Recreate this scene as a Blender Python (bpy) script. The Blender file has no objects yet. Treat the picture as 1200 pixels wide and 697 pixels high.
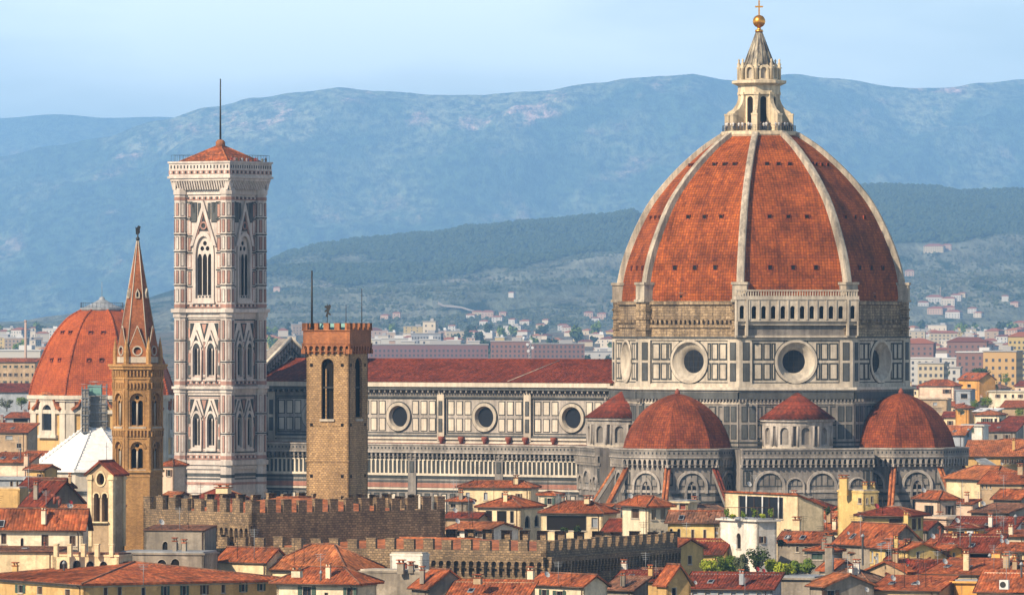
import bpy, math, random
from mathutils import Vector, noise
from mathutils.geometry import tessellate_polygon
R = math.radians
sc = bpy.context.scene
COL = sc.collection
random.seed(7)

# ------------------------------------------------------------------ camera, sky, sun, exposure
FPX, CX, HY, CZ = 8370.0, 600.0, 374.0, 55.0        # focal length and horizon of the 1200 px wide photograph
cd = bpy.data.cameras.new('camera'); cam = bpy.data.objects.new('camera', cd); COL.objects.link(cam)
cam.location = (0, 0, CZ); cam.rotation_euler = (R(90), 0, 0)
cd.sensor_width = 36; cd.lens = FPX / 1200 * 36; cd.shift_y = 25.5 / 1200
cd.clip_start = 1; cd.clip_end = 90000
sc.camera = cam
SUN_AZ, SUN_EL = -47.0, 34.0                         # from the left, a little on the camera's side
sdir = Vector((math.sin(R(SUN_AZ)) * math.cos(R(SUN_EL)), -math.cos(R(SUN_AZ)) * math.cos(R(SUN_EL)), math.sin(R(SUN_EL))))
sd = bpy.data.lights.new('sun', 'SUN'); sd.energy = 5.0; sd.angle = R(0.53); sd.color = (1, .83, .62)
so = bpy.data.objects.new('sun', sd); COL.objects.link(so); so.rotation_euler = sdir.to_track_quat('Z', 'Y').to_euler()
so.location = (-400, 300, 900)
w = bpy.data.worlds.new('World'); sc.world = w; w.use_nodes = True
nt = w.node_tree; bgn = nt.nodes['Background']; bgn.inputs[1].default_value = .078
sky = nt.nodes.new('ShaderNodeTexSky'); sky.sky_type = 'NISHITA'; sky.sun_disc = False
sky.sun_elevation = R(SUN_EL); sky.sun_rotation = math.atan2(sdir.x, sdir.y) % (2 * math.pi)
sky.altitude = 100; sky.air_density = 1.0; sky.dust_density = .6; sky.ozone_density = 4.5
tc = nt.nodes.new('ShaderNodeTexCoord')
mp = nt.nodes.new('ShaderNodeMapping'); mp.inputs['Scale'].default_value = (5, 2, 22); mp.inputs['Rotation'].default_value = (0, R(9), 0)
nz = nt.nodes.new('ShaderNodeTexNoise'); nz.inputs['Scale'].default_value = 1.6; nz.inputs['Detail'].default_value = 6; nz.inputs['Roughness'].default_value = .55
cr = nt.nodes.new('ShaderNodeValToRGB'); cr.color_ramp.elements[0].position = .40; cr.color_ramp.elements[1].position = .62
cr.color_ramp.elements[1].color = (.5, .5, .5, 1)
mx = nt.nodes.new('ShaderNodeMix'); mx.data_type = 'RGBA'; mx.inputs[7].default_value = (13.6, 14.3, 13.9, 1)
nt.links.new(tc.outputs['Generated'], mp.inputs[0]); nt.links.new(mp.outputs[0], nz.inputs['Vector'])
nt.links.new(nz.outputs[0], cr.inputs[0])
sx = nt.nodes.new('ShaderNodeSeparateXYZ'); nt.links.new(tc.outputs['Generated'], sx.inputs[0])   # thin veil of high cloud, thickest low; its faint overhead part is added fill
mr = nt.nodes.new('ShaderNodeMapRange'); mr.inputs[1].default_value = 0; mr.inputs[2].default_value = .22; mr.inputs[3].default_value = .50; mr.inputs[4].default_value = .06; nt.links.new(sx.outputs[2], mr.inputs[0])
ad = nt.nodes.new('ShaderNodeMath'); ad.operation = 'ADD'; ad.use_clamp = True
m2 = nt.nodes.new('ShaderNodeMapRange'); m2.inputs[1].default_value = .08; m2.inputs[2].default_value = .3; m2.inputs[3].default_value = 1; m2.inputs[4].default_value = 0; nt.links.new(sx.outputs[2], m2.inputs[0])
cm = nt.nodes.new('ShaderNodeMath'); cm.operation = 'MULTIPLY'; nt.links.new(cr.outputs[0], cm.inputs[0]); nt.links.new(m2.outputs[0], cm.inputs[1]); nt.links.new(cm.outputs[0], ad.inputs[0]); nt.links.new(mr.outputs[0], ad.inputs[1]); nt.links.new(ad.outputs[0], mx.inputs[0])
nt.links.new(sky.outputs[0], mx.inputs[6]); nt.links.new(mx.outputs[2], bgn.inputs[0])
vs = sc.view_settings; vs.view_transform = 'Standard'; vs.look = 'None'; vs.exposure = 0.66; vs.gamma = 1; vs.use_curve_mapping = False
cy = sc.cycles
try:
    cy.use_denoising = True; cy.denoiser = 'OPENIMAGEDENOISE'; cy.max_bounces = 6; cy.diffuse_bounces = 3; cy.glossy_bounces = 2
    cy.transmission_bounces = 2; cy.volume_bounces = 3; cy.transparent_max_bounces = 8
    cy.caustics_reflective = False; cy.caustics_refractive = False; cy.denoising_prefilter = 'ACCURATE'
except Exception: pass

# ------------------------------------------------------------------ helpers
def P(px, py, Y):
    return Vector(((px - CX) * Y / FPX, Y, CZ + (HY - py) * Y / FPX))
def zat(py, Y): return CZ + (HY - py) * Y / FPX
class Fr:                                            # a vertical face: u to the right, z up, d out of the wall
    def __init__(s, O, a):
        s.O = Vector((O[0], O[1], 0)); a = R(a)
        s.N = Vector((math.sin(a), -math.cos(a), 0)); s.U = Vector((math.cos(a), math.sin(a), 0))
    def p(s, u, z, d=0.0): return s.O + s.U * u + s.N * d + Vector((0, 0, z))
def dirv(a): a = R(a); return Vector((math.sin(a), -math.cos(a), 0))
class MB:
    def __init__(s): s.f = []; s.sm = []
    def face(s, pts, m=0, uv=None, smooth=False): s.f.append(([Vector(q) for q in pts], m, uv, smooth))
    def hexa(s, b, t, m=0, mt=None, bottom=True):    # b, t: four corners, counter-clockwise from above
        if bottom: s.face(b[::-1], m)
        s.face(t, m if mt is None else mt)
        n = len(b)
        for i in range(n): s.face([b[i], b[(i + 1) % n], t[(i + 1) % n], t[i]], m)
    def box(s, F, u0, u1, z0, z1, d0, d1, m=0, back=False):
        p = F.p
        A = [p(u0, z0, d1), p(u1, z0, d1), p(u1, z1, d1), p(u0, z1, d1)]
        B = [p(u0, z0, d0), p(u1, z0, d0), p(u1, z1, d0), p(u0, z1, d0)]
        s.face(A, m)
        for i in range(4):
            j = (i + 1) % 4; s.face([A[i], B[i], B[j], A[j]], m)
        if back: s.face(B[::-1], m)
    def plate(s, F, outer, holes=(), d0=-.3, d1=0, m=0, mh=None, back=True):
        loops = [list(outer)] + [list(h) for h in holes]
        flat = [q for l in loops for q in l]
        tris = tessellate_polygon([[Vector((q[0], q[1], 0)) for q in l] for l in loops])
        for t in tris:
            a, b, c = (flat[i] for i in t)
            if (b[0] - a[0]) * (c[1] - a[1]) - (b[1] - a[1]) * (c[0] - a[0]) < 0: b, c = c, b
            s.face([F.p(*a, d1), F.p(*b, d1), F.p(*c, d1)], m)
            if back: s.face([F.p(*a, d0), F.p(*c, d0), F.p(*b, d0)], m)
        for k, l in enumerate(loops):
            mm = m if k == 0 or mh is None else mh
            ar = sum(l[i][0] * l[(i + 1) % len(l)][1] - l[(i + 1) % len(l)][0] * l[i][1] for i in range(len(l)))
            if (ar < 0) == (k == 0): l = l[::-1]
            for i in range(len(l)):
                a, b = l[i], l[(i + 1) % len(l)]
                s.face([F.p(*a, d1), F.p(*a, d0), F.p(*b, d0), F.p(*b, d1)], mm)
    def ring(s, F, lo, li, d0, d1, m=0, smooth=False):        # open or closed strip between two loops of equal length
        n = len(lo)
        for i in range(n - 1):
            a, b, c, e = lo[i], lo[i + 1], li[i + 1], li[i]
            s.face([F.p(*a, d1), F.p(*b, d1), F.p(*c, d1), F.p(*e, d1)], m)
            s.face([F.p(*a, d0), F.p(*b, d0), F.p(*b, d1), F.p(*a, d1)], m, None, smooth)
            s.face([F.p(*e, d1), F.p(*c, d1), F.p(*c, d0), F.p(*e, d0)], m, None, smooth)
        for a, e in ((lo[0], li[0]), (lo[-1], li[-1])):
            s.face([F.p(*a, d0), F.p(*a, d1), F.p(*e, d1), F.p(*e, d0)], m)
    def ngon(s, C, rz, n=8, a0=22.5, m=0, cap=True, a_from=None, smooth=False):   # stacked n-gon sections [(r, z), ...]
        N = [dirv(a0 + 360 / n * k) for k in range(n)]
        rng = range(n) if a_from is None else a_from
        L = 0
        for (r0, z0), (r1, z1) in zip(rz, rz[1:]):
            dl = math.hypot(r1 - r0, z1 - z0)
            for k in rng:
                A, B = N[k], N[(k + 1) % n]; q = math.sin(math.pi / n)
                if r0 < 1e-6 and r1 < 1e-6: continue
                pts = [C + A * r0 + Vector((0, 0, z0)), C + B * r0 + Vector((0, 0, z0)), C + B * r1 + Vector((0, 0, z1)), C + A * r1 + Vector((0, 0, z1))]
                uv = [(-r0 * q, L), (r0 * q, L), (r1 * q, L + dl), (-r1 * q, L + dl)]
                if r1 < 1e-6: pts, uv = pts[:3], uv[:3]
                elif r0 < 1e-6: pts, uv = [pts[0], pts[2], pts[3]], [uv[0], uv[2], uv[3]]
                s.face(pts, m, uv, smooth)
            L += dl
        if cap and a_from is None:
            if rz[0][0] > 1e-6: s.face([C + v * rz[0][0] + Vector((0, 0, rz[0][1])) for v in N][::-1], m)
            if rz[-1][0] > 1e-6: s.face([C + v * rz[-1][0] + Vector((0, 0, rz[-1][1])) for v in N], m)
    def tube(s, p, q, r, r2=None, n=6, m=0):
        p, q = Vector(p), Vector(q); r2 = r if r2 is None else r2
        d = (q - p).normalized(); x = d.orthogonal().normalized(); y = d.cross(x)
        A = [p + (x * math.cos(2 * math.pi * k / n) + y * math.sin(2 * math.pi * k / n)) * r for k in range(n)]
        B = [q + (x * math.cos(2 * math.pi * k / n) + y * math.sin(2 * math.pi * k / n)) * r2 for k in range(n)]
        for k in range(n):
            j = (k + 1) % n; s.face([A[k], A[j], B[j], B[k]], m, None, True)
        s.face(A[::-1], m); s.face(B, m)
    def lathe(s, C, rz, n=16, m=0, smooth=True): s.ngon(Vector(C), rz, n, 0, m, True, None, smooth)
    def cube(s, c, sx, sy, h, a=0, m=0):             # standing block, base centre c
        F = Fr(c, a); z = c[2]
        b = [F.p(-sx / 2, z, sy / 2), F.p(sx / 2, z, sy / 2), F.p(sx / 2, z, -sy / 2), F.p(-sx / 2, z, -sy / 2)]
        s.hexa(b, [q + Vector((0, 0, h)) for q in b], m)
    def build(s, name, mats, parent=None):
        off = Vector((0, 0, 0))
        if parent is not None:
            q = parent
            while q is not None: off = off + q.location; q = q.parent
        V = {}; vl = []; fl = []; ml = []; uvs = []; smf = []
        for pts, m, uv, smo in s.f:
            idx = []
            for q in pts:
                k = (round(q.x, 3), round(q.y, 3), round(q.z, 3))
                i = V.get(k)
                if i is None: i = V[k] = len(vl); vl.append(q - off)
                idx.append(i)
            ok = []
            for j, i in enumerate(idx):
                if i not in [t[0] for t in ok]: ok.append((i, j))
            if len(ok) < 3: continue
            if uv is None:
                n = Vector((0, 0, 0))
                for j in range(len(pts)):
                    a, b = pts[j], pts[(j + 1) % len(pts)]
                    n += Vector(((a.y - b.y) * (a.z + b.z), (a.z - b.z) * (a.x + b.x), (a.x - b.x) * (a.y + b.y)))
                if n.length < 1e-9: n = Vector((0, 0, 1))
                n.normalize()
                U = Vector((0, 0, 1)).cross(n)
                U = Vector((1, 0, 0)) if U.length < .02 else U.normalized()
                W = n.cross(U)
                uv = [(q.dot(U), q.dot(W)) for q in pts]
            fl.append([i for i, j in ok]); ml.append(m); smf.append(smo); uvs.extend(uv[j] for i, j in ok)
        me = bpy.data.meshes.new(name); me.from_pydata(vl, [], fl)
        ul = me.uv_layers.new(name='UVMap')
        if len(ul.data) == len(uvs): ul.data.foreach_set('uv', [c for t in uvs for c in t])
        me.polygons.foreach_set('material_index', ml); me.polygons.foreach_set('use_smooth', smf)
        for mm in (mats if isinstance(mats, (list, tuple)) else [mats]): me.materials.append(mm)
        me.update()
        o = bpy.data.objects.new(name, me); COL.objects.link(o)
        if parent is not None: o.parent = parent
        return o
LABELS = {}
def tag(o, label, cat, group=None, kind=None):
    o['label'] = label; o['category'] = cat
    if group: o['group'] = group
    if kind: o['kind'] = kind
    return o
def root(name, label, cat, loc, group=None):
    o = bpy.data.objects.new(name, None); COL.objects.link(o); o.location = loc; o.empty_display_size = 1
    return tag(o, label, cat, group)
def struct(name, mb, m): o = mb.build(name, m); o['kind'] = 'structure'; return o
def copy_tree(o, parent=None):
    c = o.copy(); COL.objects.link(c)
    if parent is not None: c.parent = parent
    for ch in list(o.children): copy_tree(ch, c)
    return c
def arc(cx, cz, r, a0, a1, n, rz=None):
    rz = r if rz is None else rz
    return [(cx + r * math.cos(R(a0 + (a1 - a0) * i / n)), cz + rz * math.sin(R(a0 + (a1 - a0) * i / n))) for i in range(n + 1)]
def arch(cx, z0, w, zs, n=8):                        # round-headed opening: base z0, spring zs
    return [(cx - w / 2, z0), (cx + w / 2, z0)] + arc(cx, zs, w / 2, 0, 180, n)
def parch(cx, z0, w, zs, h, n=5):                    # pointed opening, head height h
    l = [(cx - w / 2, z0), (cx + w / 2, z0)]
    for i in range(n + 1): t = i / n; l.append((cx + w / 2 * (1 - t ** 1.7), zs + h * math.sin(t * math.pi / 2) ** .95))
    for i in range(n - 1, -1, -1): t = i / n; l.append((cx - w / 2 * (1 - t ** 1.7), zs + h * math.sin(t * math.pi / 2) ** .95))
    return l
def rect(u0, u1, z0, z1): return [(u0, z0), (u1, z0), (u1, z1), (u0, z1)]

def Z3(z): return Vector((0, 0, z))
def roof_mesh(mb, planes, t=.17, m=0, rel=.42):           # tiled slopes: rows of half-round cover tiles run up each plane
    for pl in planes:
        up = [q + Z3(.02) for q in pl]; dn = [q - Z3(t) for q in pl]; n = len(pl)
        mb.face(dn[::-1], 1)
        for i in range(n): j = (i + 1) % n; mb.face([up[i] + Z3(.08), dn[i], dn[j], up[j] + Z3(.08)], m)
        nv = (pl[1] - pl[0]).cross(pl[2] - pl[1]).normalized()
        if rel is None: mb.face([q + Z3(.08) for q in up], m); continue
        Uv = Z3(1).cross(nv); Uv = Uv.normalized() if Uv.length > .02 else Vector((1, 0, 0)); Vv = nv.cross(Uv); o = up[0]
        pts = [((q - o).dot(Uv), (q - o).dot(Vv)) for q in up]; u0, u1 = min(p[0] for p in pts), max(p[0] for p in pts)
        def span(u):
            vs_ = []
            for (a, b), (c, d) in zip(pts, pts[1:] + pts[:1]):
                if min(a, c) - 1e-6 <= u <= max(a, c) + 1e-6: vs_ += [b, d] if abs(a - c) < 1e-6 else [b + (d - b) * (u - a) / (c - a)]
            return (min(vs_), max(vs_)) if vs_ else (0, 0)
        us = []; u = u0; j_ = 0
        while u < u1:
            for du, hh in ((0, .0), (.1, .0), (.16, .045), (.26, .06), (.36, .045)):
                if u + du * rel / .42 < u1: us.append((u + du * rel / .42, hh))
            u += rel
        us.append((u1, 0))
        for (a, ha), (b, hb) in zip(us, us[1:]):
            if b - a < 1e-4: continue
            (l0, h0), (l1, h1) = span(a), span(b); e_ = -.05 if ha + hb > .06 else 0; e_ += ((int(a * 97) * 7919) % 13 - 6) * .008; w_ = ((int(a / rel) * 5381 + int(h0 * 50)) % 17 - 8) * .003
            g = [(a, l0 + e_, ha + w_), (b, l1 + e_, hb + w_), (b, h1, hb), (a, h0, ha)]
            mb.face([o + Uv * x + Vv * y + nv * z for x, y, z in g], m, [(x - .05, y) for x, y, z in g])

# ------------------------------------------------------------------ materials
def mnew(name):
    m = bpy.data.materials.new(name); m.use_nodes = True
    n = m.node_tree; b = n.nodes['Principled BSDF']; return m, n, b
def nd(n, t, **kw):
    x = n.nodes.new(t)
    for k, v in kw.items():
        if k.startswith('i_'): x.inputs[k[2:].replace('_', ' ')].default_value = v
        else: setattr(x, k, v)
    return x
def mixc(n, a, b, f, mode='MIX'):
    x = n.nodes.new('ShaderNodeMix'); x.data_type = 'RGBA'; x.blend_type = mode
    for i, v in ((0, f), (6, a), (7, b)):
        if hasattr(v, 'links') or hasattr(v, 'is_linked'): n.links.new(v, x.inputs[i])
        elif i == 0: x.inputs[0].default_value = v
        else: x.inputs[i].default_value = (*v, 1) if len(v) == 3 else v
    return x.outputs[2]
def ramp(n, src, p0, p1, c0=(0, 0, 0), c1=(1, 1, 1)):
    x = n.nodes.new('ShaderNodeValToRGB'); e = x.color_ramp.elements
    e[0].position, e[1].position = p0, p1; e[0].color = (*c0, 1); e[1].color = (*c1, 1)
    n.links.new(src, x.inputs[0]); return x.outputs[0]
def pos(n, scale):
    g = n.nodes.new('ShaderNodeNewGeometry'); mpp = n.nodes.new('ShaderNodeMapping'); mpp.inputs['Scale'].default_value = scale
    n.links.new(g.outputs['Position'], mpp.inputs[0]); return mpp.outputs[0]
def uvn(n, scale=(1, 1, 1)):
    g = n.nodes.new('ShaderNodeUVMap'); g.uv_map = 'UVMap'; mpp = n.nodes.new('ShaderNodeMapping'); mpp.inputs['Scale'].default_value = scale
    n.links.new(g.outputs[0], mpp.inputs[0]); return mpp.outputs[0]
def nz3(n, vec, scale, detail=4, rough=.55):
    x = nd(n, 'ShaderNodeTexNoise'); x.inputs['Scale'].default_value = scale; x.inputs['Detail'].default_value = detail; x.inputs['Roughness'].default_value = rough
    n.links.new(vec, x.inputs['Vector']); return x.outputs[0]
def stain(n, col, amt=.35, streak=.35, fine=.15):     # weathering: broad patches, run-down streaks, fine grain
    a = ramp(n, nz3(n, pos(n, (1, 1, 1)), .22, 5), .35, .62, (1 - amt,) * 3, (1.06,) * 3)
    b = ramp(n, nz3(n, pos(n, (1.3, 1.3, .12)), 1.0, 4), .38, .6, (1 - streak, 1 - streak, 1 - streak * .95), (1.03,) * 3)
    c = ramp(n, nz3(n, pos(n, (1, 1, 1)), 3.0, 3), .3, .7, (1 - fine,) * 3, (1 + fine * .5,) * 3)
    x = mixc(n, col, a, 1.0, 'MULTIPLY'); x = mixc(n, x, b, 1.0, 'MULTIPLY'); return mixc(n, x, c, 1.0, 'MULTIPLY')
def bump(n, b, h, strength=.5, dist=.1):
    x = nd(n, 'ShaderNodeBump'); x.inputs['Strength'].default_value = strength; x.inputs['Distance'].default_value = dist
    n.links.new(h, x.inputs['Height']); n.links.new(x.outputs[0], b.inputs['Normal'])
ALB = .66
def al(c): return tuple(x * ALB for x in c)
def plaster(name, col, amt=.3, streak=.3, fine=.12, rough=.85):
    col = al(col); m, n, b = mnew(name); n.links.new(stain(n, col, amt, streak, fine), b.inputs['Base Color']); b.inputs['Roughness'].default_value = rough
    bump(n, b, nz3(n, pos(n, (1, 1, 1)), 4, 3), .3, .05); return m
def plain(name, col, rough=.6, metal=0.0, spec=.5):
    m, n, b = mnew(name); b.inputs['Base Color'].default_value = (*al(col), 1); b.inputs['Roughness'].default_value = rough
    b.inputs['Metallic'].default_value = metal; b.inputs['Specular IOR Level'].default_value = spec
    return m
def masonry(name, c1, c2, mort, bw, rh, ms=.02, amt=.3, streak=.2, bs=.6, offset=.5, bd=.06, msm=.3):
    c1, c2, mort = al(c1), al(c2), al(mort)
    m, n, b = mnew(name)
    v = uvn(n); dn = nd(n, 'ShaderNodeTexNoise'); dn.inputs['Scale'].default_value = 1.3; n.links.new(v, dn.inputs['Vector'])
    ad = nd(n, 'ShaderNodeVectorMath', operation='MULTIPLY_ADD'); n.links.new(dn.outputs['Color'], ad.inputs[0]); ad.inputs[1].default_value = (bw * .7, rh * .8, 0); n.links.new(v, ad.inputs[2])
    br = nd(n, 'ShaderNodeTexBrick', offset=offset); br.inputs['Scale'].default_value = 1; br.inputs['Brick Width'].default_value = bw; br.inputs['Row Height'].default_value = rh
    br.inputs['Mortar Size'].default_value = ms; br.inputs['Mortar Smooth'].default_value = msm; br.inputs['Bias'].default_value = 0
    br.inputs['Color1'].default_value = (*c1, 1); br.inputs['Color2'].default_value = (*c2, 1); br.inputs['Mortar'].default_value = (*mort, 1)
    n.links.new(ad.outputs[0], br.inputs['Vector'])
    n.links.new(stain(n, br.outputs['Color'], amt, streak, .22), b.inputs['Base Color']); b.inputs['Roughness'].default_value = .9
    h = mixc(n, br.outputs['Color'], nz3(n, pos(n, (1, 1, 1)), 5, 4), .6); bump(n, b, h, bs, bd); return m
def tiles(name, c1, c2, c3, pw=.42, ph=.5, amt=.4):
    c1, c2, c3 = al(c1), al(c2), al(c3)
    m, n, b = mnew(name)
    v = uvn(n, (1 / pw, 1 / ph, 1))
    fl = nd(n, 'ShaderNodeVectorMath', operation='FLOOR'); n.links.new(v, fl.inputs[0])
    wn = nd(n, 'ShaderNodeTexWhiteNoise', noise_dimensions='3D'); n.links.new(fl.outputs[0], wn.inputs['Vector'])
    col = mixc(n, c1, c2, ramp(n, wn.outputs['Value'], .15, .85)); 
    col = mixc(n, col, c3, ramp(n, nz3(n, pos(n, (1, 1, 1)), .5, 7, .7), .46, .66))
    wn2 = ramp(n, wn.outputs['Color'], .1, .9, (.48,) * 3, (1.32,) * 3); col = mixc(n, col, wn2, .85, 'MULTIPLY')
    n.links.new(stain(n, col, amt, .15, .25), b.inputs['Base Color']); b.inputs['Roughness'].default_value = .9; b.inputs['Specular IOR Level'].default_value = .2
    sp = nd(n, 'ShaderNodeSeparateXYZ'); n.links.new(v, sp.inputs[0])
    mu = nd(n, 'ShaderNodeMath', operation='MULTIPLY'); mu.inputs[1].default_value = 2 * math.pi; n.links.new(sp.outputs[0], mu.inputs[0])
    si = nd(n, 'ShaderNodeMath', operation='SINE'); n.links.new(mu.outputs[0], si.inputs[0])
    fr = nd(n, 'ShaderNodeMath', operation='FRACT'); n.links.new(sp.outputs[1], fr.inputs[0])
    su = nd(n, 'ShaderNodeMath', operation='MULTIPLY_ADD'); n.links.new(si.outputs[0], su.inputs[0]); su.inputs[1].default_value = .5
    m2 = nd(n, 'ShaderNodeMath', operation='MULTIPLY'); n.links.new(fr.outputs[0], m2.inputs[0]); m2.inputs[1].default_value = -.5; n.links.new(m2.outputs[0], su.inputs[2])
    bump(n, b, fr.outputs[0], .5, .05); return m
def dometile(name, c1, c2, dark, size, amt=.35):
    c1, c2, dark = al(c1), al(c2), al(dark)
    m, n, b = mnew(name); v = uvn(n)
    br = nd(n, 'ShaderNodeTexBrick', offset=0.0); br.inputs['Scale'].default_value = 1; br.inputs['Brick Width'].default_value = size; br.inputs['Row Height'].default_value = size
    br.inputs['Mortar Size'].default_value = size * .06; br.inputs['Mortar Smooth'].default_value = .4; br.inputs['Bias'].default_value = -.1
    br.inputs['Color1'].default_value = (*c1, 1); br.inputs['Color2'].default_value = (*c2, 1); br.inputs['Mortar'].default_value = (*dark, 1)
    n.links.new(v, br.inputs['Vector'])
    pch = ramp(n, nz3(n, pos(n, (1, 1, 1)), .55, 7, .7), .52, .66); col = mixc(n, br.outputs['Color'], mixc(n, dark, br.outputs['Color'], .45), pch)
    st = ramp(n, nz3(n, uvn(n, (.9, .03, 1)), 1.0, 3), .56, .7); col = mixc(n, col, mixc(n, dark, col, .5), st)
    n.links.new(stain(n, col, amt * .7, .12, .3), b.inputs['Base Color']); b.inputs['Roughness'].default_value = .9; b.inputs['Specular IOR Level'].default_value = .2
    bump(n, b, br.outputs['Fac'], .5, -.08); return m
M = {}

M['marble'] = plaster('white_marble', (.76, .65, .50), .28, .26, .14)
M['marble_clean'] = plaster('clean_marble', (.84, .73, .57), .2, .2, .1)
M['marble_mid'] = plaster('dusty_marble', (.60, .525, .44), .35, .35, .16)
M['marble_grey'] = plaster('weathered_shaded_marble', (.38, .335, .285), .4, .35, .16)  # dirtier marble, darkened further to deepen the shade on the low walls
M['tower_marble'] = plaster('rosy_marble', (.84, .73, .63), .22, .22, .12); M['rose'] = plaster('rose_marble', (.56, .31, .235), .3, .25, .15)
M['green'] = plaster('green_marble', (.045, .052, .050), .3, .2, .2)
M['greengrey'] = plaster('faded_green_marble', (.12, .125, .118), .35, .3, .2)
M['pink'] = plaster('pink_marble', (.50, .215, .14), .3, .25, .15)
M['rough'] = masonry('rough_stone_band', (.66, .47, .27), (.42, .29, .16), (.17, .115, .065), 1.1, .5, .05, .45, .5)
M['glass'] = plain('dark_glass', (.014, .016, .022), .45, 0, .15)
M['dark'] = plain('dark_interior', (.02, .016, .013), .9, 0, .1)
M['domet'] = dometile('dome_tiles', (.62, .152, .027), (.40, .085, .019), (.10, .028, .015), .56, .7)
M['apset'] = dometile('apse_dome_tiles', (.46, .11, .03), (.27, .052, .02), (.09, .028, .017), .5, .7)
M['medt'] = dometile('chapel_dome_tiles', (.66, .15, .034), (.54, .105, .026), (.28, .058, .02), .5, .35)
M['rib'] = plaster('rib_marble', (.66, .56, .42), .4, .4, .2)
M['lantern'] = plaster('lantern_marble', (.92, .75, .50), .25, .3, .15)
M['gold'] = plain('gilded_copper', (.95, .42, .06), .32, .85)
M['tile_a'] = tiles('terracotta_tiles', (.70, .20, .068), (.50, .118, .04), (.26, .10, .055))
M['tile_b'] = tiles('orange_tiles', (.80, .28, .10), (.62, .18, .06), (.36, .14, .07))
M['tile_c'] = tiles('dark_red_tiles', (.42, .085, .038), (.28, .054, .027), (.13, .046, .03))
M['tile_d'] = tiles('brown_tiles', (.50, .22, .12), (.34, .15, .085), (.19, .115, .08))
M['tile_e'] = tiles('old_grey_tiles', (.40, .20, .125), (.27, .14, .09), (.20, .15, .11))
M['tile_n'] = tiles('nave_tiles', (.33, .066, .028), (.24, .045, .022), (.16, .036, .022), .4, .55, .25)
W = {}
def wallplaster(name, col, amt, streak):
    col = al(col); m, n, b = mnew(name); p1 = pos(n, (1, 1, 1))
    c = mixc(n, col, tuple(x * .84 for x in col), ramp(n, nz3(n, p1, .55, 5, .65), .55, .62)); c = mixc(n, c, tuple(min(1, x * 1.12 + .02) for x in col), ramp(n, nz3(n, pos(n, (1, 1, 1.6)), .33, 3, .5), .57, .6))
    lum = sum(col) / 3 * .42; c = mixc(n, c, (lum * 1.1, lum, lum * .85), ramp(n, nz3(n, pos(n, (1.6, 1.6, .1)), 1.1, 5, .6), .64, .86))
    n.links.new(stain(n, c, amt, streak, .14), b.inputs['Base Color']); b.inputs['Roughness'].default_value = .88; bump(n, b, nz3(n, p1, 3, 4), .35, .06); return m
for k, c in dict(cream=(.98, .76, .44), pale=(1.0, .84, .58), white=(1.0, .92, .78), yellow=(.88, .62, .22), ochre=(.80, .50, .18), orange=(.92, .45, .10),
                 grey=(.44, .37, .28), pink=(.95, .68, .48), tan=(.60, .42, .24), bluegrey=(.42, .45, .48), brown=(.33, .22, .13)).items():
    W[k] = wallplaster(k + '_plaster', c, .18 if k != 'grey' else .4, .12 if k != 'grey' else .3)
M['stone'] = masonry('tower_stone', (.72, .45, .20), (.46, .28, .125), (.32, .2, .1), .5, .30, .05, .3, .15, .9)
M['stone2'] = masonry('fortress_stone', (.56, .37, .19), (.24, .16, .085), (.17, .115, .065), .55, .32, .05, .4, .2, .9)
M['brick'] = masonry('red_brick', (.60, .21, .066), (.42, .13, .042), (.38, .18, .08), .34, .12, .015, .3, .2, .4)
M['brickw'] = masonry('warm_brick', (.74, .40, .13), (.55, .28, .09), (.42, .24, .1), .4, .16, .018, .3, .15, .4)
M['trim'] = plaster('pale_trim', (.66, .57, .44), .2, .3, .1)
M['membrane'] = plaster('white_sheeting', (1.05, 1.02, .96), .1, .12, .05, .6)
M['gauze'] = plaster('scaffold_netting', (.40, .36, .30), .4, .2, .3)
M['metal'] = plain('grey_metal', (.35, .36, .37), .4, .7)
M['iron'] = plain('dark_iron', (.03, .028, .026), .6, .3)
M['copper'] = plain('green_copper', (.20, .42, .36), .6)
M['lead'] = plaster('lead_sheet', (.40, .42, .43), .3, .2, .1, .5)
M['wood'] = plain('brown_shutter', (.12, .06, .03), .7)
M['shut_t'] = plain('tan_shutter', (.42, .31, .19), .7)
M['shut_g'] = plain('green_shutter', (.05, .10, .07), .7)
M['whitep'] = plain('white_paint', (.8, .79, .76), .5)
M['redp'] = plain('red_plastic', (.5, .04, .03), .5)
M['terra'] = plain('terracotta_pot', (.30, .075, .04), .85)
# ------------------------------------------------------------------ the cathedral
PHI = -32.5
C = Vector((47.0, 1350, 0))
def fa(k): return PHI + 45 * k
def octF(k, ap, c=C): return Fr(c + dirv(fa(k)) * ap, fa(k))
COS, TAN = math.cos(R(22.5)), math.tan(R(22.5))
EA, NA = dirv(PHI + 90), dirv(PHI + 180)             # local east and north
def loc(e, n): return C + EA * e + NA * n
duomo = root('cathedral', 'huge marble cathedral with red tiled octagonal dome, lantern and long red roofed nave', 'cathedral', C)
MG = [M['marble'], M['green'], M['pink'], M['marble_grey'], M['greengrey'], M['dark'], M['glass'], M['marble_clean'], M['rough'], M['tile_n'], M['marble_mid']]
def panel(mb, F, u, z0, z1, w, d=.0, g=1, c=0, t=.22):        # inlaid panel: green border, pale field
    mb.box(F, u - w / 2, u + w / 2, z0, z1, d, d + .05, g); mb.box(F, u - w / 2 + t, u + w / 2 - t, z0 + t, z1 - t, d, d + .09, c)
def frame(mb, F, u0, u1, z0, z1, t=.2, d=0, g=1):
    for a in ((u0, u1, z0, z0 + t), (u0, u1, z1 - t, z1), (u0, u0 + t, z0 + t, z1 - t), (u1 - t, u1, z0 + t, z1 - t)): mb.box(F, *a, d, d + .05, g)
def circ(r, cx, cz, n=32): return arc(cx, cz, r, 0, 360, n)

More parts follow.
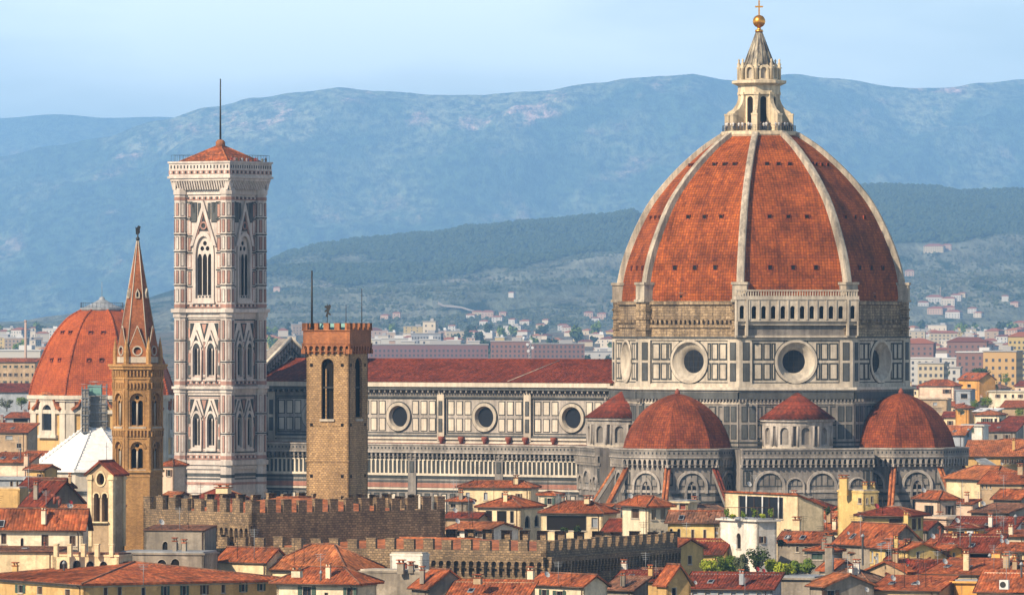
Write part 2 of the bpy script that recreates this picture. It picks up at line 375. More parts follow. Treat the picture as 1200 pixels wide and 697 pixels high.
# dome shell, ribs, vents
PROF0 = [(27.4, 57.6), (27.35, 59.5), (27.0, 62.0), (26.1, 65.8), (24.45, 70.2), (22.0, 75.2), (19.7, 78.6), (15.9, 82.9), (11.2, 87.1), (7.0, 89.9)]
def crom(pts, m=4):
    out = []
    for i in range(len(pts) - 1):
        p = [pts[max(0, i - 1)], pts[i], pts[i + 1], pts[min(len(pts) - 1, i + 2)]]
        for j in range(m):
            t = j / m
            out.append(tuple(.5 * (2 * p[1][q] + (p[2][q] - p[0][q]) * t + (2 * p[0][q] - 5 * p[1][q] + 4 * p[2][q] - p[3][q]) * t * t + (3 * p[1][q] - p[0][q] - 3 * p[2][q] + p[3][q]) * t ** 3) for q in (0, 1)))
    return out + [pts[-1]]
PROF = crom(PROF0)
mb = MB(); mb.ngon(C, [(r - .5, z) for r, z in PROF], 8, PHI + 22.5, 0, False)
shell = mb.build('dome', M['domet'], duomo)
def rat(z, prof=PROF):
    for (r0, z0), (r1, z1) in zip(prof, prof[1:]):
        if z0 <= z <= z1: return r0 + (r1 - r0) * (z - z0) / (z1 - z0)
    return prof[-1][0]
for k in range(8):
    va = fa(k) + 22.5; D = dirv(va); T = dirv(va + 90); mb = MB(); n = len(PROF)
    for (r0, z0), (r1, z1), i in zip(PROF, PROF[1:], range(n)):
        w0, w1 = (.74 - .2 * i / n), (.74 - .2 * (i + 1) / n)
        q = [[C + D * (r + a) + T * (s_ * ww) + Z3(z + (.35 if a > 0 else 0)) for a, s_ in ((-.9, -1), (.2, -1), (.36, -.6), (.36, .6), (.2, 1), (-.9, 1))] for r, z, ww in ((r0, z0, w0), (r1, z1, w1))]
        for j in range(5): mb.face([q[0][j], q[0][j + 1], q[1][j + 1], q[1][j]], 0)
    F = Fr(C + D * 27.2, va)
    mb.box(F, -1.35, 1.35, 58.2, 61.4, -2, 1.0, 0); mb.box(F, -1.55, 1.55, 61.4, 61.9, -2, 1.2, 0); mb.box(F, -1.6, 1.6, 58.2, 58.7, -2, 1.25, 0)
    mb.build('rib', M['rib'], shell)
for k in (-1, 0, 1, 2):
    a = fa(k); F0 = Fr(C, a)
    for z, us in ((64.6, (-4.4, 0, 4.4)), (74.0, (-3.6, 0, 3.6)), (83.9, (-2.2, 0, 2.2))):
        ap = (rat(z) - .5) * COS
        for u in us:
            mb = MB(); F = Fr(C + dirv(a) * ap, a)
            dz = .45; dr = (rat(z + dz) - rat(z)) * COS
            mb.plate(F, rect(u - .44, u + .44, z - .46, z + .5), [rect(u - .36, u + .36, z - .38, z + .4)], -.8, .2, 0)
            mb.box(F, u - .36, u + .36, z - .38, z + .4, -.7, .1, 1); mb.build('vent', [M['tile_c'], M['dark']], shell)
for u, k in ((-2.6, 0), (1.6, 1), (0, 2)):            # little stone dormers at the dome's foot
    mb = MB(); F = octF(k, 26.6 * COS - .3); mb.box(F, u - .5, u + .5, 58.4, 59.9, -1, .5, 0); mb.box(F, u - .25, u + .25, 58.5, 59.5, -1, .56, 1); mb.build('dormer', [M['rib'], M['dark']], shell)

# rough band and drum
mb = MB(); RB = 27.4
mb.ngon(C, [(RB, 51.4), (RB, 53.4), (RB + .25, 53.4), (RB + .25, 54.0), (RB - .1, 54.0), (RB - .1, 57.6), (RB + .35, 57.7), (RB + .35, 58.4), (RB - 1, 58.4)], 8, PHI + 22.5, 0, True)
for k in range(-2, 4):
    F = octF(k, RB * COS)
    if k != 1:
        for i in range(20): u = -9.5 + i; mb.box(F, u - .2, u + .2, 54.3, 54.9, -.1, .45 + .2 * (i % 3 == 0), 0)
    va = fa(k) + 22.5; F = Fr(C + dirv(va) * (RB - .3), va)
    mb.box(F, -1.5, 1.5, 51.4, 58.2, -2, .9, 0)
    for z in (53, 55, 56.6): mb.box(F, -1.7, 1.7, z, z + .4, -2, 1.1, 0)
band = mb.build('rough_band', M['rough'], duomo)
DA = 26.0; DR = DA / COS; HW = DA * TAN
for k in range(8):
    F = octF(k, DA); mb = MB(); det = k in (0, 1, 2, 3, 7, 6)
    hole = circ(3.65, 0, 47.15)
    mb.plate(F, rect(-HW, HW, 42.6, 51.6), [hole[:-1]], -1.8, 0, 0)
    for z0, z1, d, m in ((51.5, 51.75, .5, 4), (51.1, 51.5, .25, 0), (42.4, 43.0, .3, 0), (41.9, 42.4, 1.35, 7), (41.5, 41.9, .9, 3)):
        mb.box(F, -HW - d * TAN, HW + d * TAN, z0, z1, -.5, d, m)
    if det:
        for s_ in (-1, 1):
            c0, c1 = sorted((s_ * HW, s_ * (HW - 2.35)))
            mb.box(F, c0 - (.3 * TAN if s_ < 0 else 0), c1 + (.3 * TAN if s_ > 0 else 0), 43, 51.1, -.5, .3, 0)
            for z0, z1 in ((43.5, 46.9), (47.4, 50.7)): panel(mb, F, s_ * (HW - 1.2), z0, z1, 1.3, .3, 1, 4, .14)
            F2 = F
            for u, w in ((7.25, 1.75), (5.5, 1.5), (4.27, .75)):
                for z0, z1 in ((43.7, 46.9), (47.4, 50.6)): panel(mb, F, s_ * u, z0, z1, w, 0, 1, 0, .3)
            panel(mb, F, s_ * 1.35, 50.7, 51.0, 2, 0)
        frame(mb, F, -8.4, 8.4, 43.2, 51.1, .16)
    wall = mb.build('drum_wall', MG, duomo)
    mb = MB(); n = 40                                      # splayed round window: ring outside, funnel greyed to deepen its shade, deep glass
    mb.ring(F, circ(4.05, 0, 47.15, n), circ(3.6, 0, 47.15, n), -.2, .28, 0, True); mb.ring(F, circ(4.22, 0, 47.15, n), circ(4.05, 0, 47.15, n), 0, .1, 1)
    for r0, d0, r1, d1 in ((3.62, .2, 3.1, -.5), (3.1, -.5, 2.9, -.5), (2.9, -.5, 2.15, -1.5)):
        A, B = circ(r0, 0, 47.15, n), circ(r1, 0, 47.15, n)
        for i in range(n): mb.face([F.p(*A[i], d0), F.p(*A[i + 1], d0), F.p(*B[i + 1], d1), F.p(*B[i], d1)], 2, None, True)
    wr = mb.build('round_window', [M['marble'], M['green'], M['trim']], duomo)
    mb = MB(); mb.face([F.p(*q, -1.5) for q in circ(2.2, 0, 47.15, 24)[:-1]], 0)
    for i in range(-1, 2): mb.box(F, i - .05, i + .05, 45.1, 49.2, -1.5, -1.42, 1); mb.box(F, -2.1, 2.1, 47.1 + i * 1.1, 47.2 + i * 1.1, -1.5, -1.42, 1)
    mb.build('pane', [M['glass'], M['iron']], wr)

# the marble gallery on the south-east face
F = octF(1, RB * COS + .2); g0, g1 = -11.6, 11.6; mb = MB()
mb.plate(F, rect(g0, g1, 54.6, 59.4), [], -.8, .75, 3, None)
for k_, (a0, a1, z0, z1, d, m) in enumerate(((g0, g1, 53.9, 54.6, 1.35, 0), (g0, g1, 51.9, 53.9, .8, 3), (g0, g1, 51.6, 52.0, 1.1, 0), (g0, g1, 53.2, 53.4, .9, 4), (g0 - .2, g1 + .2, 58.6, 59.3, 1.9, 0))): mb.box(F, a0, a1, z0, z1, -1, d, m)
holes = [arch(-8.3 + 1.845 * i, 55.1, .95, 57.0, 6) for i in range(10)] + [arch(s_ * 10.6, 55.1, .9, 57.1, 6) for s_ in (-1, 1)]
mb.plate(F, rect(g0, g1, 54.6, 58.6), holes, 1.25, 1.75, 0)
mb.box(F, g0, g1, 54.6, 58.6, .7, .8, 5)
for i in range(11): mb.box(F, -9.22 + 1.845 * i - .13, -9.22 + 1.845 * i + .13, 54.9, 58.5, 1.7, 1.9, 0)
for s_ in (-1, 1):
    c0, c1 = sorted((s_ * 9.5, s_ * 9.85)); mb.box(F, c0, c1, 51.9, 58.6, .7, 1.98, 0)
    Fs = Fr(F.p(s_ * 11.6, 0, 1.75), fa(1) + s_ * 90); mb.box(Fs, 0 if s_ > 0 else -1, 1 if s_ > 0 else 0, 51.9, 58.6, -.2, .1, 0)
for i in range(47): u = -11.4 + .495 * i; mb.box(F, u - .09, u + .09, 59.3, 60.2, 1.5, 1.75, 0)
mb.box(F, g0 - .1, g1 + .1, 60.2, 60.45, 1.4, 1.85, 0)
mb.build('gallery', MG, duomo)

# lower drum, roofs over the chapels
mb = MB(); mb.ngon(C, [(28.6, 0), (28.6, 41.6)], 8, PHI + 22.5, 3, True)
for k in (-2, -1, 0, 1, 2, 3):
    F = octF(k, 28.6 * COS); hw = 28.6 * COS * TAN
    mb.box(F, -hw, hw, 40.2, 41.5, -.2, .55, 4); mb.box(F, -hw, hw, 39.3, 39.7, -.2, .2, 0)  # dark stone under the drum cornice, coloured to deepen its shade
    for i in range(34): u = -hw + .5 + i * .7; mb.box(F, u - .16, u + .16, 39.7, 40.2, 0, .45, 3)
    for s_ in (-1, 1):
        c0, c1 = sorted((s_ * hw, s_ * (hw - 3.4))); mb.box(F, c0, c1, 31, 39.3, 0, .35, 3)
        for uu in (.95, 2.45):
            for z0, z1 in ((32.8, 35.5), (36, 38.9)): panel(mb, F, s_ * (hw - uu), z0, z1, 1.2, .35, 1, 4, .16)
        for u in (7.3, 5.2, 3.1, 1.0):
            for z0, z1 in ((32.8, 35.5), (36, 38.9)): panel(mb, F, s_ * u, z0, z1, 1.6, 0, 1, 3, .26)
    for z in (31.2, 32.0): mb.box(F, -hw, hw, z, z + .35, 0, .38, 1)
mb.build('lower_drum', MG, duomo)

# balustrade, corbel table, lunette arches: used on every low wall
def top_band(mb, F, u0, u1, zt, m=3, arches=True, d=.9, am=10, ah=0):
    mb.box(F, u0, u1, zt - 1.35, zt, -.6, d, 0 if m == 0 else m)
    mb.box(F, u0, u1, zt - .15, zt + .12, -.6, d + .18, 10); mb.box(F, u0, u1, zt - 1.6, zt - 1.35, -.6, d + .15, 10)
    n = max(2, int((u1 - u0) / .82)); s_ = (u1 - u0) / n
    for i in range(n): c = u0 + (i + .5) * s_; mb.box(F, c - .15, c + .15, zt - .9, zt - .5, d - .1, d + .03, 1)
    if arches:
        n = max(2, int((u1 - u0) / 1.0)); s_ = (u1 - u0) / n
        mb.plate(F, rect(u0, u1, zt - 2.85 + ah, zt - 1.6), [parch(u0 + (i + .5) * s_, zt - 2.8 + ah, s_ * .62, zt - 2.4 + ah * .9, .55 - ah * .2, 3) for i in range(n)], .35, d - .12, am)
        for i in range(n + 1): c = u0 + i * s_; mb.box(F, c - .15, c + .15, zt - 3.35 + ah * 1.2, zt - 2.85 + ah, 0, d - .2, am)
        mb.box(F, u0, u1, zt - 3.2 + ah, zt - 1.6, .0, .05, 4)
def lunette(mb, F, u, zs, r, d=0, slats=4):
    mb.ring(F, arc(u, zs, r, 0, 180, 14), arc(u, zs, r * .84, 0, 180, 14), d, d + .4, 10)
    mb.face([F.p(*q, d + .06) for q in arc(u, zs, r * .84, 0, 180, 12)], 4)
    for i in range(slats):
        x = (i + .5) / slats * 2 - 1; h = math.sqrt(max(.05, 1 - x * x * 1.1)) * r * .72; w = r * 1.5 / slats * .38
        mb.box(F, u + x * r * .76 - w, u + x * r * .76 + w, zs + .2, zs + max(.4, h), d, d + .12, 3)
    for s_ in (-1, 1): mb.box(F, u + s_ * r * .92 - r * .08, u + s_ * r * .92 + r * .08, zs - 1.2, zs, d, d + .4, 10)
def stripes(mb, F, u0, u1, z0, z1, st=1.5):
    z = z0; i = 0
    while z < z1:
        mb.box(F, u0, u1, z, z + .38, 0, .06, (1, 4, 2, 1)[i % 4]); z += st; i += 1
def low_panels(mb, F, u0, u1, z0, z1, st=1.5, g=4):
    n = max(1, int((u1 - u0) / st)); st = (u1 - u0) / n
    for i in range(n): panel(mb, F, u0 + (i + .5) * st, z0, z1, st * .7, 0, 1, g if i % 2 else 3, .2)

# tribunes (south, east, north): octagonal apses with half domes, chapel windows and buttresses
TD = 30.4; TR = 11.75
HP = crom([(10.35, 30.2), (10.2, 31.2), (9.5, 33.6), (8.15, 36.0), (6.4, 38.1), (4.15, 39.75), (1.9, 40.8), (.3, 41.25)], 4)
for kk, nm in ((0, 's'), (2, 'e'), (4, 'n')):
    c = C + dirv(fa(kk)) * TD; mb = MB(); vis = kk != 4
    ap = TR * COS; hw = ap * TAN
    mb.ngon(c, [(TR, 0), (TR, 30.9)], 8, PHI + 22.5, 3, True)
    if vis:
        for k in range(kk - 2, kk + 3):
            F = octF(k, ap, c)
            top_band(mb, F, -hw - .37, hw + .37, 31.1)
            lunette(mb, F, 0, 24.2, 3.0)
            for s_ in (-1, 1):
                mb.box(F, s_ * 4.1 - .55, s_ * 4.1 + .55, 24.4, 26.9, 0, .07, 1); mb.box(F, s_ * 4.1 - .3, s_ * 4.1 + .3, 24.7, 26.6, 0, .1, 3)
            mb.box(F, -hw, hw, 23.1, 23.6, 0, .22, 10); stripes(mb, F, -hw, hw, 16.0, 22.9, 1.3); low_panels(mb, F, -hw, hw, 10.0, 14.6, 1.4); mb.box(F, -hw, hw, 14.9, 15.3, 0, .2, 7)
    mb.build('apse_wall', MG, duomo)
    if vis:
        for k in range(kk - 2, kk + 3):
            F = octF(k, ap, c); mb = MB(); o = parch(0, 14.5, 2.6, 23.6, 2.3); i_ = parch(0, 14.9, 1.8, 23.4, 1.8)
            mb.plate(F, o, [i_], 0, .34, 0); mb.box(F, -.1, .1, 14.9, 24.6, .1, .26, 0)
            q = i_; mb.face([F.p(*t, .1) for t in q], 1)
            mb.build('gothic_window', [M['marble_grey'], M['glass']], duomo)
        for k in range(kk - 2, kk + 3):
            va = fa(k) + 22.5
            if k == kk + 2: continue
            D = dirv(va); T = dirv(va + 90); mb = MB()
            p = lambda r, t, z: c + D * r + T * t + Z3(z)
            for a, b, zz, mt in ((.55, .62, 0, 0),):
                A = [p(TR - .3, -a, 27.6), p(TR - .3, a, 27.6), p(TR + 8.6, a, 13.8), p(TR + 8.6, -a, 13.8)]
                B = [q - Z3(1.0) for q in A]
                mb.hexa(B[::-1], A[::-1], 0)
            mb.cube(p(TR + 9.4, 0, 0), 1.9, 1.9, 14.6, va, 0)
            bt = mb.build('flying_buttress', [M['marble_grey']], duomo)
            mb = MB()
            for s_ in (-.32, .32):
                mb.tube(p(TR - .2, s_, 27.75), p(TR + 8.7, s_, 13.95), .3, None, 6, 0)
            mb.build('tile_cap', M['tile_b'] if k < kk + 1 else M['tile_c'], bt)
    mb = MB(); mb.ngon(c, HP, 8, PHI + 22.5, 0, False); hd = mb.build('half_dome', M['apset'], duomo)
    mb = MB(); mb.lathe(c, [(.0, 40.9), (.45, 40.9), (.5, 41.6), (.3, 41.9), (.2, 42.1), (0, 42.2)], 10); mb.build('finial', M['terra'], hd)

# straight walls between the tribunes, with the exedrae standing on their roof
for kk in (-1, 1):
    a = fa(kk); ap = 34.2; hw = 12.6; F = Fr(C + dirv(a) * ap, a); mb = MB()
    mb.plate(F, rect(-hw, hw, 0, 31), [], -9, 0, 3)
    top_band(mb, F, -hw, hw, 31.1)
    for u, r, n in ((-7.2, 3.0, 4), (-2.3, 1.75, 3), (2.8, 2.9, 4), (6.9, 1.2, 2), (9.6, 1.75, 3)): lunette(mb, F, u, 24.2, r, 0, n)
    for u in (-11.3, 11.6): frame(mb, F, u - .9, u + .9, 24.2, 27.2, .22); mb.box(F, u - .35, u + .35, 24.6, 26.9, 0, .1, 1)
    mb.box(F, -hw, hw, 23.1, 23.6, 0, .22, 10); stripes(mb, F, -hw, hw, 16.2, 22.9, 1.35); low_panels(mb, F, -hw, hw, 10.0, 14.8, 1.5); mb.box(F, -hw, hw, 15.1, 15.5, 0, .2, 7)
    mb.build('chapel_wall', MG, duomo)
    c = C + dirv(a) * 26.9; r = 6.5; n = 20; mb = MB()
    mb.ngon(c, [(r - .45, 30.8), (r - .45, 36.3)], n, a, 3, True)
    mb.ngon(c, [(r + .1, 35.3), (r + .1, 36.0), (r + .5, 36.1), (r + .5, 36.6), (r, 36.7)], n, a, 10, True)
    mb.ngon(c, [(r + .15, 30.8), (r + .15, 31.6)], n, a, 0, True)
    mb.build('exedra', MG, duomo)
    for i in range(-2, 3):
        ba = a + i * 36
        F = Fr(c + dirv(ba) * (r - .35), ba); mb = MB()
        mb.plate(F, rect(-1.7, 1.7, 31.5, 35.4), [arch(0, 31.9, 1.7, 34.2, 8)], -.25, .3, 0)
        mb.face([F.p(*q, -.2) for q in arch(0, 31.9, 1.7, 34.2, 8)], 1)
        for s_ in (-1.55, 1.55): mb.tube(F.p(s_, 31.6, .25), F.p(s_, 35.3, .25), .2, None, 8, 0)
        mb.build('niche', [M['marble_mid'], M['gauze']], duomo)
    mb = MB(); mb.ngon(c, [(r + .75, 36.55), (r * .55, 39.2), (.3, 41.4)], 28, a, 0, True, None, True); mb.build('cone_roof', M['tile_c'], duomo)

# lantern
LC = C + Vector((-.3, 0, 0)); lan = MB()
lan.ngon(LC, [(7.0, 89.3), (7.3, 89.8), (7.3, 90.4), (6.6, 90.5)], 8, PHI + 22.5, 0, True)
lan.ngon(LC, [(3.3, 90.4), (3.3, 99.3)], 8, PHI + 22.5, 0, True)
lan.ngon(LC, [(4.05, 97.4), (4.05, 99.0), (4.7, 99.3), (5.2, 99.5), (5.2, 100.0), (3.2, 100.3)], 8, PHI + 22.5, 0, True)
lan.ngon(LC, [(3.3, 100), (3.3, 102.6), (2.95, 103.0)], 8, PHI + 22.5, 0, True)
lo = lan.build('lantern', M['lantern'], duomo)
for k in range(8):
    F = octF(k, 3.3 * COS, LC); mb = MB(); hw = 3.3 * COS * TAN
    mb.plate(F, rect(-hw, hw, 90.4, 97.4), [arch(0, 90.7, 1.25, 96.4, 8)], 0, .3, 0)
    mb.face([F.p(*q, .05) for q in arch(0, 90.7, 1.25, 96.4, 8)], 1); mb.build('arched_window', [M['lantern'], M['dark']], lo)
    F = octF(k, 3.3 * COS, LC); mb = MB()                  # shell niche on the crown
    mb.plate(F, [(-.95, 100.2), (.95, 100.2)] + arc(0, 102.0, .95, 0, 180, 8), [arch(0, 100.4, 1.2, 101.9, 6)], -.1, .55, 0)
    mb.face([F.p(*q, .03) for q in arch(0, 100.4, 1.2, 101.9, 6)], 1); mb.build('shell_niche', [M['lantern'], M['trim']], lo)
    va = fa(k) + 22.5; D = dirv(va); T = dirv(va + 90); mb = MB()
    pr = [(3.2, 90.4), (6.3, 90.4), (6.3, 93.6), (5.9, 94.1), (5.0, 94.6), (4.3, 95.6), (3.95, 96.6), (3.9, 98.2), (3.2, 98.2)]
    L0 = [LC + D * r + T * -.38 + Z3(z) for r, z in pr]; L1 = [LC + D * r + T * .38 + Z3(z) for r, z in pr]
    mb.face(L0, 0); mb.face(L1[::-1], 0)
    for i in range(len(pr)): j = (i + 1) % len(pr); mb.face([L0[j], L0[i], L1[i], L1[j]], 0)
    F = Fr(LC + D * 6.3, va); mb.box(F, -.55, .55, 90.4, 93.5, -.6, .2, 0); mb.box(F, -.62, .62, 93.4, 93.75, -.7, .28, 0)
    F = Fr(LC + D * 3.9, va); mb.box(F, -.5, .5, 97.3, 97.8, -.5, .2, 0); mb.box(F, -.42, .42, 94.9, 97.3, -.5, .08, 0)
    mb.build('buttress', M['lantern'], lo)
    mb = MB(); c = LC + D * 3.85; mb.lathe(c, [(.0, 100.2), (.34, 100.2), (.34, 102.2), (.5, 102.4), (.25, 102.7), (.36, 103.1), (.15, 103.5), (.22, 103.9), (0, 104.2)], 8); mb.build('finial', M['lantern'], lo)
mb = MB(); mb.ngon(LC, [(3.0, 102.6), (1.9, 105.6), (.55, 109.3)], 16, PHI, 0, True)
for k in range(16): mb.tube(LC + dirv(PHI + 22.5 * k) * 3.05 + Z3(102.6), LC + dirv(PHI + 22.5 * k) * .56 + Z3(109.3), .14, .06, 5, 0)
mb.build('spire', plaster('spire_marble', (.52, .45, .33), .45, .75, .2), lo)
mb = MB(); mb.lathe(LC, [(0, 109.2), (.75, 109.2), (.75, 109.6), (.35, 109.75), (.35, 110.1)] + [(1.2 * math.cos(R(t)), 111.25 + 1.2 * math.sin(R(t))) for t in range(-70, 91, 16)] + [(0, 112.45)], 20)
ball = mb.build('golden_ball', M['gold'], lo)
mb = MB(); F = Fr(LC, 0); mb.box(F, -.14, .14, 112.3, 115.2, -.13, .13, 0, True); mb.box(F, -.75, .75, 113.85, 114.15, -.12, .12, 0, True); mb.build('cross', M['gold'], ball)
mb = MB(); n = 48                                          # railing round the platform
for i in range(n):
    a0, a1 = 360 / n * i, 360 / n * (i + 1); p, q = LC + dirv(a0) * 6.9, LC + dirv(a1) * 6.9
    mb.tube(p + Z3(90.4), p + Z3(91.5), .035, None, 4, 0)
    for z in (90.9, 91.5): mb.tube(p + Z3(z), q + Z3(z), .03, None, 4, 0)
mb.build('railing', M['iron'], lo)

# nave: clerestory wall, aisle wall, roofs
E0, E1 = -109.0, -26.0
Fs = Fr(loc(0, -10.7), PHI); Fa = Fr(loc(0, -20.8), PHI); mb = MB(); BAY = 19.75; OC = [-35.3 - BAY * i for i in range(4)]
mb.plate(Fs, rect(E0, E1, 20, 43.0), [circ(2.2, u, 36.2, 24)[:-1] for u in OC], -1.6, 0, 10)
for z0, z1, d, m in ((42.0, 43.1, 1.5, 7), (41.4, 42.0, 1.2, 4), (40.2, 41.4, .2, 3), (39.9, 40.2, .35, 4), (32.35, 32.75, .3, 4), (31.9, 32.3, .45, 7), (31.0, 31.6, .35, 7)): mb.box(Fs, E0, E1, z0, z1, -.3, d, m)
n = int((E1 - E0) / .62)
for i in range(n): u = E0 + (i + .5) * (E1 - E0) / n; mb.box(Fs, u - .18, u + .18, 40.9, 41.9, 0, 1.0, 5 if i % 2 else 3)
for b in range(5):
    um = OC[0] + BAY / 2 - BAY * b
    if um > E0 + 1:
        mb.box(Fs, um - .8, um + .8, 31.6, 41.4, 0, .5, 0); mb.box(Fs, um + .8, um + .95, 31.6, 41.4, 0, .3, 1)
        for z0, z1 in ((33.3, 35.9), (36.5, 39.3)): panel(mb, Fs, um, z0, z1, .9, .5, 1, 4, .14)
for u0 in OC:
    frame(mb, Fs, u0 - 8.7, u0 + 8.7, 33.0, 39.8, .22)
    for i in range(-4, 5):
        if abs(i) < 2: continue
        x = u0 + i * 1.93 + (0 if i else 0)
        for z0, z1 in ((33.4, 36.0), (36.6, 39.3)): panel(mb, Fs, x, z0, z1, 1.5, 0, 1, 7, .17)
mb.build('nave_wall', MG, duomo)
for u0 in OC:
    mb = MB(); mb.ring(Fs, circ(2.75, u0, 36.2), circ(2.15, u0, 36.2), -.2, .4, 0, True); mb.ring(Fs, circ(2.95, u0, 36.2), circ(2.75, u0, 36.2), 0, .2, 1)
    A, B = circ(2.15, u0, 36.2), circ(1.9, u0, 36.2)
    for i in range(32): mb.face([Fs.p(*A[i], .2), Fs.p(*A[i + 1], .2), Fs.p(*B[i + 1], -.6), Fs.p(*B[i], -.6)], 0, None, True)
    wr = mb.build('round_window', [M['trim'], M['green']], duomo)
    mb = MB(); mb.face([Fs.p(*q, -.55) for q in circ(1.95, u0, 36.2, 24)[:-1]], 0); mb.build('pane', M['glass'], wr)
mb = MB(); A = [loc(E0, -12.3) + Z3(43.0), loc(E1 + 2, -12.3) + Z3(43.0), loc(E1 + 2, 0) + Z3(47.1), loc(E0, 0) + Z3(47.1)]; B = [loc(E0, 12.3) + Z3(43.0), loc(E1 + 2, 12.3) + Z3(43.0)]
roof_mesh(mb, [A], .1, 0, .6); mb.face([A[3], A[2], B[1], B[0]], 0); mb.face([A[0], A[3], B[0]], 0); mb.face([loc(E0, -12.3) + Z3(42.9), loc(E0, 12.3) + Z3(42.9), loc(E1, 12.3) + Z3(42.9), loc(E1, -12.3) + Z3(42.9)], 0)
mb.tube(A[3], A[2], .3, None, 6, 0); nroof = mb.build('nave_roof', [M['tile_n'], M['marble_grey']], duomo)
for e in (-96, -49):                                       # pale diagonal flashings on the roof
    mb = MB(); mb.tube(loc(e, -12.2) + Z3(43.1), loc(e + 4.5, 0) + Z3(47.2), .12, None, 4, 0); mb.build('roof_flashing', M['trim'], nroof)
mb = MB(); Fn = Fr(loc(0, 10.7), PHI + 180); mb.plate(Fn, rect(-E1, -E0, 20, 43), [], -1, 0, 0); Fn2 = Fr(loc(0, 20.8), PHI + 180); mb.plate(Fn2, rect(-E1, -E0, 0, 31), [], -1, 0, 3); mb.build('north_wall', MG, duomo)
mb = MB(); AE = -24.0
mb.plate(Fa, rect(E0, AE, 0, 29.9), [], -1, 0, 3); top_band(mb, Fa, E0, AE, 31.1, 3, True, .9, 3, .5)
mb.box(Fa, E0, AE, 28.02, 28.25, 0, .22, 7)
n = int((AE - E0) / .98); st = (AE - E0) / n
mb.box(Fa, E0, AE, 25.6, 28.02, 0, .06, 1)
for i in range(n + 1):
    u = E0 + i * st; mb.box(Fa, u - .17, u + .17, 25.6, 28.02, 0, .2, 7)
    mb.box(Fa, u + st / 2 - .05, u + st / 2 + .05, 25.8, 27.8, 0, .1, 4)
for z0, z1, d, m in ((25.15, 25.6, .35, 7), (24.6, 24.9, .1, 1), (23.9, 24.2, .12, 4), (22.9, 23.75, .1, 2), (22.45, 22.8, .14, 7), (22.05, 22.35, .1, 1)): mb.box(Fa, E0, AE, z0, z1, 0, d, m)
n = int((AE - E0) / 1.9); st = (AE - E0) / n
for i in range(n): panel(mb, Fa, E0 + (i + .5) * st, 16.6, 21.8, st * .66, 0, 1, 7 if i % 3 else 4, .24)
for b in range(5):
    um = OC[0] + BAY / 2 - BAY * b
    if E0 + 1 < um < AE: mb.box(Fa, um - .9, um + .9, 0, 29.6, 0, .45, 3); [panel(mb, Fa, um, z0, z1, 1.0, .45, 1, 4, .16) for z0, z1 in ((25.7, 27.9), (16.6, 21.6))]
mb.build('aisle_wall', MG, duomo)
mb = MB(); mb.face([loc(E0, -20.2) + Z3(30.0), loc(AE, -20.2) + Z3(30.0), loc(AE, -10.5) + Z3(31.25), loc(E0, -10.5) + Z3(31.25)], 0); mb.face([loc(E0, 20.2) + Z3(30.3), loc(E0, 10.5) + Z3(32.1), loc(AE, 10.5) + Z3(32.1), loc(AE, 20.2) + Z3(30.3)], 0); mb.build('aisle_roof', M['tile_n'], duomo)
for u in (-92, -84, -64.5, -60, -54.6, -49.2, -45.4, -39, -30, -25.5):   # red rain heads along the clerestory foot
    mb = MB(); c = Fs.p(u, 0, .9); mb.lathe(c, [(.0, 31.0), (.3, 31.0), (.34, 31.5), (.62, 32.0), (.62, 32.5), (.5, 32.5), (0, 32.45)], 10); mb.build('rain_head', M['terra'], duomo)
mb = MB(); Fw = Fr(loc(E0, 0), PHI - 90)                   # facade screen rising above the nave roof
mb.plate(Fw, [(-21, 0), (21, 0), (21, 34), (11.5, 36), (11.5, 44.5), (0, 51.2), (-11.5, 44.5), (-11.5, 36), (-21, 34)], [], -1.5, 1.2, 3)
Fe = Fr(loc(E0 + 1.5, 0), PHI + 90)
for s_ in (-1, 1):
    for i in range(12):
        t = (i + .5) / 12; u = s_ * 11.5 * t; z = 51.2 - 6.7 * t
        mb.box(Fe, u - .32, u + .32, z - 1.6, z - .6, -.2, .4, 3); mb.box(Fe, u - .14, u + .14, z - 3.0, z - 2.2, -.2, .2, 1)
    for off, m in ((.0, 7), (-1.9, 1), (-3.6, 7), (-5.2, 1)):
        mb.tube(Fe.p(0, 51.3 + off, .1), Fe.p(s_ * 11.9, 44.4 + off, .1), .4 if off == 0 else .16, None, 4, m)
mb.build('facade_gable', MG, duomo)
for s_, u in ((0, -79.8), (0, -58.8)):                      # dark standing figures on the aisle portals
    mb = MB(); c = Fa.p(u, 0, 1.2)
    mb.lathe(c, [(0, 17.2), (.55, 17.2), (.5, 18.4), (.6, 19.4), (.66, 20.0), (.35, 20.35), (.2, 20.5), (.27, 20.8), (.2, 21.1), (0, 21.2)], 10); F = Fr(c, PHI)
    mb.build('portal_statue', M['greengrey'], duomo)
    mb = MB(); F = Fr(Fa.p(u, 0, 0), PHI); mb.plate(F, [(-2.2, 0), (2.2, 0), (2.2, 13.5), (0, 17.3), (-2.2, 13.5)], [parch(0, .1, 2.4, 9, 2.4)], 0, 1.5, 0); mb.build('side_portal', MG, duomo)
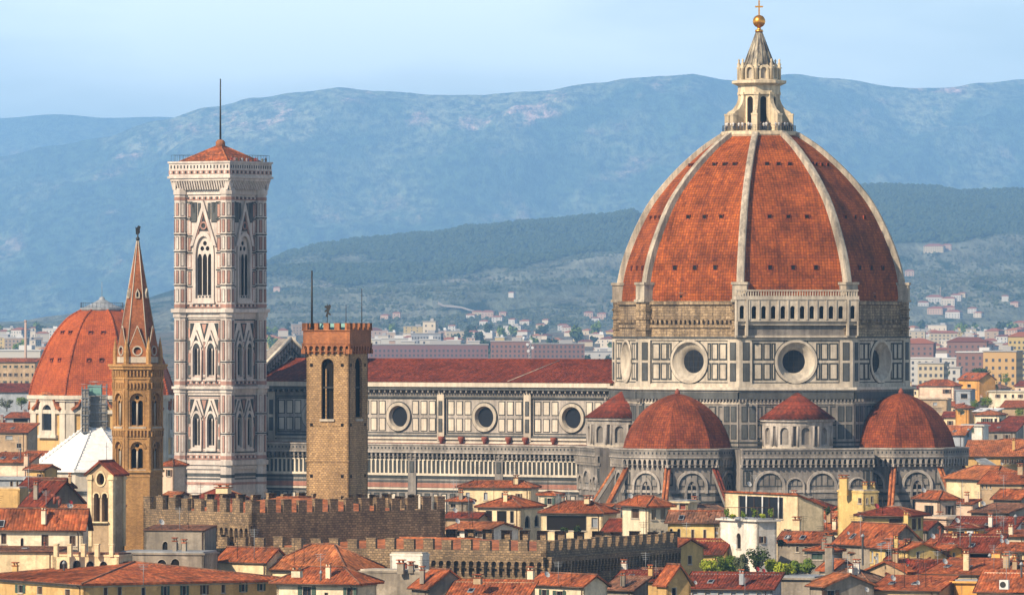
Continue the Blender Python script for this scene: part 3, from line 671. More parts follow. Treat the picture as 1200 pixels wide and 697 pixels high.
# ------------------------------------------------------------------ striped bell tower beside the nave
TC = Vector(((258.3 - CX) * 1380 / FPX, 1380, 0)); H = 5.42
bt = root('bell_tower', 'tall square marble bell tower in white, pink and green beside the nave', 'bell tower', TC)
wallm = MB(); ang4 = [PHI, PHI + 90, PHI + 180, PHI - 90]
LV = [(28.0, 41.0), (42.1, 55.9), (57.4, 80.0)]
for a in ang4:
    F = Fr(TC + dirv(a) * H, a); mb = wallm; hw = H - 1.0
    mb.plate(F, rect(-H, H, 0, 27.6), [], -1, 0, 7)
    for (z0, z1), hs in zip(LV, ([parch(s_ * 1.68, z, 1.75, z + 5.0, 1.5) for s_ in (-1, 1)] if z else [] for z in (30.4, 43.9, 0))):
        if z0 > 57: hs = [parch(0, 59.0, 3.7, 67.6, 3.4)]
        mb.plate(F, rect(-H, H, z0 - .5, z1 + 1.5), hs, -.45, 0, 7)
    for z0, z1, d, m in ((27.0, 27.9, .5, 7), (28.0, 28.9, .15, 2), (26.2, 26.8, .3, 0), (24.8, 25.4, .12, 4), (23.2, 23.7, .12, 2), (21.6, 22.2, .2, 7), (40.9, 41.6, .25, 0), (41.6, 42.1, .75, 7), (42.4, 43.2, .1, 2), (55.4, 56.3, .3, 0), (56.3, 57.0, .95, 7), (57.2, 57.9, .12, 2), (79.0, 79.9, .3, 0), (77.9, 78.5, .1, 2), (24.2, 24.5, .1, 4)): mb.box(F, -H, H, z0, z1, -.2, d, m)
    for z in (28.2, 42.5, 57.3, 78.0):                     # little square inlays in the string courses
        for i in range(14): mb.box(F, -4.4 + i * .68 - .18, -4.4 + i * .68 + .18, z + .1, z + .55, 0, .18, 1 if i % 2 else 7)
    for zb, zt, s_ in [(29.3, 40.4, 0), (43.5, 55.0, 0)]:
        frame(mb, F, -3.95, 3.95, zb, zt, .26); frame(mb, F, -3.6, 3.6, zb + .4, zt - .4, .13, 0, 2)
        panel(mb, F, 0, zb + .9, zb + 7.2, .5, 0, 1, 2, .1); mb.plate(F, [(-1.0, zt - .75), (0, zt - 4.0), (1.0, zt - .75)], [], -.05, .07, 1); mb.plate(F, [(-.55, zt - .95), (0, zt - 2.9), (.55, zt - .95)], [], -.05, .1, 2)
        for s2 in (-1, 1): mb.plate(F, [(s2 * 3.3, zt - 3.6), (s2 * 3.3, zt - .75), (s2 * 2.3, zt - .75)], [], -.05, .07, 1); panel(mb, F, s2 * 3.0, zb + .9, zb + 6.6, .38, 0, 1, 0, .1)
        for u in (-3.5, 3.5): [mb.box(F, u - .2, u + .2, zb + .8 + i * 2.4, zb + 2.6 + i * 2.4, 0, .09, 2 if i % 2 else 4) for i in range(4)]
    for s_ in (-1, 1):
        for i in range(6):
            z = 58.3 + 3.25 * i; panel(mb, F, s_ * 3.4, z, z + 2.7, .85, 0, 1 if i % 2 else 2, 2 if i % 2 else 7, .16)
            mb.box(F, s_ * 3.4 - .62, s_ * 3.4 + .62, z + 2.85, z + 3.1, 0, .12, 1)
        for i in range(3): panel(mb, F, s_ * 1.15 if i == 0 else s_ * (2.0 + .3 * i), 74.2 + i * 1.1, 77.4, .7, 0, 1, 4, .15)
        panel(mb, F, s_ * 2.5, 73.6, 77.5, 1.7, 0, 1, 4, .2)
    for i in range(5): panel(mb, F, -4 + 2 * i, 12.5, 20.6, 1.15, 0, 4, 3 if i % 2 else 7, .2)
MT = [M['tower_marble'], M['green'], M['rose'], M['marble_grey'], M['greengrey'], M['dark'], M['glass'], M['tower_marble'], M['rough'], M['tile_n']]
wallm.build('tower_wall', MT, bt)
for a in ang4[:2] + ang4[2:]:
    F = Fr(TC + dirv(a) * H, a)
    for zb in (30.4, 43.9):
        for s_ in (-1, 1):
            u = s_ * 1.68; mb = MB()
            mb.plate(F, parch(u, zb - .4, 2.35, zb + 5.0, 2.0), [parch(u, zb, 1.75, zb + 5.0, 1.5)], -.3, .32, 0)
            hs = [parch(u + t * .43, zb + .35, .74, zb + 4.8, .8, 3) for t in (-1, 1)]
            mb.plate(F, parch(u, zb, 1.75, zb + 5.0, 1.5), hs, -.32, -.2, 0)
            g = [(u - 1.45, zb + 5.7), (u, zb + 9.0), (u + 1.45, zb + 5.7)]
            mb.plate(F, g, [], 0, .2, 1); mb.ring(F, g, [(u - 1.0, zb + 5.9), (u, zb + 8.2), (u + 1.0, zb + 5.9)], .1, .42, 0)
            mb.box(F, u - 1.25, u + 1.25, zb - .75, zb - .35, 0, .45, 0)
            for t in (-1, 1): mb.tube(F.p(u + t * 1.2, zb - .3, .2), F.p(u + t * 1.2, zb + 5.2, .2), .13, None, 6, 2)
            wo = mb.build('twin_window', [M['tower_marble'], M['green'], M['rose']], bt)
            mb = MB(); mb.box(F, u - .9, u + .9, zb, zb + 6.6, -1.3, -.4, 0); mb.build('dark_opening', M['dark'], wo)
    mb = MB(); zb = 59.0
    mb.plate(F, parch(0, zb - .5, 4.9, zb + 8.6, 4.2), [parch(0, zb, 3.7, zb + 8.6, 3.4)], -.3, .35, 0)
    hs = [parch(t * 1.2, zb + .6, 1.04, zb + 7.6, 1.0, 3) for t in (-1, 0, 1)] + [circ(.46, t * .62, zb + 9.6, 10)[:-1] for t in (-1, 1)] + [circ(.46, 0, zb + 10.6, 10)[:-1]]
    mb.plate(F, parch(0, zb, 3.7, zb + 8.6, 3.4), hs, -.34, -.2, 0)
    for s_ in (-1, 1): mb.ring(F, parch(0, zb, 4.9 + .5 * s_, zb + 8.6, 4.2 + .4 * s_)[1:7], parch(0, zb, 4.6 + .5 * s_, zb + 8.6, 3.95 + .4 * s_)[1:7], .1, .45, 2 if s_ > 0 else 1) if False else None
    g = [(-3.1, zb + 10.0), (0, zb + 18.8), (3.1, zb + 10.0)]
    mb.plate(F, [(-1.4, zb + 13.0), (1.4, zb + 13.0), (0, zb + 17.2)], [], 0, .16, 1); mb.ring(F, circ(.8, 0, zb + 14.0, 16), circ(.5, 0, zb + 14.0, 16), .1, .35, 2)
    mb.ring(F, g, [(-2.35, zb + 10.2), (0, zb + 16.9), (2.35, zb + 10.2)], .05, .48, 0); mb.ring(F, [(-2.35, zb + 10.2), (0, zb + 16.9), (2.35, zb + 10.2)], [(-2.1, zb + 10.2), (0, zb + 16.2), (2.1, zb + 10.2)], .05, .3, 2)
    mb.box(F, -2.6, 2.6, zb - 1.0, zb - .5, 0, .5, 0)
    for i in range(6): mb.box(F, -2 + .8 * i - .22, -2 + .8 * i + .22, zb + .15, zb + .5, -.2, -.15, 1)
    wo = mb.build('triple_window', [M['tower_marble'], M['green'], M['rose']], bt)
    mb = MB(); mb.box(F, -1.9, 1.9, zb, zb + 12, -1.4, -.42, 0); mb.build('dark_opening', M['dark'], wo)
for sx in range(4):                                        # octagonal corner buttresses, each a part
    a = ang4[sx]; c = TC + dirv(a) * H + dirv(a + 90) * H; r = 1.38; mb = MB()
    mb.ngon(c, [(r, 0), (r, 80.2)], 8, PHI + 22.5, 0, True)
    zs = [3 * i + 1.5 for i in range(27)]
    for z0, z1, rr, m in ((41.6, 42.1, .55, 0), (40.9, 41.6, .2, 0), (56.3, 57.0, .7, 0), (55.4, 56.3, .25, 0), (27.0, 27.9, .4, 0), (21.6, 22.2, .2, 0), (79, 79.9, .2, 0), (77.9, 78.5, .06, 2), (42.4, 43.1, .06, 2), (57.2, 57.9, .06, 2), (28.1, 28.8, .06, 2), (24.6, 25.2, .05, 1), (23.2, 23.7, .05, 2)): mb.ngon(c, [(r + rr, z0), (r + rr, z1)], 8, PHI + 22.5, m, True)
    for z in (61.6, 64.9, 68.1, 71.4, 74.6): mb.ngon(c, [(r + .07, z - .22), (r + .07, z + .02)], 8, PHI + 22.5, 1, True); mb.ngon(c, [(r + .14, z + .02), (r + .14, z + .2)], 8, PHI + 22.5, 0, True)
    for z in (46.8, 50.9, 33, 36.8): mb.ngon(c, [(r + .05, z - .12), (r + .05, z + .12)], 8, PHI + 22.5, 1, True)
    for k in range(8):
        F = octF(k, r * COS, c)
        for i, z in enumerate((58.3, 61.9, 65.2, 68.4, 71.7, 74.9)): panel(mb, F, 0, z, z + 2.5, .66, 0, 1, 2 if (i + k) % 3 else 0, .1)
        for z0, z1 in ((43.5, 46.5), (47.1, 50.6), (51.2, 54.8), (29.4, 32.7), (33.3, 36.5), (37.1, 40.4)): panel(mb, F, 0, z0, z1, .6, 0, 2 if k % 2 else 1, 2 if k % 2 == 0 else 0, .1)
        panel(mb, F, 0, 12.5, 20.6, .8, 0, 4, 3, .15)
    mb.build('corner_buttress', MT, bt)
mb = MB()                                                  # machicolated terrace
sh = 7.12
def sq(h, c=TC): return [c + dirv(PHI + 45 + 90 * k) * (h * math.sqrt(2)) for k in range(4)]
mb.ngon(TC, [(sh * 1.414, 82.3), (sh * 1.414, 85.2), ((sh - .35) * 1.414, 85.2), ((sh - .35) * 1.414, 84.2)], 4, PHI + 45, 0, True)
mb.ngon(TC, [((sh + .25) * 1.414, 82.1), ((sh + .25) * 1.414, 82.5), (sh * 1.414, 82.55)], 4, PHI + 45, 0, True)
mb.ngon(TC, [((sh + .2) * 1.414, 85.0), ((sh + .2) * 1.414, 85.35), ((sh - .5) * 1.414, 85.35)], 4, PHI + 45, 0, False)
mb.ngon(TC, [((sh + .04) * 1.414, 82.9), ((sh + .04) * 1.414, 83.6)], 4, PHI + 45, 2, False)
for a in ang4:
    F = Fr(TC + dirv(a) * 6.37, a)
    for i in range(24):
        u = -6.67 + i * .58; A = [F.p(u - .16, 79.9, .0), F.p(u + .16, 79.9, .0), F.p(u + .16, 82.1, .8), F.p(u - .16, 82.1, .8)]
        B = [F.p(u - .16, 79.9, -.6), F.p(u + .16, 79.9, -.6), F.p(u + .16, 82.1, -.6), F.p(u - .16, 82.1, -.6)]
        mb.face(A, 0); mb.face([A[0], A[3], B[3], B[0]], 0); mb.face([A[1], B[1], B[2], A[2]], 0); mb.face([A[0], B[0], B[1], A[1]], 0)
    mb.box(F, -6.8, 6.8, 81.6, 82.1, -.6, .72, 0); mb.box(F, -6.7, 6.7, 79.9, 82.0, -.7, -.1, 1)  # dark band behind the corbels paints the shade in their gaps
    F = Fr(TC + dirv(a) * sh, a)
    for i in range(18): u = -6.6 + .776 * i; mb.box(F, u - .14, u + .14, 84.0, 84.6, -.1, .04, 1)
    for i in range(20): u = -6.7 + .705 * i; mb.box(F, u - .2, u + .2, 83.0, 83.5, -.1, .07, 1 if i % 2 else 0)
mb.build('battlement', MT, bt)
mb = MB(); mb.ngon(TC, [(6.1 * 1.414, 85.0), (.55, 88.6)], 4, PHI + 45, 0, True); ro = mb.build('roof', M['tile_a'], bt)
mb = MB()
for k in range(4): mb.tube(TC + dirv(PHI + 45 + 90 * k) * 6.1 * 1.414 + Z3(85.1), TC + Z3(88.7), .18, None, 5, 0)
mb.build('hip_tiles', M['tile_b'], ro)
mb = MB(); mb.lathe(TC, [(0, 88), (.95, 88.1), (.95, 89.2), (.6, 89.6), (.2, 89.7), (0, 89.7)], 10); mb.build('mast_base', M['brick'], bt)
mb = MB(); mb.tube(TC + Z3(89), TC + Z3(101.2), .2, .11, 8, 0); mb.lathe(TC, [(0, 101.1), (.16, 101.2), (0, 101.5)], 6); mb.build('mast', M['iron'], bt)
mb = MB(); s4 = sq(6.8)
for k in range(4):
    p, q = s4[k], s4[(k + 1) % 4]; n = 14
    for i in range(n):
        a, b = p.lerp(q, i / n), p.lerp(q, (i + 1) / n); mb.tube(a + Z3(85.2), a + Z3(86.6), .03, None, 4, 0); mb.tube(a + Z3(86.6), b + Z3(86.6), .03, None, 4, 0)
mb.build('safety_railing', M['iron'], bt)

# ------------------------------------------------------------------ hexagonal brick bell tower with a spire, left
Y = 1030; s8 = FPX / Y; HC = P(161.5, 374, Y); HC.z = 0; hr = 29 / s8; a0 = 1.5
ht = root('spired_tower', 'slender hexagonal warm brick bell tower with pointed striped spire and vane', 'bell tower', HC)
z_ = lambda py: zat(py, Y - 3)
HX = [a0 + 60 * k for k in range(6)]; ap6 = hr * math.cos(R(30)); hw6 = hr / 2
body = MB(); body.ngon(HC, [(hr, 0), (hr, z_(552))], 6, a0 + 30, 0, True)
body.ngon(HC, [(hr - .7, z_(552)), (hr - .7, z_(431))], 6, a0 + 30, 1, True)
for a in HX:
    F = Fr(HC + dirv(a) * ap6, a)
    for (yt, yb), (wt, sp) in zip(((431, 503), (503, 552)), ((2.2, 478), (2.1, 530))):
        pass
    body.plate(F, rect(-hw6, hw6, z_(504), z_(431)), [arch(0, z_(499), 2.1, z_(469), 8)], -.55, 0, 0)
    body.plate(F, rect(-hw6, hw6, z_(552), z_(504)), [arch(0, z_(549), 1.9, z_(525), 8)], -.55, 0, 0)
for py, d, h, m in ((503, .25, .3, 2), (431, .55, .45, 2), (428, .75, .35, 2), (443, .2, .25, 2), (456, .12, .2, 2), (513, .12, .2, 2), (552, .3, .35, 2), (558, .12, .2, 2)):
    body.ngon(HC, [(hr + d, z_(py) - h / 2), (hr + d, z_(py) + h / 2)], 6, a0 + 30, m, True)
for a in HX:
    F = Fr(HC + dirv(a) * ap6, a)
    for y0 in (441, 455, 511):
        for i in range(7): u = -1.5 + .5 * i; body.box(F, u - .11, u + .11, z_(y0), z_(y0 - 7), 0, .3, 2)
    for u in (-hw6 + .22, hw6 - .22): body.box(F, u - .2, u + .2, z_(552), z_(431), 0, .12, 2)
body.build('tower_wall', [M['brickw'], M['dark'], M['brickw']], ht)
for a in HX:
    F = Fr(HC + dirv(a) * ap6, a)
    for yb, ys, w_ in ((499, 469, 2.1), (549, 525, 1.9)):
        mb = MB(); zb, zs = z_(yb), z_(ys); mb.plate(F, arch(0, zb, w_ - .05, zs, 8), [arch(s_ * .46, zb + .1, .68, zs - .35, 6) for s_ in (-1, 1)] + [circ(.3, 0, zs + .4, 10)[:-1]], -.5, -.3, 0)
        mb.ring(F, arc(0, zs, w_ / 2 + .28, 0, 180, 10), arc(0, zs, w_ / 2, 0, 180, 10), 0, .14, 0)
        mb.tube(F.p(0, zb, -.25), F.p(0, zs - .4, -.25), .13, None, 8, 1); mb.box(F, -1.25, 1.25, zb - .35, zb - .1, 0, .2, 1)
        mb.build('belfry_window', [M['brickw'], M['trim']], ht)
mb = MB(); zt = z_(281); zb = z_(427); mb.ngon(HC, [(hr - .55, zb), (hr - .65, z_(414)), (.12, zt)], 6, a0 + 30, 0, True); spi = mb.build('spire', masonry('spire_brick', (.52, .17, .055), (.36, .10, .032), (.28, .1, .05), .5, .3, .03, .3, .3), ht)
for k in range(6):
    mb = MB(); D = dirv(a0 + 30 + 60 * k); mb.tube(HC + D * (hr - .62) + Z3(z_(414)), HC + D * .14 + Z3(zt), .11, .06, 5, 0); mb.build('edge_rib', M['trim'], spi)
    a = HX[k]; F = Fr(HC + dirv(a) * (ap6 - .5), a); mb = MB(); za, zp = z_(425), z_(384)
    mb.plate(F, [(-1.35, za), (1.35, za), (1.3, z_(411)), (0, zp), (-1.3, z_(411))], [circ(.55, 0, z_(411), 12)[:-1]], -1.2, .1, 0)
    mb.ring(F, circ(.74, 0, z_(411), 16), circ(.55, 0, z_(411), 16), .05, .2, 1); mb.face([F.p(*q, -.15) for q in circ(.58, 0, z_(411), 12)[:-1]], 2)
    mb.box(F, -1.4, 1.4, za - .2, za + 1.3, -.3, .06, 1) if False else None
    for s_ in (-1, 1): mb.tube(F.p(s_ * 1.42, z_(412), .05), F.p(0, zp + .3, -.1), .08, None, 4, 1)
    mb.box(F, -1.35, 1.35, za, z_(418), -.2, .14, 1)
    mb.build('gablet', [M['brick'], M['trim'], M['dark']], spi)
    mb = MB(); zz = z_(345); F = Fr(HC + dirv(a) * (1.72 * math.cos(R(30))), a); mb.ring(F, [(-.3, zz - .5), (.3, zz - .5), (.32, zz + .2), (0, zz + .9), (-.32, zz + .2), (-.3, zz - .5)], [(-.16, zz - .36), (.16, zz - .36), (.17, zz + .15), (0, zz + .55), (-.17, zz + .15), (-.16, zz - .36)], -.5, .12, 0); mb.box(F, -.17, .17, zz - .4, zz + .3, -.5, -.02, 1); mb.build('lucarne', [M['trim'], M['dark']], spi)
    mb = MB(); c = HC + dirv(a0 + 30 + 60 * k) * (hr - .35); mb.ngon(c, [(.42, z_(427)), (.42, z_(412)), (.0, z_(394))], 6, a0, 0, True); mb.build('pinnacle', M['brickw'], spi)
mb = MB(); mb.lathe(HC, [(0, zt - .2), (.22, zt - .1), (.3, zt + .25), (.1, zt + .5), (.05, zt + 1.5), (.0, zt + 1.5)], 8); mb.build('finial_ball', M['iron'], spi)
mb = MB(); F = Fr(HC, 10); mb.plate(F, [(-.28, zt + .8), (.05, zt + .75), (.32, zt + 1.1), (.3, zt + 1.5), (.42, zt + 1.95), (.1, zt + 2.1), (-.2, zt + 1.75), (-.35, zt + 1.9), (-.3, zt + 1.3)], [], -.05, .05, 0); mb.build('vane', M['iron'], spi)

# ------------------------------------------------------------------ battlemented stone tower
def quadF(px, Y, wl, wr, ang):                       # near corner at px; left face turned ang degrees to the left
    s = FPX / Y; K = P(px, HY, Y); K.z = 0; U1 = dirv(-ang + 90); U2 = dirv(180 - ang)
    L = wl / s / math.cos(R(ang)); Rr = wr / s / math.sin(R(ang))
    return K, U1, U2, L, Rr, Fr(K - U1 * L, -ang), Fr(K, 90 - ang)
Y = 1022; K, U1, U2, L, Rw, FL, FR = quadF(408.5, Y, 50, 21.5, 23.5)
cen = K - U1 * (L / 2) + U2 * (Rw / 2)
vt = root('crenellated_tower', 'square brown stone tower with red brick battlements in front of the nave', 'tower', cen)
zv = lambda py: zat(py, Y)
mb = MB(); zt = zv(407)
FB = Fr(K + U2 * Rw, 180 - 23.5); FW = Fr(K - U1 * L + U2 * Rw, -90 - 23.5)
for F, wd, hs in ((FL, L, [arch(L * .5, zv(491), 1.95, zv(428), 10)]), (FR, Rw, [arch(Rw * .52, zv(489), 2.5, zv(429), 10)]), (FB, L, [arch(L * .5, zv(491), 1.95, zv(428), 10)]), (FW, Rw, [arch(Rw * .5, zv(491), 2.3, zv(428), 10)])):
    mb.plate(F, rect(0, wd, 0, zt), hs, -.4, 0, 0)
    F2 = F
    for y0 in (428, 498, 558, 583):
        for t in (.12, .85): mb.box(F, wd * t - .22, wd * t + .22, zv(y0) - .2, zv(y0) + .25, -.1, .04, 1)
    mb.box(F, -.12, wd + .12, zv(541), zv(541) + .22, -.1, .1, 0)
b = [K - U1 * (L - 1), K - U1, K - U1 + U2 * (Rw - 1), K - U1 * (L - 1) + U2 * (Rw - 1)]
mb.hexa([q + Z3(zv(500)) for q in b], [q + Z3(zv(499)) for q in b], 0)
q = [cen + U1 * (i * (L / 2 - .75)) + U2 * (j * (Rw / 2 - .75)) for i, j in ((-1, -1), (1, -1), (1, 1), (-1, 1))]
mb.hexa([t + Z3(zv(499)) for t in q], [t + Z3(zv(412)) for t in q], 1)  # dark inner box added so the belfry looks unlit inside
mb.build('tower_wall', [M['stone'], M['dark']], vt)
for F, wd in ((FL, L), (FR, Rw)):
    mb = MB(); c = wd * .5; mb.box(F, c - 1.15, c + 1.15, zv(493.5), zv(491), -.5, .25, 0)
    mb.box(F, c - .95, c + .95, zv(455), zv(453), -.4, -.25, 1); mb.box(F, c - .45, c - .3, zv(491), zv(432), -.38, -.28, 2)
    mb.build('belfry_opening', [M['trim'], M['iron'], M['stone']], vt)
mb = MB(); ov = .48
def bandbox(mb, z0, z1, o, m):
    q = [K - U1 * (L + o) - U2 * o, K + U1 * o - U2 * o, K + U1 * o + U2 * (Rw + o), K - U1 * (L + o) + U2 * (Rw + o)]
    mb.hexa([t + Z3(z0) for t in q], [t + Z3(z1) for t in q], m)
bandbox(mb, zv(406), zv(386.5), ov - .12, 0)
for F, wd in ((FL, L), (FR, Rw), (FB, L), (FW, Rw)):
    n = 8; st = (wd + 2 * ov) / n
    mb.plate(F, rect(-ov, wd + ov, zv(412), zv(402)), [arch(-ov + (i + .5) * st, zv(412) + .08, st * .62, zv(407.5), 6) for i in range(n)], ov - .35, ov, 0)
    for i in range(n + 1): u = -ov + i * st; mb.box(F, u - .16, u + .16, zv(414.5), zv(409), -.1, ov - .05, 0)
    n = 5; st = (wd + 2 * ov) / (2 * n - 1)
    for i in range(n): mb.box(F, -ov + 2 * i * st, -ov + (2 * i + 1) * st, zv(387), zv(378.5), ov - .55, ov, 0, True)
    mb.box(F, -ov, wd + ov, zv(403), zv(402), 0, ov + .08, 0); mb.box(F, -ov, wd + ov, zv(387.5), zv(386.3), 0, ov + .06, 0)
mb.build('brick_battlement', M['brick'], vt)
mb = MB(); bb = [cen + U1 * (i * (L / 2 - .5)) + U2 * (j * (Rw / 2 - .5)) for i, j in ((-1, -1), (1, -1), (1, 1), (-1, 1))]
mb.hexa([q + Z3(zv(388)) for q in bb], [cen + (q - cen) * .75 + Z3(zv(379)) for q in bb], 0); mb.build('copper_roof', M['copper'], vt)
for px, y1, r in ((365.5, 317, .17), (405.5, 357, .06), (424, 338, .07)):
    mb = MB(); c = P(px, HY, Y + (1.5 if px != 405.5 else 3)); c.z = 0; mb.tube(c + Z3(zv(385)), c + Z3(zv(y1)), r, r * .7, 6, 0); mb.build('flagpole', M['iron'], vt)
mb = MB(); c = P(383.5, HY, Y + 2.5); c.z = 0; mb.tube(c + Z3(zv(384)), c + Z3(zv(356)), .05, None, 6, 0); F = Fr(c, -8); z0 = zv(371)
mb.plate(F, [(-.25, z0), (.1, z0), (.12, z0 + .4), (.42, z0 + .15), (.5, z0 + .35), (.2, z0 + .7), (.42, z0 + 1.1), (.55, z0 + 1.6), (.35, z0 + 1.75), (.1, z0 + 1.6), (-.35, z0 + 1.55), (-.4, z0 + 1.35), (-.05, z0 + 1.15), (-.4, z0 + .8), (-.35, z0 + .65), (-.05, z0 + .7)], [], -.08, .08, 0); mb.build('lion_vane', M['iron'], vt)

# ------------------------------------------------------------------ battlemented palace walls in front of the tower
def fortress(name, label, px, Y, wl, wr, ang, ytop, ym, yarc, nL, nR, mat, roofy, nAL=(0, 0, 0), nAR=(0, 0, 0), rm='tile_b', cut=0):
    K, U1, U2, L, Rr, FL, FR = quadF(px, Y, wl, wr, ang); z = lambda py: zat(py, Y); th = .8
    rt = root(name, label, 'fortified palace', K - U1 * (L / 2) + U2 * (Rr / 2))
    mb = MB(); mb.plate(FL, rect(0, L, 0, z(ym)), [], -th, 0, 0); mb.plate(FR, rect(0, Rr, 0, z(ym)), [], -th, 0, 0)
    FB = Fr(K + U2 * Rr, 180 - ang); FW = Fr(K - U1 * L + U2 * Rr, -90 - ang)
    mb.plate(FB, rect(0, L, 0, z(ym)), [], -th, 0, 0); mb.plate(FW, rect(0, Rr, 0, z(ym)), [], -th, 0, 0)
    mb.build('palace_wall', mat, rt)
    for F, wd, n in ((FL, L, nL), (FR, Rr, nR), (FB, L, nL), (FW, Rr, nR)):
        st = wd / (n - .5)
        for i in range(n):
            m2 = MB(); h = z(ytop) - z(ym); j = random.uniform(-.16, .12); e0 = random.uniform(0, .14) if 0 < i < n - 1 else 0; e1 = random.uniform(-.02, .06)
            m2.box(F, i * st + e0, min(wd + .01, (i + .52 + e1) * st), z(ym), z(ytop) + j, -.62, 0.002, 0); m2.box(F, i * st - .04, min(wd + .05, (i + .52) * st + .04), z(ytop) + j, z(ytop) + .12 + j, -.66, .05, 1); m2.build('merlon', [mat, M['stone2']], rt)
    for F, wd, (u0, u1, n) in ((FL, L, nAL), (FR, Rr, nAR)):
        if n:
            m2 = MB(); y0, y1, y2 = yarc; st = (u1 - u0) / n
            m2.box(F, u0, u1, z(y0), z(y0) + .3, 0, .75, 1)
            m2.plate(F, rect(u0, u1, z(y2) + .3, z(y0)), [arch(u0 + (i + .5) * st, z(y2) + .32, st * .64, z(y1), 7) for i in range(n)], .3, .7, 1)
            m2.box(F, u0, u1, z(y2), z(y0), .0, .05, 0)
            for i in range(n + 1): m2.box(F, u0 + i * st - .15, u0 + i * st + .15, z(y2) - .6, z(y2) + .4, 0, .6, 1)
            m2.build('corbel_arcade', [mat, M['stone2']], rt)
    m2 = MB(); q = [K - U1 * (L - 1.5) + U2 * 1.5, K - U1 * 1.5 + U2 * 1.5, K - U1 * 1.5 + U2 * (Rr - 1.5), K - U1 * (L - 1.5) + U2 * (Rr - 1.5)]
    za, zb = z(ym) - .6, z(roofy)
    d = min(L, Rr) * .42; m_ = (q[0] + q[3]) / 2, (q[1] + q[2]) / 2
    if L >= Rr: r0, r1 = m_[0] + U1 * d, m_[1] - U1 * d
    else: r0, r1 = (q[0] + q[1]) / 2 + U2 * d, (q[3] + q[2]) / 2 - U2 * d
    Q = [t + Z3(za) for t in q]; r0, r1 = r0 + Z3(zb), r1 + Z3(zb)
    if L >= Rr: fs = [[Q[0], Q[1], r1, r0], [Q[1], Q[2], r1], [Q[2], Q[3], r0, r1], [Q[3], Q[0], r0]]
    else: fs = [[Q[0], Q[1], r0], [Q[1], Q[2], r1, r0], [Q[2], Q[3], r1], [Q[3], Q[0], r0, r1]]
    for f in fs: m2.face(f, 0)
    m2.tube(r0, r1, .2, None, 6, 0); m2.build('roof', M[rm], rt)
    return rt, K, U1, U2, L, Rr, FL, FR
f1 = fortress('battlemented_palace', 'brown stone palace with square merlons below the brown stone tower', 295, 985, 137, 225, 55, 586.5, 601, (615.5, 622, 631), 9, 13, M['stone2'], 587, (19.5, 28.4, 7))
f2 = fortress('battlemented_palace', 'lower stone palace with merlons above a row of small corbel arches', 640, 960, 415, 162, 25, 634.5, 645.5, (655, 661, 668), 19, 17, M['stone2'], 639, (31.0, 52.4, 19), (.2, 43.6, 40), 'tile_b')
# ------------------------------------------------------------------ ground, hills, woods, haze
def lerp_tab(t, x):
    if x <= t[0][0]: return t[0][1]
    for (a, b), (c, d) in zip(t, t[1:]):
        if x <= c: u = (x - a) / (c - a); u = u * u * (3 - 2 * u); return b + (d - b) * u
    return t[-1][1]
def sstep(t): t = max(0, min(1, t)); return t * t * (3 - 2 * t)
def plain_z(Y): return 30 * sstep((Y - 2000) / 7000) + min(9, (max(0, Y - 2000) / 4500) * 8) if Y > 2000 else 0
def fbm(x, y, s, o=4): return noise.fractal(Vector((x / s, y / s, 3.7)), 1.0, 2.0, o)
SKC = [(-400, 383), (60, 380), (120, 376), (200, 355), (300, 318), (345, 299), (380, 291), (430, 284), (500, 278), (560, 268), (620, 262), (700, 256), (745, 250), (850, 233), (960, 222), (1040, 218), (1090, 221), (1130, 227), (1200, 225), (1350, 240), (1700, 330)]
SKB = [(-600, 300), (-200, 225), (0, 184), (60, 172), (120, 160), (190, 142), (250, 127), (300, 116), (350, 108), (400, 106), (450, 109), (520, 112), (560, 111), (620, 108), (700, 100), (740, 96), (800, 94), (860, 96), (930, 94), (970, 98), (1060, 105), (1110, 104), (1150, 99), (1200, 93), (1300, 90), (1800, 150)]
SKA = [(-800, 150), (-100, 141), (0, 138), (60, 134), (130, 139), (190, 138), (300, 142), (600, 150), (1400, 150), (2000, 170)]
def hillC(x, Y):
    Yc = 14500; t = (Y - 8800) / (Yc - 8800); zb = plain_z(8800)
    zc = max(zb - 30, zat(lerp_tab(SKC, CX + x * FPX / Yc), Yc))
    if t <= 0: return plain_z(Y) - 1.5
    f = t ** 1.2 if t < 1 else 1 - .8 * (t - 1) ** 1.3
    n = fbm(x, Y, 700, 5) * 26 * min(1, t * 2) * (.45 + abs(zc - zb) / 300) + fbm(x + 900, Y, 130, 3) * 4
    if t > .8: n *= max(0.25, 1 - (t - .8) * 4)
    return zb + (zc - zb) * f + n
def hillB(x, Y):
    Yc = 27000; t = (Y - 20500) / (Yc - 20500); zb = 0
    zc = zat(lerp_tab(SKB, CX + x * FPX / Yc), Yc)
    f = max(0, t) ** 1.05 if t < 1 else 1 - 1.2 * (t - 1) ** 1.2
    rdg = (1 - abs(noise.noise(Vector((x / 540 + .4 * fbm(x, Y * .3, 600, 3), Y / 4200, 1.3)))) * 2)
    n = (fbm(x, Y * .35, 900, 6) * 85 + rdg * 100 - 50) * min(1, max(0, t) * 2)
    n += fbm(x, Y * .4, 140, 4) * 16
    if t > .78: n *= max(.2, 1 - (t - .78) * 3.8)
    return zb + (zc - zb) * f + n
def hillA(x, Y):
    Yc = 34000; t = (Y - 28000) / (Yc - 28000); zc = zat(lerp_tab(SKA, CX + x * FPX / Yc), Yc)
    return 100 + (zc - 100) * max(0, min(1, t)) + fbm(x, Y, 900, 5) * 22 * (1 - .6 * max(0, t)) - (400 * (t - 1) if t > 1 else 0)
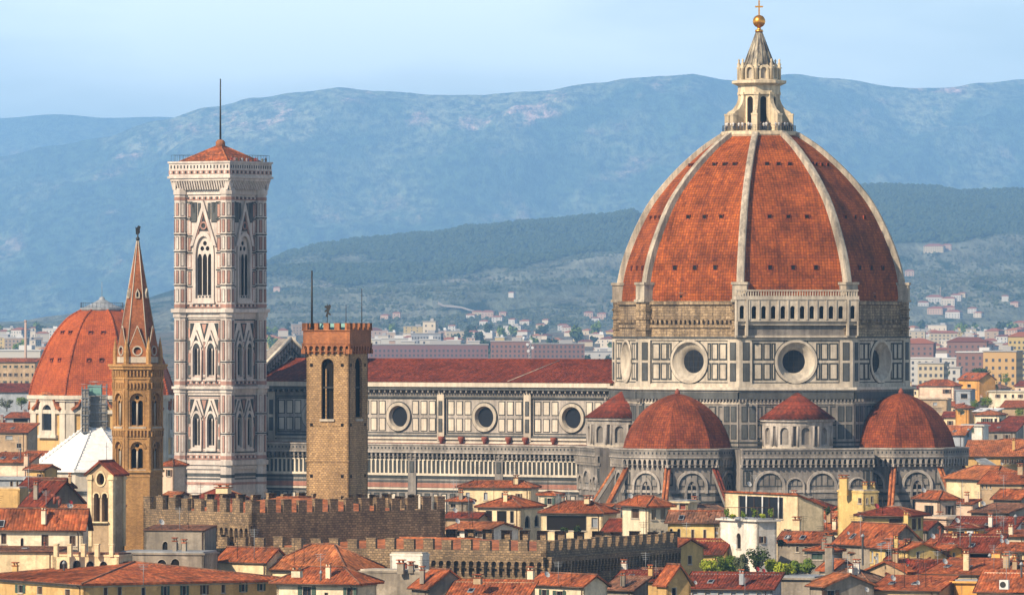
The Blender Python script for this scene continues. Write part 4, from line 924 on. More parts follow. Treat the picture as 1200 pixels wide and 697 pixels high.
def woods(x, Y, z):                                   # how wooded the near hill is at a spot, by height and broad noise
    top = zat(lerp_tab(SKC, CX + x * FPX / 14500), 14500); rel = (z - 45) / max(20, top - 45)
    return sstep((rel - .60 + fbm(x + 300, Y * .25, 300, 4) * .40) / .06) if True else 0
def sheet(name, fn, Y0, Y1, ny, k0, k1, nx, m, attr=None, pw=1.0):
    vs_, fs, at = [], [], []
    for j in range(ny + 1):
        Y = Y0 + (Y1 - Y0) * (j / ny) ** pw
        hw = k0 + k1 * Y
        for i in range(nx + 1):
            x = -hw + 2 * hw * i / nx; z = fn(x, Y); vs_.append((x, Y, z))
            if attr: at.append(attr(x, Y, z))
    for j in range(ny):
        for i in range(nx):
            a = j * (nx + 1) + i; fs.append((a, a + 1, a + nx + 2, a + nx + 1))
    me = bpy.data.meshes.new(name); me.from_pydata(vs_, [], fs); me.polygons.foreach_set('use_smooth', [True] * len(fs))
    if attr: al = me.attributes.new('cover', 'FLOAT', 'POINT'); al.data.foreach_set('value', at)
    me.materials.append(m); me.update(); o = bpy.data.objects.new(name, me); COL.objects.link(o); o['kind'] = 'structure'; return o
def hillmat(name, cover, wood, f1, f2, dry, dryamt, sc_=1.0, sy=.12, vlo=.6, vhi=1.25):      # growth follows the slope: patterns drawn out up and down the hill
    m, n, b = mnew(name); p1 = pos(n, (1, sy, 1))
    field = mixc(n, f1, f2, ramp(n, nz3(n, p1, .006 * sc_, 5), .4, .6)); field = mixc(n, field, dry, ramp(n, nz3(n, pos(n, (1, sy, 1)), .0045 * sc_, 6, .65), dryamt, dryamt + .1))
    field = mixc(n, field, wood, ramp(n, nz3(n, p1, .022 * sc_, 4, .6), .56, .62))
    c = field
    if cover:
        a = nd(n, 'ShaderNodeAttribute', attribute_name='cover'); c = mixc(n, field, wood, a.outputs['Fac'])
    c = mixc(n, c, ramp(n, nz3(n, p1, .03 * sc_, 6, .8), .40, .60, (vlo,) * 3, (vhi,) * 3), 1.0, 'MULTIPLY')
    n.links.new(c, b.inputs['Base Color']); b.inputs['Roughness'].default_value = 1; b.inputs['Specular IOR Level'].default_value = 0
    bump(n, b, nz3(n, p1, .06 * sc_, 3, .6), 1.0, 9 / sc_); return m
gm = hillmat('city_ground', False, (.05, .065, .035), (.16, .13, .10), (.11, .11, .075), (.22, .19, .15), .55, 4)
sheet('ground', lambda x, Y: plain_z(Y), -100, 9900, 110, 320, .1, 60, gm)
hc = hillmat('near_hill_slopes', True, (.026, .042, .022), (.10, .115, .085), (.16, .165, .125), (.24, .20, .16), .62)
sheet('wooded_hill', hillC, 8800, 17000, 240, 260, .088, 330, hc, lambda x, Y, z: woods(x, Y, z))
hb = hillmat('mountain_slopes', True, (.034, .056, .028), (.17, .175, .10), (.10, .12, .065), (.38, .24, .18), .57, 1.0, .2, .1, 2.2)
sheet('mountain', hillB, 20400, 30500, 260, 300, .088, 360, hb, lambda x, Y, z: max(0, 1 - sstep((z - 790 - 380 * fbm(x, Y * .22, 520, 6)) / 60)) * (.62 + .38 * sstep(.5 + fbm(x + 5000, Y * .2, 240, 5) * 2.4)))
sheet('far_ridge', hillA, 28000, 36000, 40, 400, .088, 120, hb, lambda x, Y, z: .8)

def crown_mesh(name, pts, m, kind='stuff'):            # many low crowns merged into one wood that nobody could count
    vs_, fs = [], []
    for (x, Y, z, r, h, ph) in pts:
        b = len(vs_); k = 6
        for lv, (rr, zz) in enumerate(((.75, .12), (1.0, .45), (.62, .82))):
            for i in range(k):
                a = 2 * math.pi * (i + .5 * lv) / k + ph; q = r * rr * (1 + .25 * math.sin(a * 2 + ph * 7)); vs_.append((x + q * math.cos(a), Y + q * math.sin(a), z + h * zz))
        vs_.append((x, Y, z + h))
        for lv in range(2):
            for i in range(k): j = (i + 1) % k; fs.append((b + lv * k + i, b + lv * k + j, b + (lv + 1) * k + j, b + (lv + 1) * k + i))
        for i in range(k): fs.append((b + 2 * k + i, b + 2 * k + (i + 1) % k, b + 3 * k))
    me = bpy.data.meshes.new(name); me.from_pydata(vs_, [], fs); me.materials.append(m); me.update()
    o = bpy.data.objects.new(name, me); COL.objects.link(o); o['kind'] = kind; return o
def leafmat(name, c1, c2, sc_=.6):
    m, n, b = mnew(name); c = mixc(n, c1, c2, ramp(n, nz3(n, pos(n, (1, 1, 1)), sc_, 4), .35, .65)); n.links.new(c, b.inputs['Base Color']); b.inputs['Roughness'].default_value = .9; b.inputs['Specular IOR Level'].default_value = .1; return m
M['wood'] = M['wood']; LWD = leafmat('far_wood_leaves', (.026, .045, .022), (.045, .062, .028), .05); LOL = leafmat('olive_leaves', (.075, .09, .055), (.055, .072, .042), .05)
rnd = random.Random(11); pts = []
while len(pts) < 17000:
    px = rnd.uniform(300, 1215); Y = rnd.uniform(9400, 15200); x = (px - CX) * Y / FPX
    if 745 < px < 1000: continue
    z = hillC(x, Y)
    if woods(x, Y, z) > .6: pts.append((x, Y, z - 1.5, rnd.uniform(4.5, 8.0), rnd.uniform(8, 14), rnd.random() * 6))
tagd = crown_mesh('woodland', pts, LWD); tag(tagd, 'dark woodland covering the upper part of the nearer hill', 'woodland', None, 'stuff')
pts = []; tries = 0
while len(pts) < 9000 and tries < 60000:
    tries += 1; px = rnd.uniform(200, 1215); Y = rnd.uniform(8900, 14300); x = (px - CX) * Y / FPX
    if 745 < px < 1050: continue
    Y = round(Y / 22) * 22 + fbm(x, Y, 300, 2) * 30; z = hillC(x, Y)
    if woods(x, Y, z) < .4 and fbm(x, Y, 260, 2) > -.25: r = rnd.choice((1.6, 2.0, 2.4, 4.2 if rnd.random() < .2 else 1.8)); pts.append((x, Y, z - .6, r, r * 1.7, rnd.random() * 6))
og = crown_mesh('olive_groves', pts, LOL); tag(og, 'grey green olive trees in rows on the lower slopes', 'olive grove', None, 'stuff')

hz = MB(); F = Fr((0, -60, 0), 0)
b = [Vector((-5200, -60, -3)), Vector((5200, -60, -3)), Vector((5200, 37000, -3)), Vector((-5200, 37000, -3))]
hz.hexa(b, [q + Z3(1063) for q in b], 0)
hm = bpy.data.materials.new('haze'); hm.use_nodes = True; n = hm.node_tree; n.nodes.remove(n.nodes['Principled BSDF'])
pv = n.nodes.new('ShaderNodeVolumePrincipled'); pv.inputs['Color'].default_value = (.32, .615, 1.0, 1); pv.inputs['Density'].default_value = 5.0e-5; pv.inputs['Anisotropy'].default_value = .1
n.links.new(pv.outputs[0], n.nodes['Material Output'].inputs['Volume'])
ho = hz.build('haze', hm); ho['kind'] = 'stuff'
# ------------------------------------------------------------------ houses
M['gutter'] = plain('copper_brown_gutter', (.14, .075, .045), .5, .3); M['dish'] = plain('dish_grey', (.62, .61, .58), .6)
PANE = {'d': M['dark'], 'a': M['dark'], 'g': M['glass'], 's': M['wood'], 't': M['shut_t'], 'v': M['shut_g'], 'o': M['dark'], 'w': W['bluegrey'], 'f': M['terra']}
def put_window(F, u, z0, z1, w, kind, parent):
    arch_ = kind == 'a'; mb = MB(); t = .07
    if arch_:
        zs = z1 - w / 2; mb.ring(F, arch(u, z0, w, zs, 8), arch(u, z0 + t, w - 2 * t, zs, 8), -.22, .04, 0)
    else:
        mb.ring(F, rect(u - w / 2, u + w / 2, z0, z1) + [(u - w / 2, z0)], rect(u - w / 2 + t, u + w / 2 - t, z0 + t, z1 - t) + [(u - w / 2 + t, z0 + t)], -.22, .03, 0)
    mb.box(F, u - w / 2 - .1, u + w / 2 + .1, z0 - .12, z0, -.1, .12, 0)
    if kind in 'gd' and w < 2.2: mb.box(F, u - .035, u + .035, z0, z1, -.2, -.14, 1)
    if kind == 'g' and w >= 2.2: [mb.box(F, u - w / 2 + i * w / 3 - .04, u - w / 2 + i * w / 3 + .04, z0, z1, -.2, -.12, 1) for i in (1, 2)]
    if kind in 'stv': mb.box(F, u - .03, u + .03, z0, z1, -.2, -.1, 1); [mb.box(F, u - w / 2, u + w / 2, z0 + .12 + i * .2, z0 + .16 + i * .2, -.2, -.13, 1) for i in range(int((z1 - z0) / .2))]
    wo = mb.build('window', [M['trim'], M['wood'] if kind not in 'tv' else PANE[kind]], parent)
    if kind in 'gd' and .5 < w < 1.7 and z1 - z0 < 2.6 and (int(u * 37) + int(z0 * 11)) % 5 < 3:      # open shutter leaves folded back
        sm = M['wood'] if int(z0 * 7) % 3 else M['shut_g']
        for s_ in (-1, 1):
            m3 = MB(); c_ = u + s_ * (w / 2 + w * .24); m3.box(F, c_ - w * .23, c_ + w * .23, z0, z1, .01, .07, 0)
            for i in range(int((z1 - z0) / .25)): m3.box(F, c_ - w * .19, c_ + w * .19, z0 + .1 + i * .25, z0 + .2 + i * .25, .07, .1, 0)
            m3.build('shutter', sm, wo)
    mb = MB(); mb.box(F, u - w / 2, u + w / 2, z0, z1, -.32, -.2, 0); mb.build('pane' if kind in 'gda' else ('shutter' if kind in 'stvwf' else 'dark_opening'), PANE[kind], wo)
def pixpole(mb, px, y0, y1, Y, r, m=0): mb.tube(P(px, y1, Y), P(px, y0, Y), r, None, 5, m)
def extra(kind, px, y0, y1, w, Y, rt, wall, ang=20):
    s = FPX / Y; c = P(px, y1, Y); h = (y1 - y0) / s; ww = w / s; mb = MB()
    if kind == 'b':
        mb.cube(c, ww, ww * .8, h, -ang, 0); t = c + Z3(h); mb.cube(t, ww * 1.25, ww, .12, -ang, 1)
        for q in (-.3, .3): mb.cube(t + Vector((q * ww, 0, .12)), .14, ww * .6, .3, -ang, 0)
        mb.cube(t + Z3(.42), ww * 1.3, ww * 1.05, .13, -ang, 1); return mb.build('chimney', [wall, M['tile_a']], rt)
    if kind == 'p': mb.cube(c, ww, ww, h, -ang, 0); mb.cube(c + Z3(h), ww * 1.25, ww * 1.25, .15, -ang, 0); return mb.build('pillar', [wall], rt)
    if kind == 'm':
        ww *= .62; mb.tube(c, c + Z3(h), ww / 2, None, 8, 0); mb.lathe(c + Z3(h), [(ww * .5, 0), (ww * .95, .05), (ww * .95, .22), (ww * .3, .45), (0, .5)], 8); return mb.build('flue_pipe', M['lead'], rt)
    if kind == 'r': mb.tube(c, c + Z3(h), ww / 2, None, 8, 0); mb.tube(c + Z3(h * .9) + Vector((-ww, 0, 0)), c + Z3(h) + Vector((ww * .2, 0, 0)), ww * .6, None, 8, 0); return mb.build('flue_pipe', M['terra'], rt)
    if kind == 'n':
        mb.tube(c, c + Z3(h), .05, .035, 4, 0)
        for i in range(4): z = h * (.96 - .07 * i); q = .7 - .1 * i; mb.tube(c + Vector((-q, .1, z)), c + Vector((q, -.1, z)), .028, None, 4, 0)
        return mb.build('aerial', M['iron'] if int(px) % 3 else M['lead'], rt)
    if kind == 'D':
        d = Vector((.55, -.7, .45)).normalized(); x = d.orthogonal().normalized(); y = d.cross(x); o = c + Z3(h); rr = ww * .36
        for i in range(3):
            for k in range(12):
                g = []
                for (ii, kk) in ((i, k), (i, k + 1), (i + 1, k + 1), (i + 1, k)):
                    q = ii / 3; a = kk * math.pi / 6; g.append(o + (x * math.cos(a) + y * math.sin(a)) * rr * q - d * (rr * .3 * (1 - q * q)))
                mb.face(g if i else g[1:], 0, None, True)
        mb.tube(c, o - d * rr * .3, .035, None, 4, 1); mb.tube(o - d * rr * .2, o + d * rr * .6, .02, None, 4, 1); return mb.build('satellite_dish', [M['dish'] if px % 7 < 5.5 else M['redp'], M['iron']], rt)
    if kind == 'c':
        mb.cube(c, ww, .6, h, -ang, 0); F = Fr(c + Vector((0, 0, 0)) + dirv(-ang) * .3, -ang); mb.ring(F, circ(h * .33, -ww * .1, c.z + h * .5, 12), circ(h * .25, -ww * .1, c.z + h * .5, 12), 0, .05, 1); mb.face([F.p(*q, .02) for q in circ(h * .25, -ww * .1, c.z + h * .5, 12)[:-1]], 1)
        return mb.build('air_conditioner', [M['whitep'], M['iron']], rt)
def house(label, px, ye, Y, wl, wr, ang, roof, rise, wall, tile, wins=(), ext=(), ov=.45, name='house', group=None, cat='house', fw=None):
    K, U1, U2, L, Rr, FL, FR = quadF(px, Y, wl, wr, ang); s = FPX / Y; z = lambda py: zat(py, Y); ze = z(ye); rs = rise / s
    rt = root(name, label, cat, K - U1 * (L / 2) + U2 * (Rr / 2), group); WL = W[wall] if isinstance(wall, str) else wall
    mb = MB(); hl, hr_, ws = [], [], []
    for (x, y0, y1, wd, kind) in wins:
        if x < px: u = L * (x - (px - wl)) / wl; w_ = wd / s / math.cos(R(ang)); F, hh, mx_ = FL, hl, L
        else: u = Rr * (x - px) / wr; w_ = wd / s / math.sin(R(ang)); F, hh, mx_ = FR, hr_, Rr
        w_ = min(w_, mx_ * .9); u = max(w_ / 2 + .05, min(mx_ - w_ / 2 - .05, u)); za, zb = z(y1), min(z(y0), ze - .12)
        hh.append(arch(u, za, w_, zb - w_ / 2, 8) if kind == 'a' else rect(u - w_ / 2, u + w_ / 2, za, zb)); ws.append((F, u, za, zb, w_, kind))
    BL, BR = K - U1 * L + U2 * Rr, K + U2 * Rr; K0 = K - U1 * L; top = [K0, K, BR, BL]
    zt = [ze] * 4; rp = 'gable'
    if roof == 'sl': zt = [ze, ze, ze + rs, ze + rs]
    elif roof == 'sb': zt = [ze, ze, ze - rs, ze - rs]
    elif roof == 'sr': zt = [ze + rs, ze, ze, ze + rs]
    elif roof == 'sw': zt = [ze, ze + rs, ze + rs, ze]
    el = [(0, 0), (L, 0), (L, zt[1]), (0, zt[0])]; er = [(0, 0), (Rr, 0), (Rr, zt[2]), (0, zt[1])]
    if roof == 'gr': el.insert(3, (L / 2, ze + rs))
    if roof == 'gl': er.insert(3, (Rr / 2, ze + rs))
    mb.plate(FL, el, hl, -.3, 0, 0); mb.plate(FR, er, hr_, -.3, 0, 0)
    FB, FW_ = Fr(BR, 180 - ang), Fr(BL, -90 - ang)
    eb = [(0, 0), (L, 0), (L, zt[3]), (0, zt[2])]; ew = [(0, 0), (Rr, 0), (Rr, zt[0]), (0, zt[3])]
    if roof == 'gr': eb.insert(3, (L / 2, ze + rs))
    if roof == 'gl': ew.insert(3, (Rr / 2, ze + rs))
    mb.plate(FB, eb, [], -.3, 0, 0); mb.plate(FW_, ew, [], -.3, 0, 0)
    if roof in ('hip', 'gl', 'gr', 'sl', 'sb', 'sr', 'sw'):
        for F, wd in ((FL, L), (FR, Rr)):                  # pale string under the eaves
            if roof == 'hip' : mb.box(F, -.06, wd + .06, ze - .45, ze - .25, 0, .09, 1)
    mb.build('wall', [WL, M['trim']], rt)
    for a in ws: put_window(*a, rt)
    o = ov; Q = [K0 - U1 * o - U2 * o + Z3(zt[0]), K + U1 * o - U2 * o + Z3(zt[1]), BR + U1 * o + U2 * o + Z3(zt[2]), BL - U1 * o + U2 * o + Z3(zt[3])]
    if roof[0] == 's':
        e_ = o * abs(rs) / max(1, Rr if roof in ('sl', 'sb') else L); g_ = -e_ if rs > 0 else e_
        sg = {'sl': (1, 1, -1, -1), 'sb': (-1, -1, 1, 1), 'sr': (-1, 1, 1, -1), 'sw': (1, -1, -1, 1)}[roof]
        Q = [q + Z3(-e_ * t + .04) for q, t in zip(Q, sg)]
    r0 = r1 = None; tl = M['tile_' + tile] if len(tile) == 1 else (W[tile] if tile in W else M[tile]); mb = MB()
    if roof == 'flat':
        mb.hexa([q + Z3(0) for q in Q], [q + Z3(.25) for q in Q], 0)
        i_ = [q + Z3(.25) for q in (K0 + U1 * .1 + U2 * .1 + Z3(ze), K - U1 * .1 + U2 * .1 + Z3(ze), BR - U1 * .1 - U2 * .1 + Z3(ze), BL + U1 * .1 - U2 * .1 + Z3(ze))]
        mb.hexa(i_, [q + Z3(.2) for q in i_], 1)
    elif roof in ('sl', 'sb', 'sr', 'sw'): roof_mesh(mb, [Q])
    else:
        if roof == 'gl': r0, r1 = (Q[0] + Q[3]) / 2, (Q[1] + Q[2]) / 2
        elif roof == 'gr': r0, r1 = (Q[0] + Q[1]) / 2, (Q[3] + Q[2]) / 2
        elif L >= Rr: d = (Rr / 2 + o); r0, r1 = (Q[0] + Q[3]) / 2 + U1 * d, (Q[1] + Q[2]) / 2 - U1 * d
        else: d = (L / 2 + o); r0, r1 = (Q[0] + Q[1]) / 2 + U2 * d, (Q[3] + Q[2]) / 2 - U2 * d
        r0, r1 = r0 + Z3(rs), r1 + Z3(rs)
        if roof == 'gl': pl = [[Q[0], Q[1], r1, r0], [Q[2], Q[3], r0, r1]]
        elif roof == 'gr': pl = [[Q[3], Q[0], r0, r1], [Q[1], Q[2], r1, r0]]
        elif L >= Rr: pl = [[Q[0], Q[1], r1, r0], [Q[1], Q[2], r1], [Q[2], Q[3], r0, r1], [Q[3], Q[0], r0]]
        else: pl = [[Q[0], Q[1], r0], [Q[1], Q[2], r1, r0], [Q[2], Q[3], r1], [Q[3], Q[0], r0, r1]]
        roof_mesh(mb, pl)
        hips = [(r0, r1)] + ([(Q[0], r0), (Q[1], r1), (Q[2], r1), (Q[3], r0)] if roof == 'hip' and L >= Rr else ([(Q[0], r0), (Q[1], r0), (Q[2], r1), (Q[3], r1)] if roof == 'hip' else []))
        for a, b in hips: mb.tube(a + Z3(.1), b + Z3(.1), .13, None, 5, 2)
    mb.build('roof', [tl, M['trim'] if roof == 'flat' else M['wood'], M['tile_d'] if tile != 'd' else M['tile_a']] if roof != 'flat' else [WL, tl, tl], rt)
    hs_ = int(px * 13 + ye * 7); auto = []                    # roofs gather aerials, dishes and small chimneys
    if Y < 1200 and roof != 'flat' and wl > 16:
        for q in range(1 + hs_ % 2): f_ = .15 + .7 * ((hs_ * (q + 3) * 37) % 100) / 100; hh = (2.2 + (hs_ % 5) * .35) * s; auto.append(('n', px - wl * f_, ye - rise * .55 - hh, ye - rise * .3, 1, Rr * .3))
        if hs_ % 3 == 0: auto.append(('D', px - wl * .7, ye - rise * .5 - .9 * s, ye - rise * .3, 1.2 * s, Rr * .25))
        if hs_ % 3 == 1: auto.append(('b', px - wl * .35, ye - rise * .6 - 1.0 * s, ye - rise * .3, .6 * s, Rr * .35))
    for e in list(ext) + auto:
        kind, x, y0, y1, w_ = e[:5]; dY = e[5] if len(e) > 5 else Rr * .4
        extra(kind, x, y0, y1, w_, Y + dY, rt, WL)
    if roof in ('gl', 'sl') and L > 6 and int(px) % 3:           # a roof window or two and a vent pipe set into the front slope
        run = (Rr / 2 if roof == 'gl' else Rr) + o; up_ = (U2 * run + Z3(rs)).normalized(); nn = U1.cross(up_)
        if nn.z < 0: nn = -nn
        for t in ((.3,) if int(px) % 2 else (.25, .6)):
            c_ = Q[0] + U1 * (L * t) + up_ * (run * .45) + nn * .12; mb = MB()
            g_ = [c_ + U1 * x + up_ * y for x, y in ((-.4, -.55), (.4, -.55), (.4, .55), (-.4, .55))]; mb.hexa(g_, [q + nn * .14 for q in g_], 0)
            g_ = [c_ + U1 * x + up_ * y + nn * .15 for x, y in ((-.3, -.45), (.3, -.45), (.3, .45), (-.3, .45))]; mb.face(g_, 1); mb.build('skylight', [M['lead'], M['glass']], rt)
        c_ = Q[0] + U1 * (L * .8) + up_ * (run * .6); mb = MB(); mb.tube(c_, c_ + Z3(.75), .09, None, 6, 0); mb.lathe(c_ + Z3(.75), [(.09, 0), (.2, .02), (.12, .18), (0, .2)], 8); mb.build('vent_pipe', M['terra'], rt)
    if roof in ('hip', 'gl', 'sl', 'sr', 'sw') and L > 3:      # gutters and downpipes
        mb = MB(); a_, b_ = Q[0] - Z3(.1) - U2 * .06, Q[1] - Z3(.1) - U2 * .06
        mb.tube(a_, b_, .075, None, 6, 0); c_ = K - U1 * (.35 + (px % 3) * .3)
        mb.tube(c_ + Z3(0) - U2 * .1, c_ + Z3(zt[1] - .5) - U2 * .1, .055, None, 6, 0); mb.tube(c_ + Z3(zt[1] - .5) - U2 * .1, c_ + Z3(zt[1] - .12) - U2 * (ov + .02), .055, None, 6, 0)
        mb.build('gutter', M['gutter'], rt)
    return rt, K, U1, U2, L, Rr, FL, FR, z
def row(x0, x1, n, y0, y1, w, k): return [(x0 + (x1 - x0) * i / max(1, n - 1), y0, y1, w, k) for i in range(n)]
h = house
# --- centre, between the stone walls and the nave
h('long cream house with low double red roof right below the nave wall', 622, 571, 1190, 85, 9, 18, 'hip', 7, 'cream', 'a', row(548, 590, 3, 577, 586, 5, 'w') + [(608, 578, 585, 4, 'd')], [('n', 600, 552, 566, 1), ('b', 605, 560, 567, 5)])
h('small whitish house with a tiny hipped roof at the end of the dark merlons', 548, 587, 1150, 22, 6, 25, 'hip', 5, 'grey', 'a', [(531, 590, 595, 7, 'g'), (541, 599, 604, 7, 'd')], [('D', 555, 588, 594, 8)])
h('dark red metal roofed house beside the dark merlons', 560, 607, 1120, 38, 12, 30, 'gl', 6, 'tan', 'c', [], [('n', 541, 590, 604, 1)])
q = h('cream house with open pillared loggia and arched windows', 610, 594, 1130, 50, 27, 25, 'hip', 12, 'cream', 'a', [(573, 598, 615, 8, 'o'), (588, 598, 615, 12, 'o'), (600, 598, 613, 5, 'o'), (618, 604, 619, 6, 'a'), (629, 604, 618, 5, 'a')], [])
h('small cream turret house with flat tiled cap behind the pillared loggia', 650, 579, 1160, 18, 8, 25, 'hip', 3, 'pale', 'a', [(644, 583, 591, 6, 'g')])
h('low white house with two square dark windows under an orange gable', 570, 621, 1075, 48, 38, 30, 'gl', 8, 'white', 'b', [(534, 623, 629, 10, 'd'), (555, 623, 629, 10, 'd'), (573, 623, 629, 8, 'd')])
h('house with a dark planted terrace under its hipped red roof', 706, 601, 1110, 72, 17, 22, 'hip', 13, 'cream', 'a', [(664, 604, 622, 47, 'o'), (697, 606, 618, 8, 'w'), (711, 613, 620, 3, 'd'), (718, 611, 619, 3, 'd')], [('b', 688, 584, 590, 6)])
h('square cream tower house with shuttered windows and low hipped roof', 760, 593, 1080, 30, 25, 64, 'hip', 11, 'pale', 'a', [(745, 594, 608, 9, 's'), (766, 594, 609, 6, 't'), (777, 594, 609, 6, 't'), (767, 621, 628, 4, 'w'), (776, 621, 628, 4, 'w')], [], .8)
h('flat roofed cream block with an ochre shutter behind the square tower house', 806, 589, 1120, 22, 12, 20, 'flat', 0, 'cream', 'lead', [(800, 590, 597, 8, 'f')])
h('yellow house with long brown roof and tall dark windows, right of the square tower house', 845, 612.5, 1065, 62, 8, 15, 'gl', 13, 'yellow', 'd', [(787, 619, 630, 4, 'a'), (796, 619, 630, 4, 'a'), (812, 620, 632, 4, 's'), (826, 620, 632, 4, 's'), (840, 617, 630, 5, 't')], [('D', 840, 624, 629, 5, -3)])
h('low house with broad dark red roof left of the white tower block', 846, 648, 1045, 62, 10, 20, 'sl', 14, 'yellow', 'c', [(810, 652, 658, 5, 'd')], [('n', 826, 637, 652, 1)])
q = h('white rendered tower block with an arched window and a planted roof terrace', 887.6, 611, 1040, 42, 23, 62, 'flat', 0, 'white', 'lead', [(867, 625, 644, 5, 'a'), (893.5, 628, 636, 4, 'g')], [])
WHITE_TOP = q
q = h('cream penthouse with a wide dark glazed loggia under a thin tiled roof', 935, 580, 1092, 81, 31, 62, 'sb', 13, 'cream', 'a', [(894, 583, 609, 50, 'g'), (924, 620, 627, 4, 'd')], [('b', 934, 609, 626, 8, -8)], .35)
mb = MB(); K, U1, U2, L, Rr, FL, FR, z = q[1:]
for t in (.30, .52, .74): mb.tube(FL.p(L * t, z(609), .0), FL.p(L * t, z(582), .0), .13, None, 8, 0)
mb.build('loggia_column', M['whitep'], q[0])
h('bright yellow house with a thin chimney tower and white roof blocks', 1012, 577, 1110, 28, 18, 62, 'flat', 0, 'yellow', 'trim', [(1008, 583, 590, 4, 's'), (1016, 583, 590, 2.5, 's'), (1022, 581, 589, 3, 's'), (1008, 599, 604, 5, 's')], [('b', 989, 560, 580, 9, 3), ('b', 1014, 568, 577, 5, 2), ('b', 1023, 568, 577, 5, 3)], .1)
h('yellow house with wide dark eaves and brown shutters behind the grey gable', 1064, 604, 1060, 52, 20, 28, 'hip', 9, 'yellow', 'c', [(1050, 606, 613, 16, 's'), (1072, 605, 621, 6, 's'), (1079, 605, 621, 4, 's')], [('b', 1062, 603, 633, 5, -14)], 1.0)
h('pale pink hip roofed house with tall windows below the east apse', 1101, 585, 1120, 26, 20, 62, 'hip', 9, 'pink', 'a', [(1090, 592, 606, 10, 'g'), (1113, 592, 606, 5, 'g')], [], .5)
h('plain pink annexe with small hatch right of the pink hip roofed house', 1140, 589, 1135, 20, 8, 25, 'sl', 3, 'pink', 'a', [(1123, 590, 593, 3, 'd')])
h('wide pink plastered lower block under the pink hip roofed house', 1110, 608, 1100, 28, 32, 64, 'flat', 0, 'pink', 'trim', [(1092, 615, 621, 6, 'a')])
h('grey gabled house with long red roof and a tall yellow chimney', 1039, 640, 1030, 56, 45, 60, 'gl', 25, 'grey', 'a', [(1066, 632, 638, 6, 'd')], [('n', 1010, 604, 636, 1), ('m', 1011, 629, 662, 4, -8), ('D', 994, 624, 632, 6)])
h('house with grey shuttered front and bright yellow gable wall', 1064, 644, 1000, 40, 34, 68, 'gl', 8, 'yellow', 'a', [(1024, 648, 662, 4, 'w'), (1032, 650, 663, 3, 'w'), (1044, 647, 664, 7, 'g'), (1076, 646, 662, 4, 'g')], [('n', 1044, 628, 690, 1, -6), ('n', 1058, 640, 690, 1, -6)])
h('little orange house with one slit window beside the yellow gable', 1112, 644, 1005, 14, 17, 68, 'gl', 5, 'orange', 'a', [(1118, 647, 656, 3, 'd')])
h('house with long dark red roof over a deep shaded loggia', 1168, 646, 1012, 70, 12, 20, 'sl', 17, 'tan', 'c', [(1145, 647, 666, 34, 'o')], [('D', 1174, 628, 636, 7), ('m', 1137, 628, 640, 3)])
h('long red roofed house behind the little orange house', 1120, 641, 1022, 38, 20, 24, 'sl', 12, 'tan', 'a', [], [('r', 1102, 617, 636, 3)])
h('low flat dormer with a skylight window and fan unit under dark roofs', 1146, 618, 1040, 34, 9, 22, 'hip', 3, 'orange', 'c', [(1124, 622, 628, 14, 'g')], [('c', 1137, 622, 629, 7, -3)])
h('house with broad maroon roof right of the pink lower block', 1186, 621, 1075, 72, 14, 18, 'sl', 13, 'white', 'c', [], [('n', 1173, 610, 640, 1), ('m', 1190, 606, 616, 4)])
h('grey rubble house with sunlit rooftop ledge at the right edge below the apse buttress', 1182, 600, 1130, 42, 30, 35, 'sl', 8, 'grey', 'd', [], [])
h('low house with a white roof tank at the right edge', 1200, 628, 1035, 44, 14, 20, 'sl', 5, 'pale', 'a', [(1178, 631, 636, 5, 'd')], [('b', 1171, 624, 634, 6)])
h('cream house with red dish and small windows at the right edge', 1208, 646, 985, 40, 20, 22, 'gl', 9, 'cream', 'a', [(1180, 650, 657, 4, 'd'), (1194, 650, 657, 4, 'd')], [('D', 1174, 633, 641, 8, -4)])
h('grey gable roofed shed among red roofs left of the grey shuttered front', 977, 668, 980, 16, 26, 50, 'gl', 12, 'grey', 'a', [(981, 667, 673, 4, 'g')], [('b', 972, 641, 677, 9, -3)])
h('grey house at the bottom edge with a bright orange verge', 966, 687, 948, 16, 60, 62, 'gl', 14, 'grey', 'b', [(974, 691, 699, 10, 'g')], [('D', 1016, 690, 699, 9, -6)])
h('house with dark red roofs under a row of aerials at the bottom right', 1100, 691, 950, 76, 22, 25, 'sl', 13, 'tan', 'a', [], [('n', 1076, 650, 690, 1), ('D', 1076, 682, 690, 8, -6), ('n', 1060, 652, 688, 1)])
h('orange stuccoed stair block with a grey canopy at the bottom right', 1147, 683, 952, 28, 12, 25, 'flat', 0, 'orange', 'lead', [], [('n', 1138, 652, 680, 1)], .5)
h('house with dark roof and white fan unit at the bottom right', 1206, 692, 945, 60, 12, 20, 'sl', 20, 'pink', 'a', [], [('c', 1177, 679, 690, 11, -2), ('m', 1197, 662, 676, 4)])
h('ruddy gabled house with pale chimneys at the bottom right edge', 1202, 668, 970, 38, 14, 24, 'gl', 10, 'orange', 'b', [(1178, 672, 679, 4, 'd')], [('b', 1168, 648, 662, 10), ('m', 1160, 652, 668, 4)])
h('cluster house with small red roofs under the cream penthouse', 962, 636, 1055, 50, 18, 25, 'gl', 12, 'grey', 'a', [(945, 640, 650, 5, 'v'), (935, 640, 647, 4, 'g')], [('b', 971, 627, 643, 11, -6), ('m', 924, 631, 640, 4), ('D', 990, 622, 630, 7)])
h('green awning house with a narrow red roof right of the bushes', 976, 645, 1020, 30, 12, 30, 'hip', 5, 'grey', 'a', [(958, 648, 656, 14, 'v')], [('n', 985, 628, 650, 1)])
h('red roofed house between the yellow chimney tower and the penthouse wall', 984, 616, 1120, 36, 10, 25, 'sl', 14, 'tan', 'a', [], [('n', 970, 596, 612, 1)])
